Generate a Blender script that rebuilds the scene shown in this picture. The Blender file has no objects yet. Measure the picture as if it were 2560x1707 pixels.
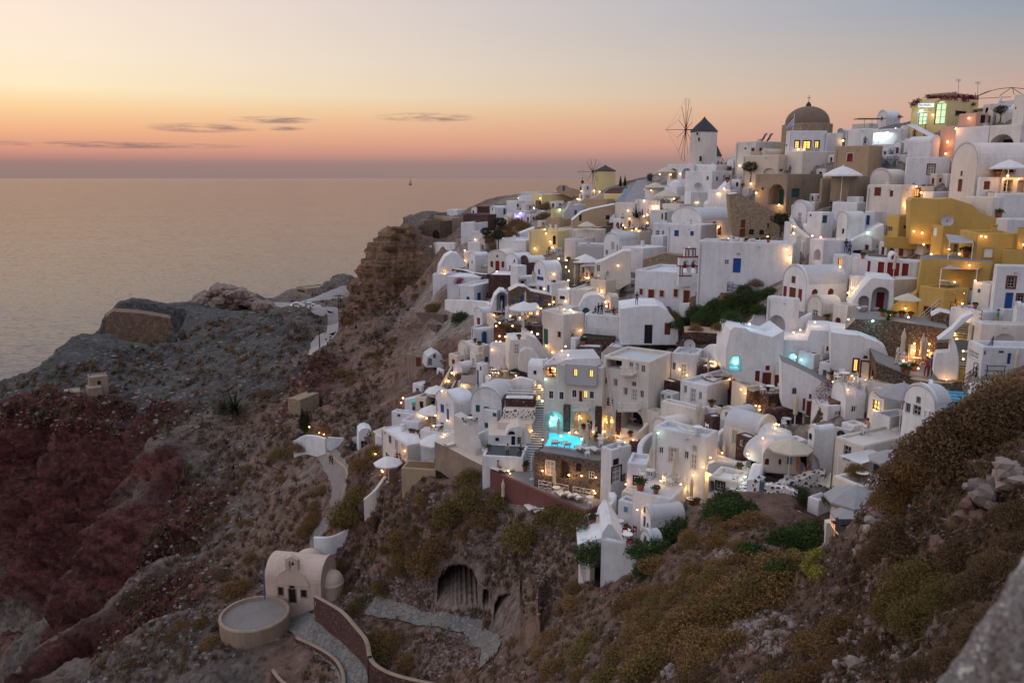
import bpy, math, random
import numpy as np
from mathutils import Vector, Matrix
from mathutils.geometry import tessellate_polygon
R = math.radians
sc = bpy.context.scene
# ---------------------------------------------------------------- camera
CZ = 150.0                                   # camera height above the sea
FP = 28 / 36 * 2560                          # focal length in photo pixels
PIT = math.atan2(409.5, FP)
cam = bpy.data.cameras.new("camera"); cam.lens = 28; cam.sensor_width = 36
cam.clip_start = 0.1; cam.clip_end = 200000
cam.dof.use_dof = True; cam.dof.focus_distance = 100; cam.dof.aperture_fstop = 2.0
camo = bpy.data.objects.new("camera", cam); sc.collection.objects.link(camo)
camo.location = (0, 0, CZ); camo.rotation_euler = (math.pi / 2 - PIT, 0, 0)
sc.camera = camo
sc.view_settings.view_transform = 'Standard'; sc.view_settings.look = 'None'
sc.view_settings.exposure = 0.0; sc.view_settings.gamma = 1
sc.cycles.max_bounces = 5; sc.cycles.diffuse_bounces = 3; sc.cycles.glossy_bounces = 2
sc.cycles.transmission_bounces = 2; sc.cycles.transparent_max_bounces = 6
sc.cycles.use_denoising = True; sc.cycles.sample_clamp_indirect = 4
# ---------------------------------------------------------------- sky (dusk, the sun just gone down at the left)
world = bpy.data.worlds.new("World"); sc.world = world; world.use_nodes = True
nt = world.node_tree; nt.nodes.clear()
class NT:
    def __init__(s, t): s.t = t
    def n(s, kind, **kw):
        x = s.t.nodes.new(kind)
        for k, v in kw.items():
            if k.startswith('i_'):
                kk = k[2:]; kk = int(kk) if kk.isdigit() else kk
                x.inputs[kk].default_value = v
            else: setattr(x, k, v)
        return x
    def l(s, a, ai, b, bi): s.t.links.new(a.outputs[ai], b.inputs[bi])
    def math(s, op, a, b=None, c=None, clamp=False):
        x = s.t.nodes.new('ShaderNodeMath'); x.operation = op; x.use_clamp = clamp
        for i, q in enumerate((a, b, c)):
            if q is None: continue
            if isinstance(q, (int, float)): x.inputs[i].default_value = q
            else: s.t.links.new(q, x.inputs[i])
        return x.outputs[0]
    def mix(s, f, a, b, bt='MIX'):
        x = s.t.nodes.new('ShaderNodeMix'); x.data_type = 'RGBA'; x.blend_type = bt
        for sock, q in ((x.inputs[0], f), (x.inputs[6], a), (x.inputs[7], b)):
            if isinstance(q, (int, float)): sock.default_value = q
            elif isinstance(q, (tuple, list)): sock.default_value = tuple(q) + ((1,) if len(q) == 3 else ())
            else: s.t.links.new(q, sock)
        return x.outputs[2]
    def ramp(s, f, stops, interp='LINEAR'):
        x = s.t.nodes.new('ShaderNodeValToRGB'); r = x.color_ramp; r.interpolation = interp
        while len(r.elements) < len(stops): r.elements.new(0.5)
        for e, (p, c) in zip(r.elements, stops):
            e.position = p; e.color = tuple(c) + ((1,) if len(c) == 3 else ())
        s.t.links.new(f, x.inputs[0]); return x.outputs[0]
def srgb(r, g, b):
    return tuple(((c / 255 / 12.92) if c / 255 <= 0.04045 else ((c / 255 + 0.055) / 1.055) ** 2.4) for c in (r, g, b))
N = NT(nt)
tc = N.n('ShaderNodeTexCoord'); sep = N.n('ShaderNodeSeparateXYZ'); N.l(tc, 'Generated', sep, 0)
el = N.math('ARCSINE', sep.outputs[2])
eld = N.math('MULTIPLY', el, 180 / math.pi)
az = N.math('MULTIPLY', N.math('ARCTAN2', sep.outputs[0], sep.outputs[1]), 180 / math.pi)   # degrees right of the view axis
e01 = N.math('DIVIDE', N.math('ADD', eld, 2), 40, clamp=True)       # -2..38 degrees
def P_(d): return (d + 2) / 40
left = N.ramp(e01, [(P_(-2), srgb(140, 122, 122)), (P_(0), srgb(150, 126, 122)), (P_(0.9), srgb(158, 128, 122)), (P_(1.6), srgb(212, 150, 130)), (P_(2.8), srgb(242, 180, 138)), (P_(4.2), srgb(253, 212, 160)), (P_(5.4), srgb(255, 235, 196)),
    (P_(7.5), srgb(255, 236, 212)), (P_(11), srgb(252, 230, 216)), (P_(15), srgb(228, 218, 214)), (P_(20), srgb(232, 226, 226)), (P_(28), srgb(222, 226, 240)), (P_(38), srgb(216, 224, 244))])
right = N.ramp(e01, [(P_(-2), srgb(128, 118, 125)), (P_(0), srgb(148, 130, 130)), (P_(1.2), srgb(160, 136, 134)), (P_(2.2), srgb(200, 154, 142)),
    (P_(4.5), srgb(204, 168, 152)), (P_(7), srgb(180, 168, 164)), (P_(10), srgb(150, 160, 174)), (P_(15), srgb(140, 156, 180)), (P_(22), srgb(190, 200, 220)), (P_(38), srgb(216, 224, 244))])
back = N.ramp(e01, [(P_(-2), srgb(95, 100, 125)), (P_(0), srgb(110, 112, 138)), (P_(4), srgb(205, 175, 180)), (P_(10), srgb(214, 200, 208)), (P_(38), srgb(216, 224, 244))])
azf = N.math('SMOOTH_MIN', N.math('DIVIDE', N.math('ADD', az, 30), 62, clamp=True), 1.0, 0.05)
fr = N.mix(azf, left, right)
caz = N.math('COSINE', N.math('MULTIPLY', N.math('ADD', az, 40), math.pi / 180))     # 1 towards the glow, -1 opposite
bk = N.math('SUBTRACT', 1, N.math('MULTIPLY', N.math('ADD', caz, 0.45), 1.6, clamp=True), clamp=True)
skyc = N.mix(bk, fr, back)
# thin cloud streaks low over the sea
mp = N.n('ShaderNodeCombineXYZ'); nt.links.new(N.math('MULTIPLY', az, 0.22), mp.inputs[0]); nt.links.new(N.math('MULTIPLY', eld, 2.2), mp.inputs[1])
cn = N.n('ShaderNodeTexNoise', i_Scale=1.6, i_Detail=6, i_Roughness=0.65); N.l(mp, 0, cn, 'Vector')
cmask = None
for (ca, ce, wa, we) in ((-20.6, 3.15, 3.6, .33), (-16.0, 3.75, 3.0, .25), (-5.9, 4.05, 3.6, .32), (-26, 2.0, 8, .22), (-15.5, 3.2, 1.4, .15)):
    da = N.math('DIVIDE', N.math('SUBTRACT', az, ca), wa); de = N.math('DIVIDE', N.math('SUBTRACT', eld, ce), we)
    d2 = N.math('ADD', N.math('MULTIPLY', da, da), N.math('MULTIPLY', de, de))
    m = N.math('SUBTRACT', 1.15, d2, clamp=True)
    cmask = m if cmask is None else N.math('MAXIMUM', cmask, m)
nz = N.math('MULTIPLY', N.math('SUBTRACT', cn.outputs[0], 0.40), 5, clamp=True)
cm = N.math('MULTIPLY', N.math('MULTIPLY', cmask, nz), 0.8, clamp=True)
skyc = N.mix(cm, skyc, srgb(132, 112, 116))
bg = N.n('ShaderNodeBackground', i_Strength=1.0); nt.links.new(skyc, bg.inputs[0])
wo = N.n('ShaderNodeOutputWorld'); N.l(bg, 0, wo, 0)
# last light from below the left horizon glow
sun = bpy.data.lights.new("sun", 'SUN'); sun.energy = 0.35; sun.angle = R(25); sun.color = (1.0, 0.72, 0.55)
suno = bpy.data.objects.new("sun", sun); sc.collection.objects.link(suno)
suno.rotation_euler = Vector((math.sin(R(68)), -math.cos(R(68)), -math.tan(R(20)))).to_track_quat('-Z', 'Y').to_euler()

# ---------------------------------------------------------------- projection helpers
cP, sP = math.cos(PIT), math.sin(PIT)
def W(u, v, t):
    a = (u - 1280) / FP; b = (853.5 - v) / FP
    return Vector((a * t, t * (cP + b * sP), CZ + t * (-sP + b * cP)))
def proj(p):
    x, y, z = p[0], p[1], p[2] - CZ
    t = y * cP - z * sP; return (1280 + FP * x / t, 853.5 - FP * (y * sP + z * cP) / t, t)
def zat(x, y, v):
    b = (853.5 - v) / FP
    return CZ + y * (b * cP - sP) / (cP + b * sP)
# ---------------------------------------------------------------- the lie of the land: surveyed columns (photo column: distance, photo row, ground)
COLS = {
-350: "110,1800,g 150,1700,g 200,1560,g 225,1450,r 232,1130,r 250,1080,t 270,1010,t 300,1080,t 360,1300,t",
0: "120,1830,g 150,1760,g 190,1640,g 212,1540,g 224,1430,r 232,1072,r 248,1030,t 270,962,t 300,1010,t 350,1250,t",
100: "100,1800,r 118,1712,r 128,1650,g 144,1740,r 158,1560,g 176,1640,r 205,1430,r 216,1300,r 228,1060,r 245,1020,t 275,928,t 305,980,t 360,1200,t",
200: "100,1770,g 108,1690,g 118,1770,r 122,1660,r 128,1572,g 141,1690,r 150,1560,r 158,1468,g 172,1590,r 198,1430,r 208,1300,r 222,1060,r 240,1000,t 270,900,t 300,853,t 320,920,t 380,1100,t",
300: "95,1770,g 105,1640,g 114,1730,r 122,1610,r 130,1495,g 142,1600,r 150,1440,r 160,1298,g 176,1440,r 208,1240,r 224,1062,r 245,985,t 280,915,t 322,868,t 345,764,t 400,800,t 450,1000,t",
450: "115,1690,g 124,1515,r 135,1410,g 144,1475,r 152,1330,r 162,1230,r 182,1090,g 214,1062,r 250,958,t",
400: "92,1770,g 100,1650,g 108,1590,g 116,1670,r 124,1550,r 134,1414,g 143,1490,r 150,1340,r 164,1200,r 180,1112,g 193,1190,r 214,1085,r 228,1040,t 250,970,t 290,905,t 330,868,t 350,765,t 400,790,t 460,1000,t",
500: "90,1770,g 100,1620,g 108,1540,g 115,1540,r 124,1470,r 136,1405,g 150,1300,r 166,1170,g 185,1062,g 193,1072,g 218,1020,t 250,950,t 300,860,t 340,800,t 372,765,t 390,752,t 430,780,t 480,1000,t",
600: "90,1770,g 94,1685,g 98.5,1612,g 104,1560,b 112,1500,b 125,1400,b 140,1300,g 160,1180,g 185,1070,b 215,1000,t 250,920,t 300,850,t 350,785,t 385,763,t 396,724,t 412,790,t 480,1000,t",
700: "88,1770,b 95,1650,b 103,1570,b 110,1500,b 120,1380,b 130,1300,b 142,1200,b 156,1100,b 175,1040,b 205,960,t 245,890,t 300,825,t 350,785,t 395,768,g 415,748,g 435,741,g 460,800,t 520,1000,t",
800: "85,1770,b 92,1650,b 98,1560,b 108,1480,b 113,1400,b 118,1300,b 125,1200,b 134,1140,p 150,1080,b 172,1000,r 196,930,r 235,865,g 270,815,g 310,790,g 370,770,g 430,738,g 450,732,g 480,800,g 540,1000,g",
900: "82,1770,b 88,1650,b 95,1560,b 100,1480,b 104,1400,b 110,1300,b 115,1200,b 122,1130,b 140,1060,b 168,970,b 195,900,b 225,830,b 250,790,g 265,774,g 320,750,g 400,719,g 430,760,g 500,1000,g",
940: "81,1770,b 93,1560,b 102,1400,b 113,1200,b 122,1110,b 150,1010,b 185,910,b 215,840,b 236,792,o 243,700,o 249,660,o 258,720,o 300,900,g",
1000: "80,1770,b 85,1650,b 90,1560,b 94,1490,b 97,1400,b 100,1300,b 105,1200,b 112,1110,b 125,1050,b 150,960,b 180,880,b 210,830,g 235,795,g 241,785,o 247,612,o 262,590,g 290,598,g 305,620,g 340,730,g 400,1000,g",
1100: "76,1770,b 81,1650,b 85,1580,g 88,1535,p 91,1485,p 92.5,1400,p 94,1300,b 96,1240,b 99,1190,b 104,1120,b 108,1080,w 113,1040,b 125,960,b 135,880,b 150,820,w 170,770,b 185,720,w 200,680,w 220,630,b 250,600,b 270,570,g 285,545,g 300,545,g 310,560,g 350,700,g",
1200: "60,1770,b 66,1700,b 75,1620,b 84,1570,g 86,1510,p 88,1400,p 90,1300,p 92,1250,b 94,1200,b 98,1130,w 102,1080,w 107,1020,w 115,960,w 125,880,w 138,800,w 150,750,w 165,700,w 185,650,w 205,600,w 240,540,g 270,516,b 290,516,b 310,560,b 360,700,b",
1300: "48,1770,b 56,1690,b 65,1620,b 74,1570,p 80,1510,p 83,1420,p 85.5,1320,p 87,1270,b 90,1215,w 93,1150,w 97,1080,w 103,1000,w 112,900,w 122,820,w 135,760,w 145,720,w 160,670,w 180,610,w 205,550,w 235,508,w 265,492,w 285,496,g 310,560,g 360,700,g",
1400: "40,1770,b 48,1690,b 57,1600,b 66,1520,b 74,1450,b 78,1380,p 81,1300,b 84,1240,w 88,1190,w 92,1130,w 97,1060,w 104,950,w 112,860,w 119,800,w 128,750,w 140,700,w 155,650,w 172,590,w 195,530,w 215,490,w 235,482,w 250,488,g 280,500,g 340,700,g",
1500: "34,1770,b 44,1650,b 54,1540,b 64,1450,b 72,1370,b 76,1300,w 80,1240,w 84,1180,w 88,1110,w 95,1020,w 103,920,w 111,840,w 119,780,w 127,740,w 138,690,w 150,630,w 165,570,w 185,505,w 205,482,w 225,480,w 240,488,g 280,520,g",
1600: "30,1770,b 40,1630,b 50,1520,b 58,1430,b 66,1340,b 73,1270,w 78,1200,w 84,1130,w 90,1050,w 97,950,w 105,870,w 113,800,w 120,760,w 127,710,w 137,650,w 150,590,w 164,520,w 178,462,w 190,452,w 215,456,g 250,480,g",
1700: "26,1770,b 35,1620,b 44,1500,b 53,1400,b 60,1320,b 68,1240,w 74,1170,w 80,1090,w 87,1000,w 94,920,w 102,840,b 110,780,b 119,700,w 132,630,w 146,560,w 160,490,w 175,440,w 187,425,w 205,428,g 250,470,g",
1800: "22,1770,b 30,1620,b 40,1480,b 50,1370,b 58,1290,b 65,1220,w 72,1130,w 79,1030,w 87,950,w 95,870,b 103,790,b 111,720,b 119,660,w 131,580,w 143,510,w 155,450,w 168,405,w 180,408,w 200,420,g 250,490,g",
1900: "19,1770,b 26,1620,b 35,1490,b 45,1380,b 54,1300,b 61,1230,b 68,1130,w 75,1030,w 82,940,w 89,850,w 97,770,w 105,700,w 115,620,w 125,550,w 135,480,w 145,420,w 155,370,w 165,376,w 185,390,g 240,470,g",
2000: "16,1770,b 22,1640,b 32,1530,b 42,1430,b 50,1350,b 57,1270,b 64,1160,w 70,1050,w 77,940,w 84,850,w 92,760,w 100,680,w 109,600,w 118,530,w 127,460,w 135,400,w 143,352,w 150,360,w 170,370,g 230,455,g",
2100: "13,1770,b 19,1650,b 28,1560,b 44,1470,b 50,1390,b 55,1330,b 60,1230,w 66,1090,w 72,980,w 79,880,w 86,790,w 94,700,w 102,610,w 110,520,w 118,440,w 126,380,w 134,360,w 142,347,w 160,350,g",
2200: "11,1770,b 14,1660,b 18,1560,b 22,1460,b 22,1450,b 25,1400,b 28,1396,b 38,1450,b 50,1330,b 60,1150,w 66,1030,w 73,930,w 80,850,w 88,760,w 96,660,w 104,560,w 111,470,w 118,390,w 126,350,w 135,327,w 150,330,g",
2300: "9,1770,b 12,1620,b 15,1480,b 18,1370,b 21,1270,b 24,1205,b 28,1205,b 35,1200,b 50,1130,b 60,1040,b 67,950,w 74,870,w 82,770,w 90,660,w 98,560,w 105,460,w 112,380,w 119,340,w 128,307,w 145,310,g",
2400: "7.5,1770,b 10,1600,b 12.5,1430,o 15,1310,o 18,1190,o 21,1120,b 26,1120,b 35,1150,b 50,1040,b 60,960,w 67,890,w 74,810,w 81,710,w 88,610,w 95,510,w 102,410,w 109,332,w 116,300,w 125,282,w 140,285,g",
2560: "6,1770,b 8,1600,b 10,1420,b 12,1260,o 15,1090,o 18,1000,b 22,980,b 32,1010,b 50,950,b 60,880,w 67,800,w 73,720,w 80,620,w 87,520,w 93,430,w 100,330,w 107,290,w 115,273,w 130,275,g",
2850: "5,1770,b 8,1500,b 10,1320,b 12,1160,o 15,990,b 18,900,b 22,880,b 32,910,b 50,850,b 60,780,w 67,700,w 80,520,w 93,354,w 107,242,w 130,230,g",
}
CLS = {'b': (.195, .125, .098), 'g': (.15, .125, .112), 't': (.082, .085, .084), 'r': (.086, .028, .026), 'w': (.30, .26, .23), 'o': (.20, .125, .08), 'p': (.24, .19, .17)}
_pts, _q, _c = [], [], []
for u0, s in COLS.items():
    for e in s.split():
        t_, v_, c_ = e.split(','); p = W(u0, float(v_), float(t_)); r_ = math.hypot(p.x, p.y)
        _pts.append((math.atan2(p.x, p.y), math.log(r_))); _q.append((p.z - CZ) / r_); _c.append(CLS[c_] + ((1.0 if c_ == 'w' else 0.0), (1.0 if c_ in 'ro' else 0.0)))
_pts = np.array(_pts); _q = np.array(_q); _c = np.array(_c)
def _tps(d2): return np.where(d2 > 1e-12, 0.5 * d2 * np.log(np.maximum(d2, 1e-12)), 0)
_n = len(_pts); _A = np.zeros((_n + 3, _n + 3))
_d2 = ((_pts[:, None] - _pts[None]) ** 2).sum(-1); _A[:_n, :_n] = _tps(_d2) + np.eye(_n) * 2e-6
_A[:_n, _n] = 1; _A[:_n, _n + 1:] = _pts; _A[_n, :_n] = 1; _A[_n + 1:, :_n] = _pts.T
_w = np.linalg.solve(_A, np.concatenate([_q, [0, 0, 0]]))
TH0, TH1, LR0, LR1 = R(-42), R(42), math.log(5.0), math.log(560.0)
GN, GM = 360, 520
_th = np.linspace(TH0, TH1, GN); _lr = np.linspace(LR0, LR1, GM)
_gq = np.zeros((GN, GM)); _gc = np.zeros((GN, GM, 5))
for i in range(GN):
    g = np.stack([np.full(GM, _th[i]), _lr], 1); d2 = ((g[:, None] - _pts[None]) ** 2).sum(-1)
    _gq[i] = _tps(d2) @ _w[:_n] + _w[_n] + g @ _w[_n + 1:]
    wgt = 1 / (d2 + 4e-5) ** 2.2; _gc[i] = (wgt @ _c) / wgt.sum(1, keepdims=True)
def _bil(G, th, lr):
    a = np.clip((th - TH0) / (TH1 - TH0) * (GN - 1), 0, GN - 1.001); b = np.clip((lr - LR0) / (LR1 - LR0) * (GM - 1), 0, GM - 1.001)
    i = a.astype(int); j = b.astype(int); fa = a - i; fb = b - j
    if G.ndim == 3: fa = fa[..., None]; fb = fb[..., None]
    return (G[i, j] * (1 - fa) * (1 - fb) + G[i + 1, j] * fa * (1 - fb) + G[i, j + 1] * (1 - fa) * fb + G[i + 1, j + 1] * fa * fb)
def ground(x, y):
    r = math.hypot(x, y)
    return CZ + r * float(_bil(_gq, np.array(math.atan2(x, y)), np.array(math.log(max(r, 5)))))
def T(u, v, t0=5.5, t1=540):
    """distance at which the sight line through photo pixel (u, v) meets the ground"""
    ts = np.exp(np.linspace(math.log(t0), math.log(t1), 900)); a = (u - 1280) / FP; b = (853.5 - v) / FP
    x = a * ts; y = ts * (cP + b * sP); z = ts * (-sP + b * cP); r = np.hypot(x, y)
    h = r * _bil(_gq, np.arctan2(x, y), np.log(r)); k = np.nonzero(z < h)[0]
    if len(k) == 0: return None
    k = k[0]
    if k == 0: return float(ts[0])
    d0 = z[k - 1] - h[k - 1]; d1 = z[k] - h[k]; f = d0 / (d0 - d1)
    return float(ts[k - 1] * (1 - f) + ts[k] * f)
def G(u, v, t=None, near=None):
    if t is None: t = T(u, v, near or 5.5) or 150
    return W(u, v, t)
# ---------------------------------------------------------------- noise
_rs = np.random.RandomState(7); _perm = _rs.permutation(4096); _val = _rs.rand(4096) * 2 - 1
def vnoise(x, y, z):
    xi = np.floor(x).astype(int); yi = np.floor(y).astype(int); zi = np.floor(z).astype(int)
    fx, fy, fz = x - xi, y - yi, z - zi; fx = fx * fx * (3 - 2 * fx); fy = fy * fy * (3 - 2 * fy); fz = fz * fz * (3 - 2 * fz)
    def h(a, b, c): return _val[_perm[(_perm[(_perm[a & 4095] + b) & 4095] + c) & 4095]]
    r = 0
    for dx in (0, 1):
        for dy in (0, 1):
            for dz in (0, 1):
                r = r + h(xi + dx, yi + dy, zi + dz) * (fx if dx else 1 - fx) * (fy if dy else 1 - fy) * (fz if dz else 1 - fz)
    return r
def fbm(x, y, z, o=5, g=0.5, ridged=False):
    r = 0; a = 1; s = 0
    for i in range(o):
        n_ = vnoise(x + 17.3 * i, y + 5.1 * i, z + 9.7 * i)
        if ridged: n_ = 1 - 2 * np.abs(n_)
        r = r + a * n_; s += a; a *= g; x, y, z = x * 2.03, y * 2.03, z * 2.03
    return r / s
# ---------------------------------------------------------------- materials
MATS = {}
def newmat(name):
    m = bpy.data.materials.new(name); m.use_nodes = True; t = m.node_tree; t.nodes.clear(); n = NT(t)
    o = n.n('ShaderNodeOutputMaterial'); b = n.n('ShaderNodeBsdfPrincipled', i_Roughness=0.85); b.inputs['Specular IOR Level'].default_value = 0.2
    n.l(b, 0, o, 0); MATS[name] = m; return m, n, b, o
def bump(n, b, h, strength=0.5, dist=0.05):
    x = n.n('ShaderNodeBump', i_Strength=strength, i_Distance=dist); n.t.links.new(h, x.inputs['Height']); n.l(x, 0, b, 'Normal')
def noise(n, scale, detail=4, rough=0.6, coord='Object', vec=None):
    x = n.n('ShaderNodeTexNoise', i_Scale=scale, i_Detail=detail, i_Roughness=rough)
    if vec is None: c = n.n('ShaderNodeTexCoord'); n.l(c, coord, x, 'Vector')
    else: n.t.links.new(vec, x.inputs['Vector'])
    return x.outputs[0]
def sc3(c, k): return tuple(min(1, x * k) for x in c)
def plaster(name, col, dirt=0.72, dcol=None):
    m, n, b, o = newmat(name)
    g = n.n('ShaderNodeNewGeometry')
    a1 = noise(n, 0.35, 5, 0.65, vec=g.outputs['Position']); a2 = noise(n, 3.0, 5, 0.7, vec=g.outputs['Position'])
    mpg = n.n('ShaderNodeMapping'); mpg.inputs['Scale'].default_value = (2.2, 2.2, 0.22); n.l(g, 'Position', mpg, 0)
    a3 = noise(n, 1.0, 4, 0.6, vec=mpg.outputs[0])
    f = n.math('MULTIPLY', n.math('SUBTRACT', n.math('ADD', n.math('MULTIPLY', a1, 0.5), n.math('ADD', n.math('MULTIPLY', a2, 0.25), n.math('MULTIPLY', a3, 0.3))), 0.47), 3.0, clamp=True)
    c = n.mix(f, col, dcol or sc3(col, dirt)); n.t.links.new(c, b.inputs['Base Color'])
    bump(n, b, a2, 0.35, 0.04); bv = n.n('ShaderNodeBevel', samples=3); bv.inputs['Radius'].default_value = .16; n.l(bv, 0, b.inputs['Normal'].links[0].from_node, 'Normal'); return m
def flat(name, col, rough=0.7, metal=0):
    m, n, b, o = newmat(name); a = noise(n, 6, 3)
    n.t.links.new(n.mix(a, sc3(col, 0.8), sc3(col, 1.15)), b.inputs['Base Color']); b.inputs['Roughness'].default_value = rough; b.inputs['Metallic'].default_value = metal; return m
def rubble(name, cols, mortar, scale=2.2, gap=0.06, gapw=None):
    m, n, b, o = newmat(name); g = n.n('ShaderNodeNewGeometry')
    wn = n.n('ShaderNodeTexNoise', i_Scale=scale * 1.3, i_Detail=2); n.l(g, 'Position', wn, 'Vector')
    vm = n.n('ShaderNodeVectorMath', operation='SCALE'); n.l(wn, 'Color', vm, 0); vm.inputs['Scale'].default_value = 0.25
    va = n.n('ShaderNodeVectorMath', operation='ADD'); n.l(g, 'Position', va, 0); n.l(vm, 0, va, 1)
    v1 = n.n('ShaderNodeTexVoronoi', i_Scale=scale); n.l(va, 0, v1, 'Vector')
    v2 = n.n('ShaderNodeTexVoronoi', i_Scale=scale, feature='DISTANCE_TO_EDGE'); n.l(va, 0, v2, 'Vector')
    s = n.n('ShaderNodeSeparateColor'); n.l(v1, 'Color', s, 0)
    c = n.ramp(s.outputs[0], [(i / max(1, len(cols) - 1), k) for i, k in enumerate(cols)])
    e = n.math('MULTIPLY', n.math('SUBTRACT', v2.outputs[0], gap), 14, clamp=True)
    n.t.links.new(n.mix(e, mortar, c), b.inputs['Base Color']); bump(n, b, n.math('MINIMUM', v2.outputs[0], 0.25), 0.9, 0.25); return m
plaster('white', (.70, .70, .72), .55); plaster('white_warm', (.66, .60, .55), .66); plaster('cream', (.62, .53, .44), .78); plaster('grey_plaster', (.42, .41, .42), .85)
plaster('ochre', (.50, .33, .10), .7); plaster('tan', (.40, .29, .19), .6); plaster('pink', (.42, .20, .17), .7); plaster('dome_brown', (.19, .135, .105), .6)
plaster('shop_yellow', (.66, .54, .27), .8); plaster('salmon', (.60, .36, .28), .8); plaster('chapel', (.55, .43, .36), .55); plaster('red_plaster', (.38, .07, .06), .6)
plaster('roof_grey', (.50, .50, .52), .75); plaster('old_tan', (.30, .23, .17), .45); plaster('retaining', (.32, .24, .18), .36); plaster('brick_red', (.17, .07, .065), .55)
plaster('paving', (.22, .21, .21), .6); plaster('white_b', (.65, .65, .68), .58); plaster('white_c', (.66, .615, .57), .6); plaster('road', (.33, .30, .29), .7); plaster('path', (.21, .185, .175), .6)
rubble('red_stone', [(.10, .035, .03), (.16, .075, .06), (.07, .04, .035), (.25, .15, .12)], (.05, .03, .03), 4.5)
rubble('dark_stone', [(.05, .04, .04), (.12, .09, .08), (.03, .03, .035), (.18, .13, .11)], (.16, .13, .11), 4.2, .035)
rubble('brown_stone', [(.14, .10, .075), (.24, .17, .12), (.09, .065, .05), (.30, .23, .17)], (.09, .065, .05), 4.4)
rubble('quarry', [(.20, .13, .09), (.15, .10, .075), (.25, .17, .115), (.13, .085, .065)], (.10, .07, .055), .8, .015); rubble('lane', [(.15, .14, .135), (.20, .185, .175), (.13, .12, .115)], (.10, .09, .085), 1.5, .02); rubble('tan_stone', [(.34, .25, .17), (.42, .32, .22), (.27, .19, .13), (.38, .28, .2)], (.20, .15, .10), 3.4, .02)
rubble('spotted', [(.06, .05, .05), (.12, .10, .09), (.05, .06, .07)], (.72, .68, .66), 2.6, .17)
rubble('spotted_near', [(.30, .27, .26), (.45, .42, .40), (.22, .18, .17)], (.55, .52, .52), 14, .02); rubble('marble_crazy', [(.35, .35, .36), (.5, .48, .47), (.2, .22, .25)], (.65, .62, .60), 2.0, .09)
for nm, c in (('blue', (.02, .07, .28)), ('lightblue', (.10, .32, .48)), ('red_paint', (.20, .022, .025)), ('redbrown', (.15, .035, .02)), ('dark_wood', (.05, .028, .02)), ('green_paint', (.02, .10, .09)),
              ('grey_door', (.32, .31, .30)), ('white_paint', (.72, .70, .68)), ('glass_dark', (.018, .02, .025)), ('canvas', (.52, .45, .36)), ('canvas_grey', (.30, .29, .30)), ('canvas_white', (.66, .64, .63)),
              ('terracotta', (.30, .10, .05)), ('iron', (.03, .03, .035)), ('pole_wood', (.07, .04, .03)), ('thatch', (.045, .045, .055)), ('wicker', (.22, .14, .08)), ('skin', (.42, .22, .15)), ('hair', (.03, .02, .015)),
              ('shirt_white', (.55, .55, .56)), ('shirt_dark', (.03, .03, .05)), ('shirt_red', (.30, .04, .04)), ('shirt_blue', (.05, .12, .30)), ('shirt_green', (.03, .28, .22)), ('yellow_cloth', (.5, .32, .05)),
              ('stair_dark', (.07, .08, .09)), ('awning', (.36, .36, .38)), ('car_white', (.6, .6, .62)), ('rubber', (.02, .02, .02)), ('bronze', (.06, .05, .04)), ('reed', (.34, .28, .24)), ('rust', (.16, .05, .04)), ('plastic_green', (.35, .45, .40)), ('door_teal', (.03, .09, .09)), ('magenta', (.35, .03, .12))):
    flat(nm, c)
MATS['glass_dark'].node_tree.nodes['Principled BSDF'].inputs['Roughness'].default_value = 0.15
def emit(name, col, s):
    m, n, b, o = newmat(name); b.inputs['Base Color'].default_value = tuple(col) + (1,); b.inputs['Emission Color'].default_value = tuple(col) + (1,); b.inputs['Emission Strength'].default_value = s; return m
emit('lit_warm', (1.0, .62, .16), 1.3); emit('lit_orange', (1.0, .38, .08), 1.2); emit('bulb', (1.0, .62, .26), 7); emit('bulb_white', (.75, 1.0, .98), 5); emit('lit_green', (.62, .85, .50), .7); emit('lit_violet', (.55, .22, .9), 2)
emit('pool_glow', (.06, .62, .78), .75); emit('pool_dim', (.08, .42, .42), .18); emit('pool_pale', (.35, .80, .82), .5); emit('sign_board', (.85, 1, .95), .6); emit('bulb_aqua', (.25, .9, 1.0), 6)  # pool waters emit their own glow, standing in for underwater lamps
# pool water: clear, faintly tinted, rippled
m, n, b, o = newmat('pool_water'); tr = n.n('ShaderNodeBsdfTransparent'); tr.inputs[0].default_value = (.75, .97, 1, 1); gl = n.n('ShaderNodeBsdfGlossy', i_Roughness=0.08)
nn = n.n('ShaderNodeBump', i_Strength=0.3, i_Distance=0.03); n.t.links.new(noise(n, 4, 3), nn.inputs['Height']); n.l(nn, 0, gl, 'Normal')
ms = n.n('ShaderNodeMixShader', i_0=0.12); n.l(tr, 0, ms, 1); n.l(gl, 0, ms, 2); n.l(ms, 0, o, 0)
flat('pool_tile', (.12, .62, .72), .4)
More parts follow.
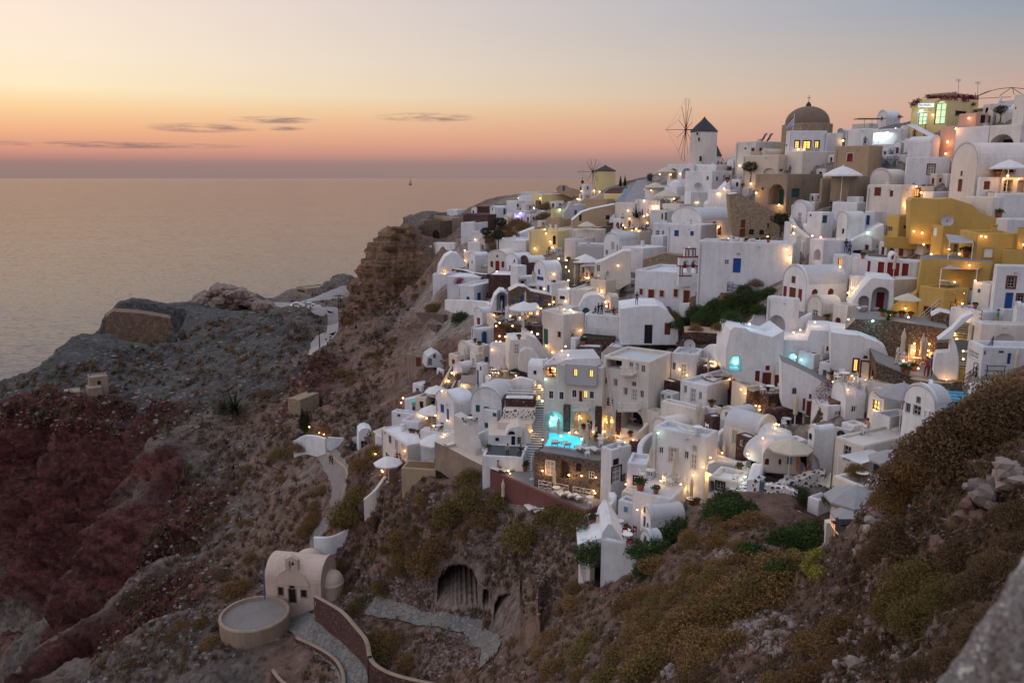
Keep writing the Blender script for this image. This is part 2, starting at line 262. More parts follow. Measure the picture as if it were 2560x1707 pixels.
# the sea
m, n, b, o = newmat('sea_water'); b.inputs['Base Color'].default_value = (.05, .05, .065, 1); b.inputs['Roughness'].default_value = 0.1; b.inputs['IOR'].default_value = 1.33; b.inputs['Specular IOR Level'].default_value = 0.26
g = n.n('ShaderNodeNewGeometry'); acc = None
for sx_, sy_, st_, off in ((.16, .6, .24, 0), (.045, .2, .13, 30), (.008, .05, .03, 70), (.0012, .008, .012, 90)):
    mp = n.n('ShaderNodeMapping'); mp.inputs['Scale'].default_value = (sx_, sy_, 1); mp.inputs['Location'].default_value = (off, off, 0); mp.inputs['Rotation'].default_value = (0, 0, .18); n.l(g, 'Position', mp, 0)
    w = n.n('ShaderNodeTexNoise', i_Scale=1.0, i_Detail=3, i_Roughness=0.6); n.l(mp, 0, w, 'Vector')
    vs = n.n('ShaderNodeVectorMath', operation='SUBTRACT'); n.l(w, 'Color', vs, 0); vs.inputs[1].default_value = (.5, .5, .5)
    vm = n.n('ShaderNodeVectorMath', operation='MULTIPLY'); n.l(vs, 0, vm, 0); vm.inputs[1].default_value = (st_ * 1.0, st_ * 1.5, 0)
    if acc is None: acc = vm
    else:
        ad = n.n('ShaderNodeVectorMath', operation='ADD'); n.l(acc, 0, ad, 0); n.l(vm, 0, ad, 1); acc = ad
ad = n.n('ShaderNodeVectorMath', operation='ADD'); n.l(acc, 0, ad, 0); ad.inputs[1].default_value = (0, 0, 1)
nm_ = n.n('ShaderNodeVectorMath', operation='NORMALIZE'); n.l(ad, 0, nm_, 0); fz = n.n('ShaderNodeFresnel', i_IOR=1.33); n.l(nm_, 0, fz, 'Normal'); df = n.n('ShaderNodeBsdfDiffuse'); df.inputs[0].default_value = (.05, .048, .06, 1); gl = n.n('ShaderNodeBsdfGlossy', i_Roughness=0.1); gl.inputs[0].default_value = (.67, .67, .69, 1); n.l(nm_, 0, gl, 'Normal')
ms = n.n('ShaderNodeMixShader'); n.l(fz, 0, ms, 0); n.l(df, 0, ms, 1); n.l(gl, 0, ms, 2); n.l(ms, 0, o, 0); n.t.nodes.remove(b)
# the ground: colour is the soil and rock of each place, kept per point
m, n, b, o = newmat('soil')
at = n.n('ShaderNodeAttribute', attribute_name='soil'); ag = n.n('ShaderNodeAttribute', attribute_name='kind'); g = n.n('ShaderNodeNewGeometry'); sg = n.n('ShaderNodeSeparateColor'); n.l(ag, 'Color', sg, 0)
p = g.outputs['Position']; n1 = noise(n, 0.12, 6, 0.65, vec=p); n2 = noise(n, 0.9, 7, 0.7, vec=p); n3 = noise(n, 5, 5, 0.7, vec=p)
sep_ = n.n('ShaderNodeSeparateXYZ'); n.l(g, 'Normal', sep_, 0)
mps = n.n('ShaderNodeMapping'); mps.inputs['Scale'].default_value = (.05, .05, .9); n.l(g, 'Position', mps, 0); ns = noise(n, 1.0, 5, 0.6, vec=mps.outputs[0])
vo = n.n('ShaderNodeTexVoronoi', i_Scale=1.1); n.l(g, 'Position', vo, 'Vector'); so_ = n.n('ShaderNodeSeparateColor'); n.l(vo, 'Color', so_, 0)
val = n.math('ADD', -1.25, n.math('ADD', n.math('MULTIPLY', n2, 3.1), n.math('ADD', n.math('MULTIPLY', n3, 0.9), n.math('MULTIPLY', so_.outputs[0], 0.5)))); val = n.math('MAXIMUM', val, 0.22)
c0 = n.mix(1.0, at.outputs['Color'], n.ramp(n1, [(.3, (.75, .75, .78)), (.7, (1.25, 1.18, 1.12))]), 'MULTIPLY')
vv = n.n('ShaderNodeCombineColor'); [n.t.links.new(val, vv.inputs[i]) for i in range(3)]
c1 = n.mix(1.0, c0, vv.outputs[0], 'MULTIPLY')
# dry scrub film on gentle ground, pale dust in pockets, strata on the cliffs
scrub = n.math('MULTIPLY', n.math('MULTIPLY', n.math('SUBTRACT', n2, 0.52), 7, clamp=True), n.math('MULTIPLY', n.math('SUBTRACT', sep_.outputs[2], 0.62), 4, clamp=True))
scrub = n.math('MULTIPLY', scrub, n.math('SUBTRACT', 0.75, n.math('MULTIPLY', sg.outputs[0], 0.6)))
c2 = n.mix(scrub, c1, (.085, .06, .035))
dust = n.math('MULTIPLY', n.math('SUBTRACT', noise(n, 0.35, 5, 0.6, vec=p), 0.56), 6, clamp=True)
c3 = n.mix(n.math('MULTIPLY', dust, n.math('SUBTRACT', 0.45, n.math('MULTIPLY', sg.outputs[1], 0.42))), c2, (.34, .29, .27))
st = n.ramp(ns, [(.35, (.6, .6, .6)), (.5, (1, 1, 1)), (.62, (1.35, 1.25, 1.2))])
c4 = n.mix(sg.outputs[1], c3, n.mix(1.0, c3, st, 'MULTIPLY'))
n.t.links.new(c4, b.inputs['Base Color']); b.inputs['Roughness'].default_value = 0.95
bump(n, b, n.math('ADD', n2, n.math('MULTIPLY', n3, 0.35)), 1.0, 0.9)
# foliage
def leafmat(name, c1, c2):
    m, n, b, o = newmat(name); oi = n.n('ShaderNodeObjectInfo'); a = noise(n, 2.5, 3)
    f = n.math('ADD', n.math('MULTIPLY', a, 0.7), n.math('MULTIPLY', oi.outputs['Random'], 0.4), clamp=True)
    n.t.links.new(n.mix(f, c1, c2), b.inputs['Base Color']); b.inputs['Roughness'].default_value = 0.9
leafmat('leaf_brown', (.10, .06, .026), (.25, .145, .055)); leafmat('leaf_green', (.02, .045, .012), (.06, .09, .025)); leafmat('leaf_olive', (.075, .058, .018), (.20, .14, .045))
leafmat('leaf_yellow', (.16, .15, .03), (.30, .26, .05)); leafmat('leaf_dark', (.015, .025, .012), (.04, .05, .02)); leafmat('leaf_purple', (.10, .02, .03), (.25, .05, .10)); leafmat('leaf_dry', (.09, .055, .03), (.17, .105, .055)); leafmat('leaf_tuft', (.07, .048, .03), (.15, .10, .055))
plaster('cave_rock', (.26, .19, .16), .45); leafmat('stones', (.10, .08, .08), (.34, .28, .25)); leafmat('stones_red', (.10, .055, .05), (.20, .125, .11))

# ---------------------------------------------------------------- mesh and object helpers
COL = sc.collection
class MB:
    def __init__(s): s.v = []; s.f = []; s.m = []; s.k = 0
    def quad(s, a, b, c, d): i = len(s.v); s.v += [a, b, c, d]; s.f.append((i, i + 1, i + 2, i + 3)); s.m.append(s.k)
    def poly(s, pts): i = len(s.v); s.v += list(pts); s.f.append(tuple(range(i, i + len(pts)))); s.m.append(s.k)
    def box(s, c, h, ax=None):
        c = Vector(c); X, Y, Z = ax or (Vector((1, 0, 0)), Vector((0, 1, 0)), Vector((0, 0, 1)))
        i = len(s.v)
        for dz in (-1, 1):
            for dx, dy in ((-1, -1), (1, -1), (1, 1), (-1, 1)): s.v.append(c + X * (dx * h[0]) + Y * (dy * h[1]) + Z * (dz * h[2]))
        for f in ((3, 2, 1, 0), (4, 5, 6, 7), (0, 1, 5, 4), (1, 2, 6, 5), (2, 3, 7, 6), (3, 0, 4, 7)): s.f.append(tuple(i + q for q in f)); s.m.append(s.k)
    def bar(s, a, b, r, r2=None, n=6):
        a = Vector(a); b = Vector(b); d = (b - a).normalized() if (b - a).length > 1e-6 else Vector((0, 0, 1)); r2 = r if r2 is None else r2
        x = d.cross(Vector((0, 0, 1))); x = x.normalized() if x.length > 1e-3 else Vector((1, 0, 0)); y = d.cross(x); i = len(s.v)
        for c, rr in ((a, r), (b, r2)):
            for k in range(n): w = 2 * math.pi * k / n; s.v.append(c + x * (rr * math.cos(w)) + y * (rr * math.sin(w)))
        for k in range(n): s.f.append((i + k, i + (k + 1) % n, i + n + (k + 1) % n, i + n + k)); s.m.append(s.k)
        s.f.append(tuple(i + k for k in range(n))[::-1]); s.m.append(s.k); s.f.append(tuple(i + n + k for k in range(n))); s.m.append(s.k)
    def lathe(s, c, prof, n=16, a0=0, a1=2 * math.pi, sx=1, sy=1, rot=0):
        c = Vector(c); i = len(s.v); full = abs(a1 - a0 - 2 * math.pi) < 1e-6; m = n if full else n + 1
        for r, z in prof:
            for k in range(m):
                w = a0 + (a1 - a0) * k / n; x = r * math.cos(w) * sx; y = r * math.sin(w) * sy
                s.v.append(c + Vector((x * math.cos(rot) - y * math.sin(rot), x * math.sin(rot) + y * math.cos(rot), z)))
        for j in range(len(prof) - 1):
            for k in range(n):
                k2 = (k + 1) % m if full else k + 1
                s.f.append((i + j * m + k, i + j * m + k2, i + (j + 1) * m + k2, i + (j + 1) * m + k)); s.m.append(s.k)
    def prism(s, pts, off):
        """closed prism: polygon pts (Vectors) swept by off"""
        off = Vector(off); n = len(pts)
        for t in tessellate_polygon([[Vector(p) for p in pts]]):
            s.poly([pts[k] for k in t]); s.poly([pts[k] + off for k in t[::-1]])
        for k in range(n): a, b = pts[k], pts[(k + 1) % n]; s.quad(a, b, b + off, a + off)
    def build(s, name, mats, parent=None, org=None, smooth=False, **tags):
        if not isinstance(mats, (list, tuple)): mats = [mats]
        o_ = Vector(org) if org is not None else (Vector(parent['org']) if parent is not None else Vector((0, 0, 0)))
        me = bpy.data.meshes.new(name); me.from_pydata([tuple(Vector(p) - o_) for p in s.v], [], s.f)
        for k in mats: me.materials.append(MATS[k])
        if len(mats) > 1: me.polygons.foreach_set('material_index', s.m)
        if smooth: me.polygons.foreach_set('use_smooth', [True] * len(s.f))
        me.update(); ob = bpy.data.objects.new(name, me); COL.objects.link(ob)
        if parent is not None:
            ob.parent = parent; ob.location = o_ - Vector(parent['org'])
        else: ob.location = o_
        ob['org'] = tuple(o_)
        for k, q in tags.items():
            if q is not None: ob[k] = q
        return ob
def thing(name, label, cat, loc, group=None, kind=None):
    o = bpy.data.objects.new(name, None); COL.objects.link(o); o.location = loc; o.empty_display_size = 0.5
    o['org'] = tuple(loc); o['label'] = label; o['category'] = cat
    if group: o['group'] = group
    if kind: o['kind'] = kind
    return o
def clone(root, loc, rz=0, scale=1, label=None, group=None):
    def cp(o, par):
        c = o.copy(); COL.objects.link(c)
        if par is not None: c.parent = par
        for k in o.children: cp(k, c)
        return c
    r = cp(root, None); r.location = loc; r.rotation_euler = (0, 0, rz); r.scale = (scale,) * 3 if isinstance(scale, (int, float)) else scale
    if label: r['label'] = label
    if group: r['group'] = group
    return r
LAMPS = []
b = MB(); b.quad((-90000, -3000, 0), (90000, -3000, 0), (90000, 120000, 0), (-90000, 120000, 0)); s = b.build('sea', 'sea_water'); s['kind'] = 'structure'; s['label'] = 'calm grey violet sea reaching the horizon at dusk'
# ---------------------------------------------------------------- builders for houses, walls, stairs (positions read off the photo at OX, OY, zoom ZS)
OX = OY = 0.0; ZS = 1.0
def Z(ox, oy, s=4.9):
    global OX, OY, ZS
    OX, OY, ZS = ox, oy, s
def U(x): return OX + x / ZS
def V(y): return OY + y / ZS
CAMP = Vector((0, 0, CZ))
def ray(u, v): return (W(u, v, 1.0) - CAMP)
def on_plane(u, v, p0, nrm):
    r = ray(u, v); d = r.dot(nrm)
    if abs(d) < 1e-6: return None
    k = (p0 - CAMP).dot(nrm) / d
    return CAMP + r * k if k > 0 else None
def solve_len(P, d, u, default):
    if u is None: return default
    a = (u - 1280) / FP; F_ = Vector((0, cP, -sP)); t = (P - CAMP).dot(F_); den = d.x - a * d.dot(F_)
    if abs(den) < 1e-4: return default
    L = (a * t - P.x) / den
    if L < 0.3 or L > 40: print('LEN?', OX, OY, round((u - OX) * ZS), round(L, 2)); L = default
    return L
def arch_pts(s0, s1, h0, h1, rise=None, n=10):
    w = s1 - s0; rise = min(w / 2, (h1 - h0) * .9) if rise is None else rise; hs = h1 - rise; c = (s0 + s1) / 2
    return [(s0, h0), (s1, h0)] + [(c + w / 2 * math.cos(math.pi * k / n), hs + rise * math.sin(math.pi * k / n)) for k in range(n + 1)]
CM = {'K': ('white_paint', 'glass_dark'), 'k': ('dark_wood', 'glass_dark'), 'R': ('red_paint', 'red_paint'), 'B': ('blue', 'blue'), 'Y': ('dark_wood', 'lit_warm'), 'G': ('green_paint', 'green_paint'), 'D': ('white_paint', 'grey_door'),
      'N': ('redbrown', 'redbrown'), 'T': ('door_teal', 'door_teal'), 'L': ('lightblue', 'lightblue'), 'O': ('redbrown', 'lit_orange'), 'g': ('door_teal', 'lit_green'), 'H': ('grey_door', 'glass_dark'), 'W': ('white_paint', 'white_paint')}
class Face:
    def __init__(s, C, d, n, L, H): s.C, s.d, s.n, s.L, s.H = C, d, n, L, H
    def P(s, a, h, out=0.0): return s.C + s.d * a + Vector((0, 0, h)) + s.n * out
    def at(s, u, v):
        q = on_plane(u, v, s.C, s.n)
        return None if q is None else ((q - s.C).dot(s.d), q.z - s.C.z)
def wall_poly(mb, face, outer, holes):
    loops = [[face.P(a, h) for a, h in outer]] + [[face.P(a, h) for a, h in lp] for lp in holes]
    flatv = [p for lp in loops for p in lp]
    for t in tessellate_polygon(loops):
        a, b, c = (flatv[k] for k in t); nn = (b - a).cross(c - a)
        mb.poly((a, b, c) if nn.dot(face.n) > 0 else (a, c, b))
def opening(mb, face, loop, dep, back=True):
    n = len(loop)
    for k in range(n):
        a, b = loop[k], loop[(k + 1) % n]; mb.quad(face.P(*a), face.P(*b), face.P(*b, -dep), face.P(*a, -dep))
    if back: 
        for t in tessellate_polygon([[face.P(a, h, -dep) for a, h in loop]]): mb.poly([face.P(*loop[k], -dep) for k in t])
def frame_bars(mb, face, s0, s1, h0, h1, out, w, cross):
    z0 = Vector((0, 0, 1))
    def bar(a0, a1, b0, b1): mb.box(face.P((a0 + a1) / 2, (b0 + b1) / 2, out), ((a1 - a0) / 2, .03, (b1 - b0) / 2), (face.d, face.n, z0))
    bar(s0, s0 + w, h0, h1); bar(s1 - w, s1, h0, h1); bar(s0 + w, s1 - w, h0, h0 + w); bar(s0 + w, s1 - w, h1 - w, h1)
    if cross:
        c = (s0 + s1) / 2; bar(c - w * .35, c + w * .35, h0 + w, h1 - w)
        for q in range(1, cross): hh = h0 + (h1 - h0) * q / cross; bar(s0 + w, c - w * .35, hh - w * .3, hh + w * .3); bar(c + w * .35, s1 - w, hh - w * .3, hh + w * .3)
def do_feats(root, walls, faces, outers, feats, near):
    holes = {k: [] for k in faces}; boxes = {k: [] for k in faces}
    for ft in feats:
        kind, fk, x, y, w, h = ft[:6]; col = ft[6] if len(ft) > 6 else 'K'; ex = ft[7] if len(ft) > 7 else None
        fc = faces[fk]; u, v = U(x), V(y); w /= ZS; h /= ZS
        a = fc.at(u - w / 2, v); b = fc.at(u + w / 2, v); c = fc.at(u, v - h / 2); d = fc.at(u, v + h / 2)
        if None in (a, b, c, d): continue
        s0, s1 = sorted((a[0], b[0])); h0, h1 = sorted((d[1], c[1])); lo, hi = 0.08, fc.L - 0.08
        if s1 > hi: s0 -= min(s1 - hi, max(0, s0 - lo)); s1 = hi
        if s0 < lo: s1 += min(lo - s0, max(0, hi - s1)); s0 = lo
        top = fc.H - .22 if h1 > fc.H - .22 and not outers.get(fk) else h1
        if h1 > top: h0 -= (h1 - top) * .6; h1 = top
        if s1 - s0 < .12 or h1 - h0 < .15: print('FEAT?', root['label'][:30], ft[:6]); continue
        if any(s0 < q[1] + .03 and s1 > q[0] - .03 and h0 < q[3] + .03 and h1 > q[2] - .03 for q in boxes[fk]): print('OVER', root['label'][:30], ft[:6]); continue
        boxes[fk].append((s0, s1, h0, h1)); arched = kind in 'ADn'
        loop = arch_pts(s0, s1, h0, h1) if arched else [(s0, h0), (s1, h0), (s1, h1), (s0, h1)]
        holes[fk].append(loop); dep = {'n': 1.6, 'b': 1.6}.get(kind, .16)
        if kind in 'nb' and isinstance(ex, (int, float)): dep = ex
        opening(walls, fc, loop, dep, back=True)
        if kind in 'nb':
            if col and col not in 'Kn':
                m_ = CM[col]; mb = MB(); q = (s1 - s0) * .22; c_ = (s0 + s1) / 2 + q * .6
                mb.box(fc.P(c_, h0 + (h1 - h0) * .36, -dep + .05), (q, .04, (h1 - h0) * .36), (fc.d, fc.n, Vector((0, 0, 1)))); mb.build('door', m_[1], root)
            continue
        fm, pm = CM.get(col, CM['H']); isd = kind in 'dD'; mb = MB(); fw = min(.08, (s1 - s0) * .12)
        hh1 = h1
        if arched: hh1 = h1 - min((s1 - s0) / 2, (h1 - h0) * .9) * .35
        frame_bars(mb, fc, s0, s1, h0, hh1, -dep + .06, fw, 0 if (isd and pm == fm) else (1 if s1 - s0 < .5 else (3 if h1 - h0 > .9 else 2)))
        if ex in MATS:
            mb.k = 1; g = .13
            for (a0, a1, b0, b1) in ((s0 - g, s0, h0 - (0 if isd else g), h1 + g), (s1, s1 + g, h0 - (0 if isd else g), h1 + g), (s0, s1, h1, h1 + g), (s0, s1, h0 - g, h0)):
                if isd and b1 == h0: continue
                mb.box(fc.P((a0 + a1) / 2, (b0 + b1) / 2, .01), ((a1 - a0) / 2, .035, (b1 - b0) / 2), (fc.d, fc.n, Vector((0, 0, 1))))
            fo = mb.build('door' if isd else 'window', [fm, ex], root)
        else: fo = mb.build('door' if isd else 'window', fm, root)
        pb = MB(); lp = [(a_, h_) for a_, h_ in loop]
        for t in tessellate_polygon([[fc.P(a_, h_, -dep + .03) for a_, h_ in lp]]): pb.poly([fc.P(*lp[k], -dep + .03) for k in t])
        if fm == pm and not arched:      # two leaves with louvres
            c_ = (s0 + s1) / 2
            for q in (0, 1):
                a0, a1 = (s0 + fw, c_ - .015) if q == 0 else (c_ + .015, s1 - fw)
                if a1 - a0 > .05: pb.box(fc.P((a0 + a1) / 2, (h0 + h1) / 2, -dep + .06), ((a1 - a0) / 2, .02, (h1 - h0) / 2 - fw), (fc.d, fc.n, Vector((0, 0, 1))))
        pb.build('panel' if fm == pm else 'pane', pm, fo)
    for k, fc in faces.items(): wall_poly(walls, fc, outers.get(k) or [(0, -fc.under), (fc.L, -fc.under), (fc.L, fc.H), (0, fc.H)], holes[k])
HOUSES = []
def house(label, x, yb, yt, xl=None, xr=None, yaw=35, roof='flat', mat='white', f=(), t=None, dl=5.5, dr=5.5, rise=None, under=7, par=.35, rmat=None, cat='house', name='house', group=None, dt=0, ft=None):
    u, vb, vt = U(x), V(yb), V(yt)
    if mat == 'white': mat = ('white', 'white_b', 'white', 'white_c', 'white_b')[sum(map(ord, label)) % 5]
    if ft: t = ft
    else:
        tt = T(u, vb, 42)
        t = tt if tt and (t is None or abs(tt - t) < .2 * t) else (t or 150)
    t += dt
    C = W(u, vb, t); y_ = R(yaw) - math.atan((u - 1280) / FP)
    dR = Vector((math.cos(y_), math.sin(y_), 0)); dL = Vector((-math.sin(y_), math.cos(y_), 0))
    LL = solve_len(C, dL, None if xl is None else U(xl), dl); LR = solve_len(C, dR, None if xr is None else U(xr), dr)
    H = zat(C.x, C.y, vt) - C.z
    if H < .3: print('H?', label, H); H = 1
    up = Vector((0, 0, 1)); root = thing(name, label, cat, C, group)
    FL = Face(C, dL, -dR, LL, H); FR = Face(C, dR, -dL, LR, H); BL = Face(C + dR * LR, dL, dR, LL, H); BR = Face(C + dL * LL, dR, dL, LR, H)
    for q in (FL, FR, BL, BR): q.under = under
    faces = {'L': FL, 'R': FR, 'bl': BL, 'br': BR}; walls = MB(); outers = {}; rm = rmat or mat; n = 14
    def archo(fc, rs): 
        w_ = fc.L; c = w_ / 2
        return [(0, -under), (w_, -under)] + [(c + c * math.cos(math.pi * k / n), fc.H + rs * math.sin(math.pi * k / n)) for k in range(n + 1)]
    if roof in ('vR', 'vL'):
        ga, gb, sa, ax = (FL, BL, LL, dR) if roof == 'vR' else (FR, BR, LR, dL)
        rs = (sa / 2 * .85) if rise is None else (rise if rise < 5 else 2)
        rs = min(rs, sa / 2)
        outers[{id(FL): 'L', id(FR): 'R'}[id(ga)]] = archo(ga, rs); outers[{id(BL): 'bl', id(BR): 'br'}[id(gb)]] = archo(gb, rs)
    if roof in ('flat', 'open', 'slab'):
        for q in faces.values(): q.H = H - .1
    do_feats(root, walls, faces, outers, f, t < 120)
    rb = MB()
    def ring(ins, z): return [C + dR * ins + dL * ins + up * z, C + dR * (LR - ins) + dL * ins + up * z, C + dR * (LR - ins) + dL * (LL - ins) + up * z, C + dR * ins + dL * (LL - ins) + up * z]
    if roof in ('flat', 'open', 'slab'):
        pr = 0.0 if roof == 'slab' else par; thk = min(.32, LL / 4, LR / 4); e = [ring(0, H - .1), ring(.07, H), ring(thk - .05, H), ring(thk, H - .08), ring(thk, H - pr - .06)]
        for a, b_ in zip(e, e[1:]):
            for k in range(4): walls.quad(a[k], a[(k + 1) % 4], b_[(k + 1) % 4], b_[k])
        rb.poly([p + up * .01 for p in e[-1]])
        if cat == 'house' and min(LL, LR) > 3.5 and pr > 0:        # roof bits: a chimney, a slight rise
            k_ = (sum(map(ord, label)) % 97) / 97
            if k_ > .45: rb.box(C + dR * (LR * (.25 + .5 * k_)) + dL * (LL * .7) + up * (H - pr + .35), (.22, .22, .5), (dR, dL, up)); rb.box(C + dR * (LR * (.25 + .5 * k_)) + dL * (LL * .7) + up * (H - pr + .9), (.28, .28, .05), (dR, dL, up))
    elif roof in ('vR', 'vL'):
        ga, ax, ln, wd = (FL, dR, LR, LL) if roof == 'vR' else (FR, dL, LL, LR); c = wd / 2
        prof = [(c + c * math.cos(math.pi * k / n), H + rs * math.sin(math.pi * k / n)) for k in range(n + 1)]
        for (a, h), (a2, h2) in zip(prof, prof[1:]):
            p1, p2 = ga.P(a, h), ga.P(a2, h2); rb.quad(p1, p2, p2 + ax * ln, p1 + ax * ln)
        # raised rim along the front gable
        o1 = [(c + (c + .02) * math.cos(math.pi * k / n), H + (rs + .16) * math.sin(math.pi * k / n)) for k in range(n + 1)]; i1 = [(c + (c - .02) * math.cos(math.pi * k / n), H + (rs - .05) * math.sin(math.pi * k / n)) for k in range(n + 1)]
        for k in range(n):
            A = ga.P(*o1[k], .03), ga.P(*o1[k + 1], .03), ga.P(*i1[k + 1], .03), ga.P(*i1[k], .03); Bk = [p + ax * .33 for p in A]
            walls.quad(*A); walls.quad(*Bk); walls.quad(A[0], A[1], Bk[1], Bk[0]); walls.quad(A[2], A[3], Bk[3], Bk[2])
    elif roof == 'dome':
        m_ = C + dR * LR / 2 + dL * LL / 2; rr = min(LL, LR) / 2
        rb.poly(ring(0, H)); rb.lathe(m_ + up * (H - .02), [(rr * .93, 0), (rr * .93, .25)] + [(rr * .9 * math.cos(k * math.pi / 16), .25 + rr * .8 * math.sin(k * math.pi / 16)) for k in range(9)], 24)
    elif roof == 'shed':
        a = ring(0, H); a[2] = a[2] + up * (rise or 1); a[3] = a[3] + up * (rise or 1); rb.poly(a)
    if cat == 'house' and t < 170 and H > 2 and len(label) % 2:
        pb = MB()
        for fc in (FL, FR):
            if fc.L > 3: s_ = fc.L - .3; pb.bar(fc.P(s_, -under, .07), fc.P(s_, H * .9, .07), .05, n=5); pb.box(fc.P(fc.L * .35, H * .86, .12), (.07, .14, .05), (fc.d, fc.n, up))
        if pb.f: pb.build('drainpipe', 'roof_grey', root)
    wo_ = walls.build('walls', mat, root); ro = rb.build('roof', rm, root, smooth=roof in ('vR', 'vL', 'dome'))
    root['t'] = t; HOUSES.append((root, C, dR, dL, LL, LR, H)); return root
def catmull(P, n=5):
    out = []
    for i in range(len(P) - 1):
        p0 = P[max(i - 1, 0)]; p1 = P[i]; p2 = P[i + 1]; p3 = P[min(i + 2, len(P) - 1)]
        for k in range(n):
            s = k / n; out.append(0.5 * ((2 * p1) + (p2 - p0) * s + (2 * p0 - 5 * p1 + 4 * p2 - p3) * s * s + (3 * p1 - p0 - 3 * p2 + p3) * s ** 3))
    return out + [P[-1]]
def wall(label, pts, th=.35, mat='white', under=2.5, cap=None, name='wall', cat='wall', n=4, round_=True):
    """free wall: pts = (x, y of its top, y of its foot[, distance])"""
    Bs, Ts = [], []
    for p in pts:
        u, vt, vb = U(p[0]), V(p[1]), V(p[2]); t = p[3] if len(p) > 3 else (T(u, vb) or 150); b_ = W(u, vb, t); Bs.append(b_); Ts.append(Vector((b_.x, b_.y, zat(b_.x, b_.y, vt))))
    Bs = catmull(Bs, n); Ts = catmull(Ts, n); mb = MB(); m = len(Bs); L = []
    for i in range(m):
        d = (Bs[min(i + 1, m - 1)] - Bs[max(i - 1, 0)]); d.z = 0; d.normalize(); nn = Vector((-d.y, d.x, 0)) * th / 2
        lo = Vector((Bs[i].x, Bs[i].y, Bs[i].z - under)); hi = Vector((Bs[i].x, Bs[i].y, max(Ts[i].z, Bs[i].z + .2))); c = Vector((0, 0, .1))
        L.append([lo - nn, hi - nn - c, hi - nn * .6, hi + nn * .6, hi + nn - c, lo + nn])
    for i in range(m - 1):
        for k in range(5): 
            mb.k = 1 if (cap and k in (1, 2, 3)) else 0
            mb.quad(L[i][k], L[i][k + 1], L[i + 1][k + 1], L[i + 1][k])
    mb.k = 0; mb.poly(L[0]); mb.poly(L[-1][::-1])
    return mb.build(name, [mat, cap] if cap else mat, None, org=Bs[0], label=label, category=cat)
def stairs(label, a, b, width=1.6, n=14, mat='stair_dark', mat2='white_warm', rail=None, under=2.0):
    """flight from foot a=(x,y[,t]) to head b"""
    A = G(U(a[0]), V(a[1]), a[2] if len(a) > 2 else None); B = G(U(b[0]), V(b[1]), b[2] if len(b) > 2 else None)
    root = thing('staircase', label, 'stairs', A); d = B - A; h = Vector((d.x, d.y, 0)); run = max(h.length, .5); h = h / run; s_ = Vector((-h.y, h.x, 0)); mb = MB(); up = Vector((0, 0, 1)); tr = MB(); dz = d.z / n
    for i in range(n):
        z = A.z + dz * (i + 1); c = A + h * (run * (i + .5) / n); hh = dz * .5 + under / 2
        mb.box(Vector((c.x, c.y, z - hh - .03)), (run / n / 2 + .01, width / 2, hh), (h, s_, up)); tr.box(Vector((c.x, c.y, z)), (run / n / 2 + .02, width / 2 - .02, .03), (h, s_, up))
    mb.build('riser', mat2, root); tr.build('tread', mat, root)
    if rail:
        for sg in (-1, 1):
            rb = MB(); p = [A + s_ * (sg * (width / 2 + .13)), B + s_ * (sg * (width / 2 + .13))]
            e = s_ * .14; lo = up * -under; hi = up * .75
            q = [p[0] - e + lo, p[1] - e + lo, p[1] - e + hi, p[0] - e + hi]; rb.prism(q, e * 2); rb.build('side_wall', rail, root)
    return root

def facade(label, x, yb, outline, yaw=0, dep=4, mat='white', f=(), rmat=None, t=None, ft=None, name='house', cat='house', under=0, carve=True, dt=0, cdep=None):
    """flat front of any outline (photo points), swept back by dep metres; yaw > 0: its right end lies farther away"""
    u, vb = U(x), V(yb)
    if ft: t = ft
    else:
        tt = T(u, vb, 42); t = tt if tt and (t is None or abs(tt - t) < .2 * t) else (t or 150)
    t += dt
    C = W(u, vb, t); y_ = R(yaw) - math.atan((u - 1280) / FP); d = Vector((math.cos(y_), math.sin(y_), 0)); n_ = Vector((d.y, -d.x, 0)); up = Vector((0, 0, 1))
    pts = []
    for (a, b) in outline:
        q = on_plane(U(a), V(b), C, n_); pts.append(((q - C).dot(d), q.z - C.z))
    s0 = min(p[0] for p in pts); s1 = max(p[0] for p in pts); O = C + d * s0; pts = [(a - s0, b) for a, b in pts]
    root = thing(name, label, cat, C); root['t'] = t; fc = Face(O, d, n_, s1 - s0, max(p[1] for p in pts) + .5); fc.under = under; walls = MB(); rb = MB()
    do_feats(root, walls, {'F': fc}, {'F': pts}, f, t < 120)
    n = len(pts); area = sum(pts[k][0] * pts[(k + 1) % n][1] - pts[(k + 1) % n][0] * pts[k][1] for k in range(n))
    back = n_ * -dep
    for k in range(n):
        (a, b), (c, e) = (pts[k], pts[(k + 1) % n]) if area > 0 else (pts[(k + 1) % n], pts[k])
        p, q = fc.P(a, b), fc.P(c, e); m = rb if (a - c) > abs(b - e) * .5 else walls
        m.quad(q, p, p + back, q + back)
    for tr in tessellate_polygon([[fc.P(a, h, -dep) for a, h in pts]]): walls.poly([fc.P(*pts[k], -dep) for k in tr])
    walls.build('walls', mat, root)
    if rb.f: rb.build('roof', rmat or mat, root)
    if carve: HOUSES.append((root, Vector((O.x, O.y, C.z)), d, -n_, cdep or dep, s1 - s0, fc.H))
    return root
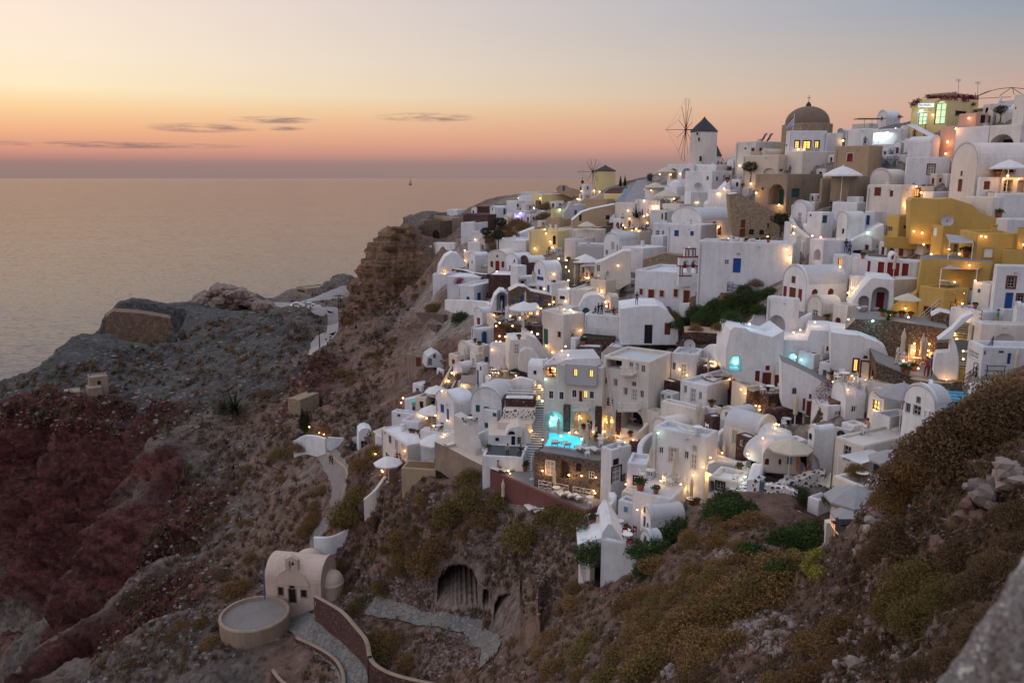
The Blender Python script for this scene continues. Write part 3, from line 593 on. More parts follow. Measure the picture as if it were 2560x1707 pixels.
def terrace_pool(label, x, yb, outline, t=None, mat='pool_glow', lift=.06, z=None):
    """a pool: water sheet with its glow put into the material, inside a low rim, its outline given in photo points lying on one level"""
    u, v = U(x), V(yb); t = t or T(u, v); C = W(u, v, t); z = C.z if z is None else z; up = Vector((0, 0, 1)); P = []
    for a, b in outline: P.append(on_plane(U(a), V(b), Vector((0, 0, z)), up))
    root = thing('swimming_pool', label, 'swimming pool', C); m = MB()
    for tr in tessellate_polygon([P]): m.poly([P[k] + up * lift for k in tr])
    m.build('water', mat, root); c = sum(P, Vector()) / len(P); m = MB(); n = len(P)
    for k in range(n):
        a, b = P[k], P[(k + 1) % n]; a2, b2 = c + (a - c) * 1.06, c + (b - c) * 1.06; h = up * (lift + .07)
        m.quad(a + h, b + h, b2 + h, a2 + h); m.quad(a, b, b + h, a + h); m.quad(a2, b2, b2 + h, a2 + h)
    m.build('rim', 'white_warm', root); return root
h = house; fa = facade
# ================================================================ TOP OF THE TOWN: windmills, domes (photo window 1600,200)
Z(1600, 200)
def windmill(label, x0, x1, yb, yt, yap, hub, spokes, t, mat, roofm, feats=(), taper=1.06):
    u0, u1 = U(x0), U(x1); um = (u0 + u1) / 2; C = W(um, V(yb), t); r = (u1 - u0) / 2 / FP * t
    zt = zat(C.x, C.y, V(yt)); za = zat(C.x, C.y, V(yap)); H = zt - C.z; root = thing('windmill', label, 'windmill', C)
    mb = MB(); mb.lathe(C, [(r * taper, -2.5)] + [(r * (taper + (1 - taper) * k / 8), H * k / 8) for k in range(9)] + [(r * .5, H + .02)], 40); mb.build('tower', mat, root, smooth=True)
    rb = MB(); hc = za - zt; rb.lathe(Vector((C.x, C.y, zt)), [(r * .9, -.05), (r * 1.07, -.12), (r * 1.05, .05), (r * .62, hc * .42), (r * .26, hc * .72), (r * .09, hc * .9), (.05, hc)], 28); rb.build('thatched_cap', roofm, root)
    d = Vector((-C.x, -C.y, 0)).normalized(); side = Vector((-d.y, d.x, 0))
    for (x, y, w, h, col, nm) in feats:
        a = (U(x) - um) / FP * t; a = max(-r * .85, min(r * .85, a)); dep = math.sqrt(max(r * r - a * a, .01)); P = C + Vector((1, 0, 0)) * a; c = P + d * (dep + .03); z = zat(c.x, c.y, V(y)); nrm = Vector((c.x - C.x, c.y - C.y, 0)).normalized(); tan = Vector((-nrm.y, nrm.x, 0))
        ww, hh = w / ZS / FP * t / 2, h / ZS / FP * t / 2; c.z = z; m = MB(); m.box(c, (ww + .08, .06, hh + .08), (tan, nrm, Vector((0, 0, 1)))); fo = m.build(nm, 'white_paint' if col != 'R' else 'redbrown', root)
        m = MB(); m.box(c + nrm * .07, (ww, .02, hh), (tan, nrm, Vector((0, 0, 1)))); m.build('panel', CM[col][1], fo)
    hx, hy = hub; hp = W(U(hx), V(hy), t - r * .8); rot = MB(); rot.bar(hp, Vector((C.x, C.y, zt + .3)), .13); rot.build('axle', 'pole_wood', root)
    hb = MB(); hb.lathe(hp - Vector((0, 0, .3)), [(.02, 0), (.3, .1), (.3, .5), (.02, .6)], 10); hb.build('hub', 'pole_wood', root); rim = MB(); tips = []
    for (x, y) in spokes:
        q = W(U(x), V(y), t - r * .8); tips.append(q); s = MB(); s.bar(hp, q, .075, .04); s.build('sail_pole', 'pole_wood', root)
    for p, q in zip(tips, tips[1:] + tips[:1]):
        if (p - q).length < 9: rim.bar(p, q, .012, n=4)
    nose = W(U(hx - (tips and (x1 - x0) * .75)), V(hy), t - r * 1.4); rim.bar(hp, nose, .06)
    for p in tips[::2]: rim.bar(nose, p, .01, n=4)
    rim.build('rigging', 'pole_wood', root); return root
windmill('tall white windmill with dark thatched cap on the ridge', 606, 922, 1040, 632, 450, (562, 610), [(563, 228), (603, 232), (632, 340), (640, 518), (620, 735), (585, 910), (541, 1000), (502, 985), (471, 878), (458, 705), (308, 610), (475, 495), (514, 330)], 186, 'white_warm', 'thatch',
    [(688, 658, 26, 30, 'k', 'window'), (710, 728, 22, 38, 'k', 'window'), (740, 965, 30, 60, 'k', 'window'), (862, 975, 46, 95, 'R', 'door')])
b = MB(); C = W(U(930), V(935), 205); root = thing('windmill', 'dark thatched cone roof peeping from behind the tall windmill', 'windmill', C)
b.lathe(C - Vector((0, 0, 4)), [(1.4, 0), (1.4, 4)], 24); b.build('tower', 'white_warm', root, smooth=True); b = MB(); b.lathe(C, [(1.6, 0), (1.1, .9), (.6, 1.9), (.05, 2.9)], 24); b.build('thatched_cap', 'thatch', root)
house('white terrace block with two arched bays below the tall windmill', 650, 1200, 1030, 332, 905, 62, f=[('n', 'L', 405, 1150, 110, 130, 'n', 2.5), ('n', 'L', 570, 1145, 120, 130, 'n', 2.5), ('w', 'R', 740, 1118, 52, 22, 'k')], t=178)
house('long white house with sloping roofline left of the domed alley', 876, 1360, 1112, 545, 1115, 50, f=[('w', 'L', 828, 1205, 24, 46, 'H'), ('w', 'R', 946, 1212, 26, 52, 'H'), ('d', 'R', 1035, 1228, 38, 118, 'D'), ('w', 'R', 1100, 1178, 14, 26, 'k')], t=165)
house('low white roof beside the windmill steps', 930, 1130, 1040, 560, 1240, 40, 'flat', t=174)
house('white flat roofed mansion with solar heaters on the skyline', 1412, 960, 748, 1170, 1745, 48, f=[('w', 'R', 1292, 832, 10, 10, 'k'), ('d', 'R', 1478, 872, 32, 74, 'N', 'cream'), ('w', 'R', 1660, 860, 22, 26, 'k'), ('w', 'L', 1384, 870, 38, 72, 'N', 'cream'), ('w', 'L', 1290, 840, 20, 22, 'k')], t=172)
house('white cube house with cream parapet at the left of the mansion', 1205, 950, 790, 1165, 1330, 40, f=[('w', 'R', 1292, 835, 12, 14, 'k')], t=176)
house('cream barrel vaulted house in front of the mansion', 1530, 965, 895, 1478, 1770, 25, 'vR', 'cream', [('w', 'L', 1505, 850, 8, 30, 'k')], t=158)
house('cream wall block below the belfry', 1690, 1160, 915, 1255, 2240, 58, 'flat', 'cream', [('A', 'R', 2060, 982, 40, 62, 'k'), ('w', 'R', 1730, 1105, 40, 26, 'N'), ('A', 'R', 2232, 1085, 56, 80, 'R'), ('n', 'L', 1583, 1112, 140, 64, 'n', .4)], t=150)
# belfry wall with two bells
C = W(U(1355), V(1055), 148); root = thing('belfry', 'pierced stone bell wall with two hanging bells', 'belfry', C); e = (W(U(1682), V(1055), 152) - C); L_ = Vector((e.x, e.y, 0)).length; d = Vector((e.x, e.y, 0)).normalized(); n_ = Vector((d.y, -d.x, 0)); fc = Face(C, d, n_, L_, 2.6)
mb = MB(); hl = [arch_pts(L_ * a, L_ * (a + .13), .3, 2.1) for a in (.08, .30, .58, .82)]; wall_poly(mb, fc, [(0, 0), (L_, 0), (L_, 2.7), (0, 2.7)], hl)
for lp in hl: opening(mb, fc, lp, .5, False)
bk = Face(C - n_ * .5, d, -n_, L_, 2.7); wall_poly(mb, bk, [(0, 0), (L_, 0), (L_, 2.7), (0, 2.7)], hl); mb.quad(fc.P(0, 2.7), fc.P(L_, 2.7), bk.P(L_, 2.7), bk.P(0, 2.7)); mb.quad(fc.P(0, 0), fc.P(0, 2.7), bk.P(0, 2.7), bk.P(0, 0)); mb.quad(fc.P(L_, 0), fc.P(L_, 2.7), bk.P(L_, 2.7), bk.P(L_, 0)); mb.build('bell_wall', 'cream', root)
for k, a in enumerate((.365, .645)):
    q = fc.P(L_ * a, .55, -.25); bb = MB(); bb.lathe(q, [(.42, 0), (.3, .3), (.24, .7), (.12, .9), (.03, 1.35)], 12); bb.build('bell', 'bronze', root, smooth=True)
# great brown domed church
C = W(U(2032), V(770), 147); root = thing('church', 'great brown domed church with stone drum on the ridge', 'church', C); r = (2290 - 1778) / ZS / 2 / FP * 147; zd = zat(C.x, C.y, V(545)); zt = zat(C.x, C.y, V(322))
b = MB(); b.lathe(Vector((C.x, C.y, C.z)), [(r * 1.16, -3), (r * 1.16, zd - C.z - .1), (r * 1.12, zd - C.z)], 8, rot=R(15)); b.quad(*[Vector((C.x + r * 1.1 * math.cos(R(15 + a)), C.y + r * 1.1 * math.sin(R(15 + a)), zd)) for a in (0, 90, 180, 270)]); b.build('drum', 'tan_stone', root)
b = MB(); b.lathe(Vector((C.x, C.y, zd - .02)), [(r * 1.02, 0), (r * 1.0, .3)] + [(r * math.cos(k * math.pi / 24), .3 + (zt - zd - .3) * math.sin(k * math.pi / 24)) for k in range(1, 13)], 40); b.build('dome', 'dome_brown', root, smooth=True)
b = MB(); b.lathe(Vector((C.x, C.y, zt - .1)), [(.5, 0), (.45, .4), (.25, .7), (.03, .9)], 12); b.bar((C.x, C.y, zt + .6), (C.x, C.y, zt + 1.9), .05); b.bar((C.x - .3, C.y, zt + 1.45), (C.x + .3, C.y, zt + 1.45), .05); b.build('finial_cross', 'bronze', root)
house('white house with three lit windows below the great dome', 1826, 905, 622, 1775, 2275, 22, f=[('d', 'R', 1925, 792, 52, 90, 'Y', 'dark_wood'), ('d', 'R', 2045, 795, 90, 96, 'Y', 'dark_wood'), ('d', 'R', 2168, 790, 50, 84, 'Y', 'dark_wood'), ('w', 'L', 1796, 800, 12, 30, 'k')], ft=136)
house('grey white house with sloping blue roof right of the dome house', 2290, 860, 650, 2255, 2470, 25, f=[], ft=139)
house('broad pale wall under the great dome', 1990, 1010, 872, 1770, 2400, 40, 'slab', 'white_warm', ft=133)
house('ruined tan stone house with wide arch and green door', 1790, 1520, 1150, 1400, 2215, 55, 'flat', 'old_tan', [('n', 'L', 1670, 1400, 190, 250, 'T', 2.2), ('w', 'R', 1905, 1385, 95, 105, 'T', 'old_tan'), ('w', 'L', 1500, 1332, 24, 28, 'k')], rmat='paving')
house('tan plastered block right of the ruined arch house', 2215, 1530, 1205, 2185, 2560, 28, 'flat', 'old_tan', rmat='paving')
house('white cube with bougainvillea pot left of the ruined arch', 1225, 1370, 1215, 1112, 1330, 35, f=[('w', 'L', 1190, 1280, 30, 50, 'k')])
house('small white vault below the long sloping house', 700, 1345, 1290, 635, 770, 25, 'vR', f=[('w', 'L', 692, 1312, 16, 34, 'H')], t=160)
house('round white cistern roof left of the small vault', 450, 1430, 1310, 298, 570, 45, 'dome', t=163)
house('white house with tiny arched window under the alley lamps', 620, 1545, 1372, 540, 915, 30, f=[('n', 'R', 690, 1500, 70, 30, 'n', .4)], t=152)
house('white slope roof house beside the tan ruin', 1100, 1560, 1345, 820, 1180, 60, t=150)
house('low white gate building with lamps in the alley', 1110, 1400, 1300, 960, 1190, 50, mat='white_warm', t=157)
house('white restaurant terrace with cafe umbrellas below the windmill steps', 200, 1570, 1480, -60, 560, 55, t=172)
house('white terrace with railing below the two arched bays', 260, 1420, 1290, 60, 560, 45, t=172, par=.6)
house('white balustraded restaurant roof behind the big vault', 480, 1660, 1520, 270, 830, 48, t=161, par=.7)
# ================================================================ right of the ridge (photo window 2080,200)
Z(2080, 200)
house('yellow shop front with arched fanlight and bright doors', 1405, 560, 215, 955, 1760, 62, 'flat', 'shop_yellow', [('d', 'L', 1108, 478, 105, 150, 'g', 'white_paint'), ('D', 'L', 1330, 400, 130, 280, 'g', 'shop_yellow'), ('w', 'R', 1575, 412, 130, 55, 'k', 'salmon')], name='shop', cat='shop', t=128)
house('brown flat topped upper storey behind the shop sign', 1410, 350, 152, 1150, 1780, 62, 'flat', 'tan', t=131.5)
house('small white vault with tiny window left of the shop', 660, 545, 470, 545, 830, 28, 'vR', f=[('w', 'L', 610, 475, 20, 48, 'k')], t=150)
house('open white shop gallery full of bright lamps', 830, 800, 590, 470, 900, 62, 'flat', 'white', [('b', 'L', 650, 715, 300, 150, 'n', 2.5)], t=139, name='shop', cat='shop')
house('pale terrace house left of the bright gallery', 470, 790, 590, 160, 560, 55, f=[], t=143)
house('white glazed roof box above the pale terrace house', 455, 600, 528, 245, 560, 55, t=146)
house('brown pink house with red arched window', 430, 1180, 800, 15, 590, 60, 'flat', 'tan', [('D', 'L', 222, 950, 72, 100, 'R', 'cream')], t=132)
house('tan stone terrace wall under the cafe umbrella', 195, 1500, 1170, -30, 450, 55, 'flat', 'old_tan', rmat='paving', t=128)
house('white house with blue balcony rails and grey framed window', 900, 1260, 945, 880, 1420, 18, f=[('w', 'R', 1212, 1095, 82, 115, 'D', 'redbrown')], t=124, par=.5)
house('white vault with blue railed porch in front', 1210, 900, 760, 920, 1310, 60, 'vL', f=[], t=128)
house('white hipped house above the blue railings', 1190, 800, 700, 880, 1310, 50, 'shed', rise=2, t=130)
house('white wall block right of the bright gallery', 860, 720, 560, 830, 1200, 20, f=[], t=134, par=.5)
house('salmon pink lit house beside the shop steps', 1540, 700, 560, 1320, 1760, 50, 'flat', 'salmon', t=121)
house('pink stepped wall house under the thatched pergola', 1760, 560, 400, 1540, 1900, 50, 'flat', 'salmon', [('d', 'R', 1850, 480, 60, 100, 'k')], t=123)
house('tall white tower house at the right edge with black doorway', 2340, 560, 165, 2195, 2560, 62, 'flat', 'white_warm', [('w', 'L', 2250, 345, 14, 26, 'k')], t=112)
stairs('steep outdoor flight climbing to the tower house', (1990, 545, 113), (2180, 260, 115), 2.2, 14, 'roof_grey', 'white', 'white')
house('white house with wide arched porch and dark door', 1900, 870, 560, 1490, 2280, 58, 'flat', 'white', [('n', 'R', 2075, 790, 290, 190, 'k', 2.5)], t=112, rmat='roof_grey')
house('big white arch house at the right edge', 2290, 870, 540, 1905, 2560, 65, 'flat', 'white', [('n', 'L', 2080, 765, 300, 200, 'k', 2.5), ('w', 'R', 2310, 745, 16, 22, 'k')], t=110)
house('white barrel vaulted church like house with tall gable', 1725, 1500, 1010, 1420, 2560, 30, 'vR', 'white_warm', [('w', 'L', 1586, 1145, 24, 60, 'N'), ('d', 'L', 1568, 1290, 50, 150, 'N'), ('A', 'R', 2185, 1110, 100, 50, 'k', 'ochre')], t=103)
house('white cube annex with brown shuttered window', 1795, 1530, 1190, 1750, 2080, 30, f=[('w', 'R', 1898, 1292, 75, 100, 'N')], t=100)
house('glowing veranda house with lanterns at the right edge', 2060, 1400, 1190, 2000, 2560, 22, 'flat', 'cream', [('b', 'R', 2155, 1300, 115, 160, 'k', 1.2), ('b', 'R', 2330, 1300, 110, 150, 'n', 1.2)], t=102)
house('white garden wall terrace under the glowing veranda', 2000, 1600, 1390, 1960, 2560, 24, f=[], t=99)

house('white round gabled house with small red brown windows', 820, 1720, 1285, 400, 985, 64, 'flat', 'white_warm', [('w', 'L', 560, 1368, 80, 104, 'N'), ('w', 'L', 728, 1392, 40, 72, 'N')], t=110)
house('tall round headed gable rising over its white flat front', 690, 1400, 1200, 450, 900, 62, 'vR', 'white_warm', t=111.5)
house('low glowing cafe room between the gabled house and the vault', 990, 1450, 1300, 970, 1240, 24, 'flat', 'cream', [('w', 'R', 1042, 1370, 62, 100, 'O', 'redbrown')], t=110)
house('white rounded terrace with potted plants behind the ochre house', 1240, 1450, 1370, 1110, 1560, 40, f=[], t=108)
house('white flat house at the foot of the tan terrace', 300, 1610, 1500, 0, 370, 60, t=122)
house('white cube house beside the gabled house', 330, 1560, 1430, 175, 380, 60, t=121)
# ================================================================ BELL CHURCH AND THE BIG VAULT (photo window 1600,480)
Z(1600, 480)
h('large white barrel vault with blank round gable above the bell church', 745, 600, 352, 372, 1185, 35, 'vR', f=[('w', 'R', 912, 375, 38, 90, 'N'), ('A', 'R', 975, 470, 45, 110, 'N')], rmat='roof_grey', rise=9)
h('white house with two blue shuttered windows below the big vault', 735, 770, 405, 330, 925, 62, f=[('w', 'L', 447, 505, 55, 75, 'B'), ('w', 'L', 637, 508, 42, 56, 'B')])
h('long white retaining wall house with blue door and sign plate', 1850, 1010, 632, 705, 1900, 84, f=[('d', 'L', 1187, 900, 95, 175, 'B'), ('w', 'L', 1205, 765, 48, 38, 'D'), ('w', 'L', 1062, 858, 56, 60, 'K')], par=.5)
fa('tall ruined stone gable with crumbling sloping roof line', 1400, 560, [(1090, 30), (1200, 15), (1690, 265), (1700, 400), (1745, 560), (1180, 570), (1110, 300)], 5, 9, 'tan_stone', [('w', 'F', 1262, 390, 55, 100, 'N'), ('d', 'F', 1255, 500, 70, 100, 'N'), ('w', 'F', 1570, 415, 20, 60, 'k'), ('w', 'F', 1365, 490, 60, 65, 'k'), ('w', 'F', 1490, 495, 55, 60, 'k')], rmat='white_warm')
fa('white sloping roof slab leaning on the stone gable', 1000, 200, [(830, 150), (1100, -130), (1110, 30), (1085, 200), (830, 200)], 10, 5)
h('white bell church with cream framed windows and two brown doors', 830, 1330, 1010, -66, 1085, 72, f=[('w', 'L', 15, 1222, 38, 72, 'N', 'cream'), ('d', 'L', 137, 1282, 72, 172, 'N', 'cream'), ('w', 'L', 268, 1245, 48, 76, 'N', 'cream'), ('w', 'L', 440, 1238, 48, 92, 'N', 'cream'), ('d', 'L', 572, 1282, 76, 150, 'N', 'cream'), ('w', 'L', 708, 1270, 48, 88, 'N', 'cream'), ('w', 'L', 580, 1112, 46, 92, 'N', 'cream')], name='church', cat='church', dt=-1)
fa('brown masonry back wall behind the church roof', 600, 1000, [(35, 835), (300, 748), (430, 772), (560, 778), (720, 832), (1075, 922), (1075, 1030), (35, 985)], 0, 3, 'tan_stone', dt=4)
# belfry of the bell church
def belfry(label, x0, x1, yt, yb, t, trim='red_paint', mat='white'):
    a = W(U(x0), V(yb), t); b_ = W(U(x1), V(yb), t + .6); d = b_ - a; d.z = 0; L_ = d.length; d.normalize(); n_ = Vector((d.y, -d.x, 0)); Hh = zat(a.x, a.y, V(yt)) - a.z; fc = Face(a, d, n_, L_, Hh); root = thing('belfry', label, 'belfry', a); up = Vector((0, 0, 1)); m = MB()
    hl = [arch_pts(L_ * .18, L_ * .43, Hh * .06, Hh * .52), arch_pts(L_ * .57, L_ * .82, Hh * .06, Hh * .52), arch_pts(L_ * .34, L_ * .46, Hh * .68, Hh * .86), arch_pts(L_ * .54, L_ * .66, Hh * .68, Hh * .86)]
    out = [(0, -1.5), (L_, -1.5), (L_, Hh * .64), (L_ * .76, Hh * .64), (L_ * .76, Hh * .92), (L_ * .58, Hh * .92), (L_ * .5, Hh), (L_ * .42, Hh * .92), (L_ * .24, Hh * .92), (L_ * .24, Hh * .64), (0, Hh * .64)]
    wall_poly(m, fc, out, hl); th = .7
    for lp in hl: opening(m, fc, lp, th, False)
    bk = Face(a - n_ * th, d, -n_, L_, Hh); wall_poly(m, bk, out, hl)
    for k in range(len(out)): p, q = out[k], out[(k + 1) % len(out)]; m.quad(fc.P(*p), fc.P(*q), bk.P(*q), bk.P(*p))
    m.build('bell_wall', mat, root); m = MB()
    for (s0, s1, z, hh) in ((-.03, 1.03, .64, .035), (-.03, 1.03, .34, .03), (0, 1, .0, .03), (.24, .5, .92, .03), (.5, .76, .92, .03)):
        m.box(fc.P(L_ * (s0 + s1) / 2, Hh * z, -.33), (L_ * (s1 - s0) / 2, .42, Hh * hh / 2), (d, n_, up))
    for s0 in (.04, .16, .84, .96): m.box(fc.P(L_ * s0, Hh * .17, .01), (L_ * .015, .04, Hh * .16), (d, n_, up))
    for s0 in (.27, .4, .6, .73): m.box(fc.P(L_ * s0, Hh * .78, .01), (L_ * .015, .04, Hh * .11), (d, n_, up))
    m.build('trim', trim, root)
    for s0 in (.305, .695):
        q = fc.P(L_ * s0, Hh * .26, -th / 2); m = MB(); m.lathe(q, [(.3, 0), (.2, .25), (.15, .5), (.02, .65)], 10); m.bar(q + up * .6, q + up * (Hh * .26), .03); m.build('bell', 'bronze', root, smooth=True)
    return root
belfry('white belfry with dark red trim on the church roof', 478, 735, 668, 1028, h.__globals__['HOUSES'][-2][0]['t'] + .3)
wall('white curving garden wall climbing above the shrubs', [(310, 1382, 1440), (600, 1352, 1425), (900, 1282, 1360), (1150, 1160, 1215), (1300, 1078, 1130), (1500, 952, 1060), (1700, 852, 960), (1840, 838, 940)], .6)
stairs('grey steps beside the church side wall', (950, 1260), (1160, 1110), 2, 9, 'roof_grey')
h('white barrel vaulted house with red brown doors and shutters', 2018, 1425, 1140, 1735, 2520, 36, 'vR', f=[('d', 'L', 1868, 1280, 82, 225, 'N', 'white_paint'), ('w', 'L', 1775, 1225, 42, 148, 'R'), ('w', 'L', 1960, 1262, 46, 148, 'R'), ('w', 'L', 1880, 1073, 48, 84, 'N'), ('A', 'R', 2140, 1262, 72, 145, 'N'), ('A', 'R', 2335, 1255, 70, 145, 'N')], rmat='roof_grey', rise=9)
h('white block with arched aqua niche above the red shuttered vault', 2228, 950, 590, 2062, 2560, 30, f=[('n', 'L', 2172, 765, 88, 130, 'n', .8)])
h('white terrace with rails behind the vaulted house', 2240, 1010, 935, 1830, 2340, 60, par=.2, mat='white')
h('narrow white pillar wall beside the lamp lit steps', 1838, 520, 362, 1762, 1860, 50, dt=-2)
h('stout white pillar under the street lamp', 1905, 800, 525, 1800, 1960, 50, dt=-1)
wall('lamp lit rough wall along the alley steps', [(1830, 290, 420), (1850, 330, 470), (1905, 420, 560), (2000, 500, 640), (2060, 560, 680)], .7, 'white_warm')
h('small white vault with tall brown door left of the yellow lamp', 2030, 400, 230, 1850, 2110, 40, 'vR', f=[('d', 'L', 1955, 325, 40, 140, 'D')])
h('white terrace house with balustrade under the tan ruin', 2212, 560, 250, 2028, 2352, 55, f=[('w', 'L', 2090, 285, 20, 26, 'k'), ('w', 'R', 2265, 335, 60, 92, 'T')])
h('white parapet terrace above the steps right of the alley', 2060, 560, 395, 1985, 2240, 20, f=[('w', 'R', 2095, 455, 40, 60, 'k')], par=.7)
h('low white roof below the tan ruin', 1880, 260, 160, 1850, 2352, 15, par=.2)
# ================================================================ OCHRE HOUSES (photo window 2080,480)
Z(2080, 480)
fa('tall ochre back wall with sloping shoulder behind the yellow court', 1400, 640, [(960, 110), (990, 72), (1290, 90), (1455, 75), (1600, 120), (1720, 160), (1830, 270), (2100, 340), (2240, 440), (2245, 640), (960, 640)], 8, 5, 'ochre')
h('ochre house with lit doorway under a grey shade sail', 790, 700, 292, 640, 1330, 25, 'flat', 'ochre', [('w', 'L', 710, 450, 60, 55, 'H'), ('w', 'R', 895, 430, 34, 34, 'k'), ('w', 'R', 985, 465, 60, 110, 'O', 'ochre'), ('d', 'R', 1115, 485, 50, 170, 'O', 'white_paint')])
h('small ochre annex with white shuttered window', 1345, 690, 408, 1205, 1500, 55, 'flat', 'ochre', [('w', 'L', 1240, 480, 52, 105, 'W')], dt=-1)
fa('low rounded ochre terrace wall in front of the lit doorway', 900, 690, [(635, 545), (780, 555), (1130, 575), (1180, 595), (1210, 650), (1215, 720), (640, 680)], 4, 1.2, 'ochre', dt=-2)
h('ochre block with white loungers on its roof and one white window', 1745, 870, 500, 1735, 2250, 18, 'flat', 'ochre', [('w', 'R', 1915, 745, 108, 110, 'W', 'ochre')], par=.3, dt=-1)
h('rounded ochre chimney block at the right of the lounger roof', 2260, 700, 440, 2240, 2340, 25, 'flat', 'ochre')
h('low ochre wall at the right of the white window block', 2100, 850, 700, 2085, 2560, 15, 'flat', 'ochre', par=.2)
fa('sloping ochre wall carrying the middle terrace', 1500, 1230, [(1105, 830), (1300, 818), (1700, 850), (1980, 872), (1960, 900), (1920, 1130), (1650, 1200), (1100, 1260), (1030, 1300)], 4, 5, 'ochre', rmat='paving')
h('ochre block with railed sun terrace and wide brown window', 1345, 1570, 1190, 1042, 1640, 50, 'flat', 'ochre', [('w', 'L', 1192, 1460, 140, 108, 'N', 'ochre'), ('w', 'R', 1515, 1335, 20, 40, 'k')], par=.15)
fa('ochre garden wall behind the orange parasol', 880, 1540, [(750, 1400), (1040, 1230), (1060, 1560), (670, 1540)], 0, 3, 'ochre')
h('white house with three red shutters and arched dormer window', 1032, 1090, 850, 230, 1110, 74, f=[('w', 'L', 452, 900, 34, 150, 'R'), ('w', 'L', 600, 932, 78, 160, 'R', 'white_paint'), ('d', 'L', 750, 955, 150, 200, 'R', 'white_paint'), ('w', 'L', 897, 955, 80, 172, 'R', 'white_paint')], par=.3, rmat='white')
fa('round headed dormer arch with red brown fanlight', 763, 850, [(715, 850), (715, 790), (735, 758), (765, 745), (800, 760), (820, 790), (820, 850)], 6, 3, 'white', [('A', 'F', 764, 800, 70, 55, 'R')], name='dormer', cat='dormer', ft=h.__globals__['HOUSES'][-1][0]['t'] - 0.9, carve=False)
fa('white stair fronted house with wide blue arch and red door', 600, 1540, [(215, 1400), (350, 1200), (490, 1053), (765, 1075), (752, 1545), (215, 1545)], 6, 6, 'white', [('n', 'F', 590, 1335, 215, 340, 'R', 2.2), ('n', 'F', 385, 1390, 130, 240, 'n', 1.5)])
fa('white tapering side wall right of the blue arch', 930, 1300, [(765, 1075), (1110, 1060), (1030, 1200), (940, 1300), (745, 1405)], 40, 2.5, 'white_warm', dt=0)
h('white house with one orange lit window left of the red shutters', 232, 1010, 780, 0, 430, 55, f=[('w', 'L', 95, 868, 44, 112, 'O')])
h('lamp lit white block below the orange window', 212, 1310, 1015, 195, 432, 20, par=.2, dt=-1)
h('white cube with small arched red door left of the blue arch', 178, 1650, 1390, 0, 312, 52, f=[('A', 'L', 75, 1580, 62, 90, 'R')])
fa('swept white roof slope left of the ochre house', 400, 660, [(150, 640), (400, 512), (560, 432), (640, 396), (640, 700), (150, 720)], 8, 5)
h('white low house under the swept roof', 160, 760, 600, 0, 260, 60)
h('white tower house with narrow blue door', 505, 470, 238, 385, 640, 55, f=[('d', 'L', 440, 345, 42, 118, 'B')])
h('small white gable with lantern beside two onlookers', 170, 600, 330, 45, 390, 35, 'vR', f=[('w', 'L', 135, 480, 26, 60, 'k')])
h('white cube with tiny drains above the onlookers', 300, 310, 130, 0, 400, 70)
h('two storey white house with blue doors and grey windows', 1962, 1490, 895, 1920, 2600, 14, f=[('w', 'R', 2195, 1105, 88, 128, 'H', 'redbrown'), ('d', 'R', 2165, 1345, 96, 220, 'B'), ('w', 'R', 2310, 1320, 84, 130, 'H', 'redbrown')], rmat='pink')
h('white cube annex with tiny blue window and open blue door', 1915, 1420, 1130, 1700, 2125, 45, f=[('w', 'L', 1800, 1210, 34, 44, 'B'), ('d', 'R', 1975, 1300, 70, 175, 'B')])
h('white terrace with black railings in front of the blue doors', 1850, 1600, 1470, 1440, 2100, 55, par=.1)
h('white slope wall behind the ochre lounger roof', 1960, 300, 60, 1600, 2352, 55, t=95)
h('white garden house behind the dark shrub at the right edge', 2150, 420, 330, 2000, 2560, 30, t=93)
# ================================================================ RED SHUTTER TERRACES (photo window 1600,760)
Z(1600, 760)
fa('white barrel ended house with two black doorways below the church', 200, 500, [(-100, 40), (0, 25), (225, 25), (330, 75), (420, 190), (465, 300), (470, 410), (465, 500), (-240, 500), (-240, 60)], 5, 7, 'white', [('d', 'F', 103, 370, 98, 230, 'k'), ('d', 'F', 338, 305, 72, 145, 'N')])
h('white stair fronted block with large round arch', 1858, 420, -60, 1532, 1925, 62, f=[('n', 'L', 1675, 270, 205, 270, 'N', 2.4)], dt=-1)
fa('white flared wall of the infinity pool terrace', 1400, 1000, [(1060, 540), (1110, 320), (1150, 280), (1300, 300), (1345, 340), (1620, 405), (1760, 330), (1760, 700), (1750, 1100), (1260, 1050), (1090, 820), (1050, 800)], 12, 6, 'white', [('n', 'F', 1172, 735, 160, 200, 'n', 2.5), ('w', 'F', 1437, 890, 58, 150, 'R', 'white_paint'), ('d', 'F', 1550, 955, 108, 230, 'N'), ('w', 'F', 1675, 940, 58, 150, 'R', 'white_paint'), ('w', 'F', 1563, 782, 54, 62, 'R', 'white_paint')])
fa('white shell shaped wall behind the upper pool', 1450, 300, [(1270, 275), (1370, 195), (1395, 145), (1450, 105), (1520, 95), (1560, 300), (1500, 330)], 6, .5, 'white', dt=2)
wall('sweeping white stair wall beside the round arch', [(1760, 350, 520), (1850, 250, 420), (1950, 170, 360), (2080, 105, 280)], .5)
fa('white wall with aqua lit bathing niche', 1900, 720, [(1740, 700), (1755, 440), (2050, 445), (2100, 320), (2352, 330), (2545, 375), (2545, 960), (2300, 900), (2200, 820), (2040, 740)], 3, 6, 'white', [('n', 'F', 1870, 655, 90, 100, 'n', .6), ('n', 'F', 1985, 685, 36, 45, 'n', .3), ('w', 'F', 2140, 665, 86, 148, 'R', 'white_paint'), ('w', 'F', 2310, 548, 56, 60, 'R', 'white_paint'), ('d', 'F', 2285, 735, 108, 235, 'N')])
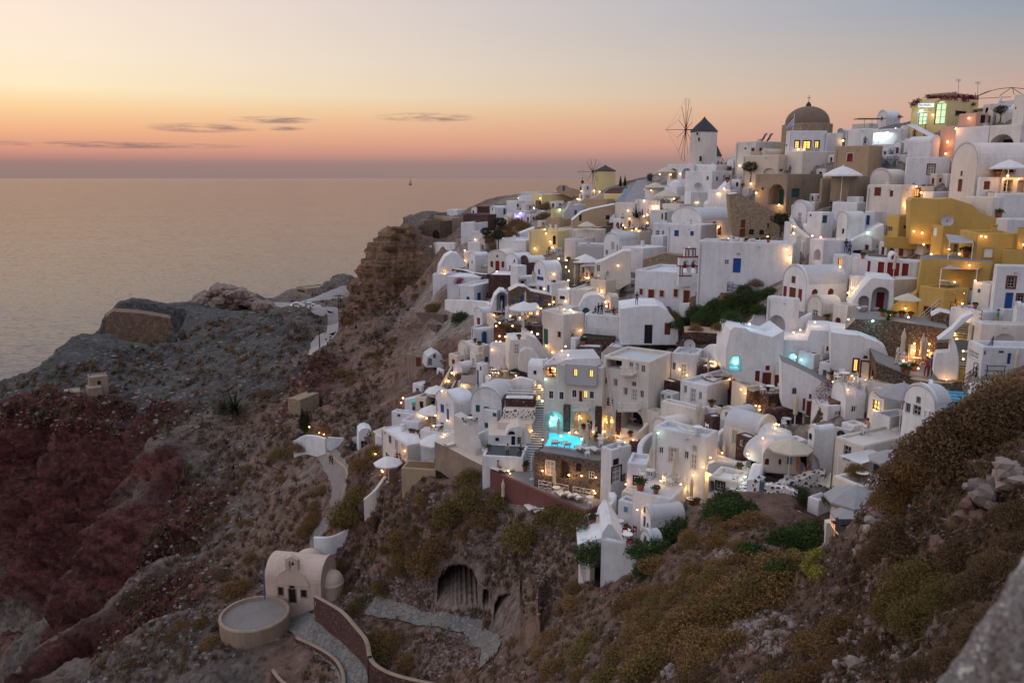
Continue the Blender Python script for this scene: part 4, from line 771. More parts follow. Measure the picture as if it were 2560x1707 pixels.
fa('white sloping terrace wall with small arched window', 1900, 1200, [(1735, 705), (1900, 770), (2100, 870), (2200, 930), (2240, 960), (2300, 1000), (2500, 1150), (2500, 1300), (2100, 1390), (1980, 1330), (1740, 1250)], 6, 3, 'white', [('A', 'F', 1892, 1065, 56, 82, 'n'), ('w', 'F', 2085, 1130, 34, 60, 'R', 'white_paint'), ('w', 'F', 2008, 1232, 30, 150, 'R'), ('d', 'F', 2070, 1285, 60, 190, 'N'), ('w', 'F', 2140, 1270, 30, 90, 'R')], dt=-1, rmat='paving')
h('brown stone planter box with breakfast table on top', 1478 + 90, 1230, 1110, 1475, 1808, 30, 'slab', 'red_stone', rmat='tan', cat='stone platform', name='stone_platform')
h('brown stone terrace with plunge pool and closed parasol', 1610, 1420, 1290, 1530, 2010, 30, 'slab', 'red_stone', rmat='paving', cat='stone platform', name='stone_platform')
wall('curving brown stone wall beside the lamp lit steps', [(925, 868, 960), (1130, 880, 970), (1280, 950, 1050), (1350, 1030, 1140), (1430, 1060, 1170)], .8, 'red_stone', cap='tan')
fa('brown stone terrace wall below the dish antennas', 850, 520, [(545, 345), (700, 340), (900, 360), (1105, 360), (1060, 540), (880, 480), (700, 445), (540, 445)], 3, 4, 'red_stone', rmat='tan')
wall('broad rounded white wall behind the folded loungers', [(650, 690, 760), (760, 560, 700), (880, 490, 690), (1000, 520, 760), (1065, 545, 800)], 1.0, 'white')
h('white flat roofed house right of the hotel with brass lit door', 690, 900, 620, 378, 760, 80, f=[('w', 'L', 415, 762, 44, 92, 'K'), ('d', 'L', 535, 810, 75, 150, 'D', 'white_paint')], rmat='roof_grey')
h('brown stone base wall with folded loungers on top', 920, 900, 785, 710, 1010, 70, 'slab', 'red_stone', rmat='white', cat='stone platform', name='stone_platform')
h('white house with parasol roof terrace and grey side door', 815, 1270, 1000, 490, 1300, 55, f=[('w', 'L', 555, 1045, 34, 95, 'K'), ('d', 'L', 650, 1120, 62, 170, 'D'), ('w', 'L', 738, 1122, 34, 92, 'K'), ('d', 'R', 1110, 1125, 76, 180, 'D')])
h('white hotel wing with two small windows left of the parasol terrace', 400, 1290, 1100, 245, 480, 55, f=[('w', 'L', 270, 1090 + 30, 34, 70, 'K'), ('w', 'L', 352, 1140, 34, 70, 'K')], par=.2, dt=1)
h('long white balcony wall under the small hotel windows', 712, 1520, 1290, 250, 805, 58, par=.6)
h('dark red stone box hanging under the white stair corner', 395, 1080, 960, 250, 490, 50, 'slab', 'red_stone', rmat='white', dt=-1)
# ================================================================ RIGHT HAND TERRACES (photo window 2080,760)
Z(2080, 760)
fa('wide brown stone retaining wall above the candle lit cafe', 900, 640, [(150, 320), (290, 185), (600, 190), (900, 228), (1270, 280), (1430, 308), (1430, 480), (1280, 680), (700, 680), (520, 600), (330, 420)], 3, 5, 'brown_stone', rmat='paving')
fa('brown stone wall below the black railed terrace', 1450, 290, [(1215, 150), (1330, 95), (1590, 160), (1500, 300), (1215, 270)], 3, 3, 'brown_stone', rmat='white')
fa('white sloping house with glowing window and open lit door', 400, 880, [(-10, 345), (180, 372), (330, 382), (560, 468), (655, 535), (705, 680), (640, 900), (530, 945), (150, 850), (-10, 800)], 5, 6, 'white', [('w', 'F', 290, 750, 50, 148, 'Y', 'redbrown'), ('d', 'F', 405, 815, 96, 220, 'Y', 'redbrown'), ('A', 'F', 412, 650, 54, 40, 'N'), ('d', 'F', 505, 815, 34, 135, 'N')])
wall('brown stone terrace wall below the waiters', [(540, 702, 850), (640, 740, 860), (760, 800, 950), (1000, 895, 990), (1300, 945, 1050), (1530, 950, 1010)], .9, 'brown_stone', cap='tan')
fa('brown stone cafe terrace front', 1000, 1060, [(540, 705), (760, 800), (1000, 900), (1340, 950), (1340, 1060), (930, 1100), (740, 960), (540, 900)], 8, 6, 'brown_stone', rmat='paving', dt=1)
fa('white curving stair wall like a slide beside the steps', 1400, 900, [(1245, 850), (1265, 650), (1290, 598), (1450, 590), (1460, 430), (1300, 440), (1480, 300), (1600, 170), (1720, 115), (1730, 140), (1620, 230), (1510, 330), (1480, 420), (1530, 520), (1560, 700), (1545, 930), (1400, 935), (1310, 925)], 6, 1.4, 'white')
fa('round brown stone bin wall beside the slide like wall', 1370, 600, [(1280, 470), (1450, 470), (1450, 600), (1280, 600)], 6, 2.2, 'brown_stone', dt=-.5)
stairs('lamp lit stone steps curving up beside the white wall', (1600, 800), (1600, 440), 2.2, 12, 'stair_dark', 'ochre')
stairs('upper stone steps under the white handrail wall', (1590, 430), (1740, 150), 2.0, 10, 'stair_dark', 'ochre')
h('white house with bright green doorway and iron balcony', 1825, 810, 520, 1645, 2600, 24, f=[('w', 'L', 1735, 620, 120, 100, 'D'), ('w', 'R', 1872, 600, 22, 50, 'H'), ('w', 'R', 2080, 480 + 60, 60, 50, 'N'), ('d', 'R', 2035, 670, 118, 190, 'g', 'door_teal'), ('d', 'R', 2170, 670, 44, 130, 'B')], par=.4)
h('white upper storey with dish antenna and rounded corner', 1800, 540, 235, 1720, 2600, 20, par=.5)
h('white vault end at the far right above the dish', 2250, 260, 60, 2200, 2600, 20, 'vR', rise=.9)
h('white blue tinted wall house behind the green shirted person', 2100, 200, 60, 1980, 2300, 40, dt=2)
h('white low house with long brown window below the stone cafe', 742, 1130, 985, 418, 775, 72, f=[('w', 'L', 600, 1075, 120, 45, 'N')], rmat='leaf_dark')
h('white air conditioner housing block beside the low house', 880, 1110, 1010, 765, 935, 55)
h('small white vault with one big square opening', 622, 1420, 1200, 432, 862, 38, 'vR', f=[('w', 'L', 540, 1235, 86, 120, 'Y', 'white_paint')], rmat='roof_grey')
h('white vaulted house with grey windows right of the square opening vault', 1238, 1500, 1262, 862, 1440, 45, 'vR', f=[('w', 'L', 1058, 1175, 54, 84, 'H'), ('w', 'L', 930, 1270, 56, 115, 'H'), ('d', 'L', 1040, 1300, 96, 125, 'H'), ('w', 'L', 1160, 1350, 54, 70, 'H')], rmat='roof_grey')
stairs('blue grey steps with white edges beside the vaulted house', (1480, 1300), (1440, 1060), 2.4, 6, 'lightblue', 'white', 'white')
stairs('short blue grey steps below the vaulted house', (1290, 1470), (1400, 1340), 1.4, 5, 'lightblue', 'white', 'white')
h('white block with stepped top beside the thorn bush', 1760, 1120, 960, 1700, 1960, 45)
h('white terrace wall above the sunbather roof', 700, 1560, 1390, 490, 1000, 50, par=.5)
h('white rooftop platform left of the sunbather', 270, 1560, 1490, 115, 420, 50, par=.2)
fa('curving brown stone garden wall above the dome house', 100, 1300, [(-240, 1480), (-150, 1280), (0, 1210), (130, 1190), (270, 1230), (420, 1340), (400, 1500), (200, 1560), (-100, 1560)], 5, 5, 'brown_stone', rmat='leaf_dry')
# ================================================================ HOTEL WITH THE POOL (photo window 1280,880)
Z(1280, 880)
h('tall white hotel block with many small paned windows', 1662, 900, 120, 1100, 1935, 66, f=[('w', 'L', 1608, 205, 46, 88, 'K'), ('w', 'L', 1460, 150, 44, 86, 'K'), ('d', 'L', 1532, 165, 40, 100, 'D'), ('w', 'L', 1145, 350, 40, 84, 'K'), ('w', 'L', 1268, 372, 46, 90, 'K'), ('w', 'L', 1495, 390, 52, 54, 'H'), ('w', 'L', 1392, 480, 46, 92, 'K'), ('d', 'L', 1500, 525, 66, 140, 'D'), ('w', 'L', 1592, 515, 44, 90, 'K'), ('A', 'L', 1195, 610, 96, 116, 'K'), ('D', 'L', 1185, 905, 150, 255, 'Y', 'white_warm'), ('n', 'L', 1470, 830, 270, 240, 'k', 2.5), ('b', 'L', 1250, 140, 190, 110, 'k', 2)], mat='white_warm', rmat='roof_grey', name='hotel_block', cat='hotel', under=2)
h('white hotel wing with aqua lit cave pool and yellow windows', 1098, 1030, 190, 385, 1180, 78, f=[('w', 'L', 480, 522, 52, 92, 'H', 'white_paint'), ('w', 'L', 607, 532, 52, 92, 'H', 'white_paint'), ('w', 'L', 765, 508, 52, 92, 'H', 'white_paint'), ('w', 'L', 978, 525, 52, 88, 'H', 'white_paint'), ('w', 'L', 900, 518, 48, 92, 'Y', 'white_paint'), ('d', 'L', 843, 540, 42, 130, 'N'), ('n', 'L', 512, 850, 240, 270, 'n', 4.5), ('n', 'L', 862, 870, 240, 290, 'n', 3.5), ('b', 'L', 470, 250, 130, 130, 'n', 2.5)], mat='white_warm', rmat='white_warm', name='hotel_wing', cat='hotel', under=2)
_wing = HOUSES[-1]
def on_wing(x, y, out=.1):
    C, dR, dL = _wing[1:4]; q = on_plane(U(x), V(y), C, -dR); return q - dR * out
# grey panel with two lit windows on the wing
def slab_on(label, x0, x1, y0, y1, mat, out, name, cat, base=_wing, feats=()):
    C, dR, dL = base[1:4]; a = on_plane(U(x1), V(y1), C, -dR); b_ = on_plane(U(x0), V(y1), C, -dR); tp = on_plane(U(x1), V(y0), C, -dR); O = a - dR * out; root = thing(name, label, cat, O); L_ = (b_ - a).dot(dL); H_ = tp.z - a.z
    fc = Face(O, dL, -dR, L_, H_ + .3); m = MB(); op = [(0, 0), (L_, 0), (L_, H_), (0, H_)]; do_feats(root, m, {'L': fc}, {'L': op}, feats, True)
    for k in range(4): p, q = op[k], op[(k + 1) % 4]; m.quad(fc.P(*p), fc.P(*q), fc.P(*q) + dR * (out - .01), fc.P(*p) + dR * (out - .01))
    m.build('walls', mat, root); return root
slab_on('grey rendered upper room with two yellow lit windows', 660, 1050, 158, 412, 'grey_plaster', .5, 'upper_room', 'room', feats=[('w', 'L', 778, 252, 48, 92, 'Y'), ('w', 'L', 970, 264, 50, 92, 'Y')])
slab_on('dark stone pilaster right of the aqua cave pool', 640, 712, 640, 965, 'dark_stone', .55, 'stone_pilaster', 'pilaster')
slab_on('brown stone pilaster between the courtyard arch and the lit doorway', 1022, 1096, 662, 985, 'red_stone', .4, 'stone_pilaster', 'pilaster')
slab_on('narrow brown stone pilaster right of the lit arched doorway', 1280, 1330, 712, 1010, 'red_stone', .3, 'stone_pilaster', 'pilaster', HOUSES[-2])
fa('barrel roof curve over the grey upper room', 830, 200, [(555, 155), (600, 120), (660, 95), (760, 85), (1080, 75), (1100, 160), (1060, 170), (660, 158)], 8, 5, 'white', rmat='roof_grey', ft=h.__globals__['_wing'][0]['t'] + .2, carve=False, name='vaulted_roof', cat='roof')
h('stone fronted hotel terrace with pool deck and X pattern rails on top', 1082, 1570, 1345, 272, None, 70, 'slab', 'dark_stone', [('d', 'L', 470, 1425, 92, 180, 'D', 'white_warm'), ('n', 'L', 645, 1440, 118, 215, 'n', 1.2), ('d', 'L', 815, 1410, 62, 100, 'k'), ('d', 'L', 972, 1505, 70, 90, 'K')], dr=19, rmat='paving', name='hotel_terrace', cat='terrace')
_deck = HOUSES[-1]
_dz = _deck[1].z + _deck[6] - .04
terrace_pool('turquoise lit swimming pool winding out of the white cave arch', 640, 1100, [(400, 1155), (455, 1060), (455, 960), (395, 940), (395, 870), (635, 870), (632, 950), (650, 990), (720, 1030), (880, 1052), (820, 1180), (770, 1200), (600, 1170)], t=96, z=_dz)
h('white block with brown framed door beside the pool terrace', 1215, 1640, 1200, 1085, 1450, 45, f=[('w', 'R', 1275, 1345, 72, 80, 'k'), ('d', 'R', 1272, 1500, 105, 190, 'D', 'dark_wood'), ('w', 'R', 1370, 1540, 50, 100, 'H')])
h('white wall with white framed window right of the brown framed door', 1650, 1720, 1375, 1400, None, 82, f=[('w', 'L', 1540, 1570, 90, 90, 'K', 'dark_wood')], dr=3)
wall('curved white wall sweeping down from the hotel arch', [(1350, 1050, 1160), (1480, 1020, 1120), (1560, 960, 1080), (1620, 900, 1040), (1650, 860, 1000)], .5, 'cream')
wall('white rounded shoulder wall of the breakfast steps', [(1560, 1300, 1420), (1570, 1130, 1330), (1640, 1030, 1200), (1710, 985, 1120)], .6)
wall('low white wall winding below the breakfast steps', [(1560, 1300, 1350), (1680, 1360, 1410), (1790, 1410, 1480), (1800, 1450, 1520)], .6, 'white_warm')
h('white vaulted suite with small aqua lit arch', 1890, 1290, 940, 1715, 2240, 42, 'vR', f=[('A', 'L', 1805, 970, 84, 72, 'g'), ('b', 'R', 1985, 1010, 190, 150, 'N', 1.8), ('w', 'R', 1825, 1200, 10, 10, 'K')], rise=.8, rmat='white_warm')
h('long white suite house with two grey doors in the lower row', 2360, 1560, 1040, 1720, 2500, 66, f=[('w', 'L', 1825, 1200, 50, 80, 'K'), ('d', 'L', 1975, 1265, 90, 180, 'D', 'cream'), ('w', 'L', 2135, 1260, 54, 95, 'K'), ('d', 'L', 2225, 1340, 74, 180, 'D'), ('w', 'L', 2235, 1185, 60, 76, 'D')], mat='white', dt=0)
h('white angled roof slab left of the aqua lit arch', 1800, 900, 745, 1650, 1900, 45, 'shed', rise=-.5, mat='white_warm')
h('brown stone planter block beside the breakfast table', 1550, 1170, 1100, 1435, 1590, 70, 'slab', 'red_stone', rmat='white', cat='stone platform', name='stone_platform')
stairs('stone steps between the hotel and the suites', (1500, 1370), (1400, 1230), 2.0, 7, 'paving', 'cream')
stairs('cream stone flight with dark treads below the suites', (1710, 1700), (1710, 1480), 1.8, 9, 'stair_dark', 'cream', 'white')
stairs('long straight outdoor staircase climbing beside the aqua pool', (235, 1500), (330, 700), 1.9, 26, 'roof_grey', 'paving')
stairs('yellow lit upper flight above the long straight staircase', (332, 690), (332, 385), 1.9, 11, 'cream', 'paving')
# ================================================================ LOWER SUITES AND DOME HOUSE (photo window 1640,960)
Z(1640, 960)
h('white vaulted suite lying crosswise above the stone porch box', 1238, 800, 610, 820, 1465, 58, 'vL', f=[('w', 'R', 1352, 598, 50, 58, 'H'), ('d', 'L', 960, 640, 60, 180, 'D')], rmat='roof_grey')
h('white round gabled suite with small grey window behind the crosswise vault', 950, 600, 430, 780, 1230, 40, 'vR', f=[('w', 'L', 862, 370, 30, 56, 'H'), ('d', 'L', 850, 500, 50, 120, 'D')], rmat='roof_grey')
h('brown stone porch box with two small windows', 1130, 880, 665, 975, 1238, 45, 'slab', 'red_stone', [('w', 'L', 1042, 722, 46, 80, 'K'), ('w', 'R', 1178, 755, 24, 60, 'K')], rmat='roof_grey', dt=-1, name='stone_porch', cat='porch')
h('dark red stone bathroom box with railed white top', 690, 640, 410, 585, 822, 40, 'slab', 'red_stone', [('w', 'L', 610, 480, 16, 60, 'H')], rmat='roof_grey', name='stone_porch', cat='porch')
h('white parapet balcony on the dark red stone box', 720, 400, 300, 600, 800, 50, par=.8)
fa('white wavy side wall of the lower suite courtyard', 600, 1010, [(320, 560), (480, 610), (640, 690), (740, 750), (810, 830), (800, 960), (640, 1050), (600, 1040), (320, 760)], 20, 3, 'white', dt=0)
wall('white rounded courtyard wall around the stone porch', [(740, 700, 800), (745, 610, 760), (800, 560, 700), (860, 530, 620), (930, 560, 640)], .5)
h('cream lit vaulted kitchen with dark framed window', 1000, 1320, 1200, 640, 1140, 72, 'flat', 'white_warm', [('w', 'L', 785, 1230, 90, 95, 'H', 'dark_wood'), ('n', 'L', 660, 1230, 60, 160, 'k', .8)], dt=0, rmat='white')
fa('barrel roof of the cream lit kitchen', 800, 1190, [(625, 1070), (650, 980), (720, 950), (1100, 1030), (1080, 1050), (1010, 1110), (985, 1215), (800, 1150)], 14, .5, 'roof_grey', dt=1, carve=False, name='vaulted_roof', cat='roof')
wall('white curved upper terrace parapet over the cream kitchen', [(700, 940, 1000), (740, 870, 960), (820, 890, 950), (950, 930, 990), (1060, 950, 1010), (1130, 930, 1020)], .6)
wall('low white stair wall by the yellow lamp', [(160, 1010, 1070), (220, 930, 1010), (285, 850, 950)], .5)
wall('white garden wall winding past the yellow lamps', [(10, 1090, 1180), (120, 1160, 1220), (220, 1160, 1230), (230, 1120, 1200)], .5)
wall('lamp lit cream stair wall', [(300, 1160, 1230), (420, 1080, 1170), (560, 970, 1100)], .6, 'cream')
wall('white slab wall beside the pebble steps', [(1190, 1180, 1300), (1240, 990, 1160), (1280, 970, 1060)], 1.0)
stairs('pebble spotted white steps beside the slab wall', (1060, 1330), (1190, 1000), 2.4, 8, 'spotted', 'spotted')
h('white spotted gatepost with light blue gate', 1260, 1310, 1170, 1180, 1340, 60, f=[('d', 'R', 1300, 1230, 60, 110, 'L')], mat='spotted', dt=-.5)
fa('white rounded dome house with red arch window and blue window', 1500, 1130, [(1305, 1010), (1310, 860), (1340, 800), (1400, 755), (1470, 745), (1540, 780), (1600, 800), (1700, 830), (1760, 860), (1790, 1000), (1760, 1120), (1330, 1080)], 6, 6, 'white_warm', [('A', 'F', 1362, 948, 50, 76, 'R'), ('w', 'F', 1640, 935, 60, 100, 'L'), ('A', 'F', 1520, 950, 30, 70, 'R')], rmat='roof_grey', name='dome_house')
_dt = HOUSES[-1][0]['t']
C = W(U(1425), V(850), _dt + 2.5); b = MB(); b.lathe(C - Vector((0, 0, .3)), [(2.3 * math.cos(k * math.pi / 16), 1.9 * math.sin(k * math.pi / 16) + .1) for k in range(9)], 24); o = b.build('dome', 'roof_grey', None, org=C, smooth=True, label='low grey white dome bulging above the red arched window', category='dome')
h('small white bell chimney on the dome house', 1535, 840, 680, 1490, 1590, 40, f=[('A', 'L', 1515, 705, 16, 30, 'k')], ft=_dt + 1.5, name='chimney', cat='chimney')
h('low white terrace behind the dome', 1700, 800, 700, 1570, 1850, 40, rmat='white', par=.3)
fa('salmon pink rocky porch bulge with blue doors', 1850, 1110, [(1715, 1050), (1730, 860), (1800, 815), (1880, 880), (1940, 870), (1990, 930), (2010, 1050), (1880, 1060), (1840, 1120)], 4, 2.5, 'pink', [('d', 'F', 1790, 1010, 30, 100, 'L'), ('d', 'F', 1865, 1010, 36, 110, 'L')], dt=-.5)
h('tall white barrel chapel house with arched dark window', 1905, 1150, 590, 1825, 2150, 38, 'vR', f=[('A', 'L', 1862, 625, 40, 80, 'k')], rise=.95)
wall('white wall with embedded red stones around the sunken yard', [(1480, 1240, 1290), (1600, 1160, 1230), (1740, 1130, 1200), (1860, 1070, 1180), (1960, 1040, 1150), (2070, 1060, 1160)], .9, 'spotted')
fa('pebble dashed white garden wall', 1500, 1400, [(1320, 1370), (1330, 1240), (1400, 1230), (1450, 1260), (1600, 1280), (1735, 1330), (1720, 1440), (1560, 1420)], -6, .6, 'spotted', carve=False, name='wall', cat='wall')
wall('long low white wall along the shrubby slope', [(1000, 1330, 1370), (1200, 1400, 1430), (1450, 1470, 1500), (1700, 1560, 1590), (1850, 1640, 1680)], 1.2, 'white_warm')
h('white wing wall with pole at the foot of the sunbather house', 1985, 1600, 1420, 1850, 2140, 55)
# ================================================================ SUNBATHER HOUSE (photo window 1840,1040)
Z(1840, 1040)
h('white cube house with sunbather on its flat roof', 1525, 900, 362, 1178, 2150, 52, f=[('w', 'L', 1362, 455, 90, 190, 'H'), ('d', 'R', 1725, 620, 80, 170, 'T'), ('w', 'R', 1835, 610, 36, 110, 'N')], par=.12, mat='white_warm')
h('white lower storey with grey framed window and parasol terrace', 1512, 1400, 872, 1148, 1860, 50, f=[('w', 'L', 1290, 1130, 66, 130, 'H'), ('n', 'R', 1560, 1200, 60, 120, 'n', .6)], par=.5, mat='white_warm', dt=-1.5)
fa('white hooked terrace wall with pillar at right of the parasols', 1700, 1400, [(1600, 1385), (1640, 1180), (1660, 1000), (1700, 920), (1770, 925), (1740, 1080), (1690, 1180), (1800, 1060), (1880, 1050), (1870, 760), (1950, 750), (1960, 1080), (2060, 1110), (2050, 1260), (1750, 1400)], 4, 3, 'white', dt=0)
fa('pink lit curving walkway wall', 1450, 1900, [(1110, 1310), (1150, 1300), (1200, 1400), (1170, 1560), (1090, 1600)], 10, .5, 'white_warm', carve=False)
# ================================================================ WHITE COURT WITH RED CHAIRS (photo window 1360,1160)
Z(1360, 1160)
fa('white curved cistern house hanging above the cave slope', 600, 1440, [(415, 985), (440, 975), (550, 975), (600, 925), (700, 905), (720, 830), (790, 730), (830, 740), (980, 950), (1000, 1040), (1110, 1140), (1100, 1160), (900, 1160), (760, 1165), (680, 1200), (610, 1260), (590, 1440), (520, 1480), (480, 1440), (440, 1280)], 4, 5, 'white', ft=None)
h('white end gable of the curved cistern house', 560, 1450, 1000, 420, 620, 40, f=[], dt=-1)
h('white vaulted house with tall blue door facing the red chairs', 1305, 830, 700, 1180, 1725, 28, 'vR', f=[('d', 'L', 1230, 700, 26, 130, 'B'), ('w', 'L', 1268, 750, 20, 60, 'N'), ('A', 'L', 1232, 560, 24, 70, 'Y')], rmat='roof_grey', rise=2.2)
h('small white vault with grey window below the tall vault', 1300, 1060, 960, 1180, 1450, 30, 'vR', f=[('w', 'L', 1240, 920, 34, 90, 'H')], rmat='roof_grey')
h('white house with light blue shutter behind the red chairs', 1095, 700, 480, 905, 1180, 62, f=[('w', 'L', 1002, 555, 46, 66, 'L')], rmat='roof_grey')
h('long white vault joining the rock steps', 1560, 560, 430, 1085, 1850, 70, 'slab', rmat='roof_grey')
h('white rounded roof above the rock steps', 1500, 470, 380, 1290, 1850, 45, 'flat', rmat='roof_grey', par=.15)
h('round grey roofed pump room beside the blue gate', 1240, 470, 390, 945, 1300, 70, 'slab', rmat='roof_grey')
h('white paved court with crazy marble floor', 1180, 1110, 1000, 700, 1200, 75, 'slab', 'white', rmat='marble_crazy', dr=12, name='courtyard', cat='courtyard')
wall('white wall with pot niche below the sofa corner', [(480, 800, 860), (520, 620, 760), (680, 640, 720), (690, 700, 780), (610, 900, 950)], .5)
wall('white rounded wall rising to the blue gate', [(690, 640, 700), (780, 520, 620), (840, 400, 560), (830, 340, 460)], .7)
fa('light blue wooden gate in the white wall', 890, 500, [(850, 495), (850, 410), (890, 388), (935, 410), (935, 500)], 0, .1, 'lightblue', name='gate', cat='gate', carve=False)
wall('dark red stone rim around the small plunge pool', [(830, 970, 1030), (860, 1060, 1110), (950, 1110, 1160), (1080, 1100, 1150)], .6, 'red_stone', cap='white')
h('sun lounger deck with cream parapet above the big brick wall', 515, 700, 575, -660, None, 46, 'slab', 'brick_red', rmat='paving', name='sun_deck', cat='terrace', dr=7, ft=80)
_sun = HOUSES[-1]
# ================================================================ WHITE TERRACES LEFT OF THE HOTEL (photo window 920,880)
Z(920, 880)
h('white house with curved roof edge and blue shutters', 1062, 900, 640, 832, 1300, 34, 'vR', f=[('w', 'L', 910, 690, 44, 98, 'B'), ('d', 'L', 978, 765, 26, 140, 'B')], rise=1.3, mat='white', rmat='white')
h('white vaulted house with green shuttered window and door', 1640, 870, 640, 1265, 1800, 70, 'vR', f=[('w', 'L', 1345, 690, 50, 84, 'G'), ('d', 'L', 1450, 750, 55, 165, 'G')], rise=2, rmat='roof_grey')
h('small white rounded porch with green window panel', 1580, 940, 720, 1420, 1650, 60, f=[('w', 'L', 1553, 752, 45, 50, 'G'), ('w', 'L', 1480, 900, 100, 60, 'G')])
h('white spotted stone house front under the red stone band', 2045, 870, 715, 1650, 2060, 86, 'slab', 'spotted', rmat='cream', dr=6)
h('red stone band house front below the X rail balcony', 2045, 800, 580, 1650, 2060, 86, 'slab', 'red_stone', rmat='white', dr=5.5, dt=.5)
fa('white cave house with fanlight arch and black doorway', 1700, 1225, [(1480, 1240), (1480, 1015), (1690, 1020), (1710, 960), (1760, 925), (1850, 908), (1940, 935), (1990, 1010), (2005, 1240)], 2, 6, 'white', [('w', 'F', 1583, 1070, 46, 44, 'k'), ('d', 'F', 1780, 1120, 46, 180, 'k'), ('w', 'F', 1865, 1085, 74, 90, 'H'), ('A', 'F', 1760, 990, 84, 46, 'k')], rmat='cream')
h('white blocks and benches above the cave house', 2010, 1000, 880, 1590, 2060, 80, 'slab', 'cream', rmat='cream')
fa('white tapering wall sweeping down to the black doorway terrace', 1200, 1335, [(1052, 765), (1130, 815), (1190, 900), (1245, 1050), (1320, 1200), (1325, 1340), (1260, 1335), (1150, 1220), (1060, 1130)], -35, 1.5, 'white_warm', carve=False, dt=-1)
stairs('cream outdoor steps between two white curved walls', (1370, 1340), (1290, 1030), 1.6, 10, 'cream', 'cream')
wall('white curved wall on the right of the cream steps', [(1345, 1000, 1120), (1420, 960, 1060), (1560, 900, 1010), (1600, 860, 940)], .5)
wall('white boat shaped wall at the foot of the cream steps', [(1350, 1060, 1160), (1380, 1160, 1240), (1460, 1220, 1290), (1475, 1220, 1330)], .5)
wall('white low wall at the edge of the black doorway terrace', [(1400, 1310, 1390), (1560, 1350, 1440), (1680, 1390, 1480)], .5)
h('grey floored terrace with sunbeds outside the black doorway', 1900, 1450, 1290, 1400, 1960, 82, 'slab', 'white', rmat='stair_dark', dr=8, dt=-1)
fa('tall rough tan retaining wall under the white terraces', 1300, 1500, [(815, 1095), (1000, 1180), (1210, 1290), (1395, 1385), (1400, 1560), (1370, 1790), (1290, 1840), (1180, 1760), (1010, 1560), (900, 1470), (820, 1440)], -38, 4, 'retaining', rmat='cream', name='retaining_wall', cat='retaining wall')
h('pumice filled planting terrace with white kerb', 830, 1560, 1440, 410, 900, 75, 'slab', 'tan', rmat='leaf_dry', dr=9, name='planting_terrace', cat='terrace')
h('white cafe house with long flat roof and open balcony', 488, 1390, 1140, 172, 812, 24, f=[('w', 'L', 205, 915, 18, 56, 'B'), ('w', 'L', 268, 1000, 30, 125, 'B'), ('b', 'L', 440, 1200, 60, 190, 'n', 1.6), ('b', 'L', 350, 1020, 40, 190, 'n', .3), ('w', 'R', 785, 1190, 26, 50, 'H')], par=.1, mat='white_warm', rmat='white')
h('stone paved cafe terrace with big round parasols', 1040, 1100, 1000, 640, 1100, 65, 'slab', 'white', rmat='cream', dr=10)
h('white cafe terrace storey with flower boxes and blue rails', 620, 980, 860, 410, 830, 60, f=[], par=.5)
h('white parapet house above the blue railed roof', 580, 870, 760, 290, 640, 60, f=[('w', 'L', 378, 745, 36, 46, 'B')], par=.5)
h('white pool house with small plunge pool on its roof', 545, 780, 590, 452, 760, 42, 'slab', 'white', rmat='white', f=[('w', 'R', 560, 690, 30, 40, 'B')])
_ph = HOUSES[-1]
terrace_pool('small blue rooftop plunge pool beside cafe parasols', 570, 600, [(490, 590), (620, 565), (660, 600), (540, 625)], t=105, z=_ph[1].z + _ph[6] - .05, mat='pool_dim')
fa('stone retaining wall under the white cafe', 150, 1150, [(50, 970), (200, 1070), (255, 1150), (260, 1330), (60, 1180)], -40, 3, 'tan_stone', rmat='cream')
h('small white terrace corner with two chairs at the far left', 210, 1150, 1060, 70, 330, 30, par=.5)
h('white watch house with tall narrow tower front', 1410, 430, 150, 1330, 1480, 40, f=[('w', 'L', 1380, 200, 20, 50, 'B'), ('d', 'L', 1345, 310, 20, 180, 'B')])
wall('white curved parapet around the lamp lit dining terrace', [(1460, 280, 400), (1480, 320, 430), (1600, 345, 440), (1720, 350, 430), (1800, 315, 420), (1880, 300, 420), (2045, 350, 440)], .5)
h('paved dining terrace floor behind the curved parapet', 1800, 420, 345, 1480, 2050, 80, 'slab', 'white', rmat='tan', dr=9)
_din = HOUSES[-1]
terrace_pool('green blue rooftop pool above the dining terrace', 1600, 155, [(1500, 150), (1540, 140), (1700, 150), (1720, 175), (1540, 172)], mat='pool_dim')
h('white balcony house with X pattern rail above the red stone', 2045, 640, 505, 1655, 2060, 84, 'slab', 'white', rmat='paving', dr=6, dt=.6)
h('white vault roofs above the blue shuttered house', 1650, 560, 440, 1380, 1800, 55, rmat='white', par=.2)
stairs('lamp lit steps climbing along the terrace edge', (960, 480), (1140, 150), 1.6, 16, 'stair_dark', 'cream', 'cream')
h('white kiosk with slatted pergola below the watch house', 1330, 470, 370, 1100, 1350, 70, f=[('b', 'L', 1200, 415, 130, 60, 'n', 1.0)])
# ================================================================ MIDDLE OF THE TOWN (photo window 1120,640)
Z(1120, 640)
h('white vaulted chapel house with bright blue arched door', 318, 1110, 920, 288, 590, 25, 'vR', f=[('D', 'R', 445, 1000, 62, 165, 'B', 'cream'), ('d', 'L', 300, 950, 10, 100, 'B')], rise=.8)
h('white lower storey below the blue arched door', 375, 1310, 1105, 275, 512, 35, f=[('w', 'R', 475, 1265, 40, 60, 'B'), ('w', 'R', 410, 1250, 50, 100, 'D')])
fa('stone house wall with blue windows built into the hillside', 1000, 620, [(745, 430), (860, 370), (950, 380), (1010, 430), (1200, 470), (1330, 500), (1330, 600), (1000, 640), (745, 620)], 4, 4, 'brown_stone', [('w', 'F', 903, 530, 30, 78, 'B'), ('w', 'F', 1125, 535, 36, 85, 'B'), ('w', 'F', 800, 560, 20, 46, 'B')], rmat='white_warm')
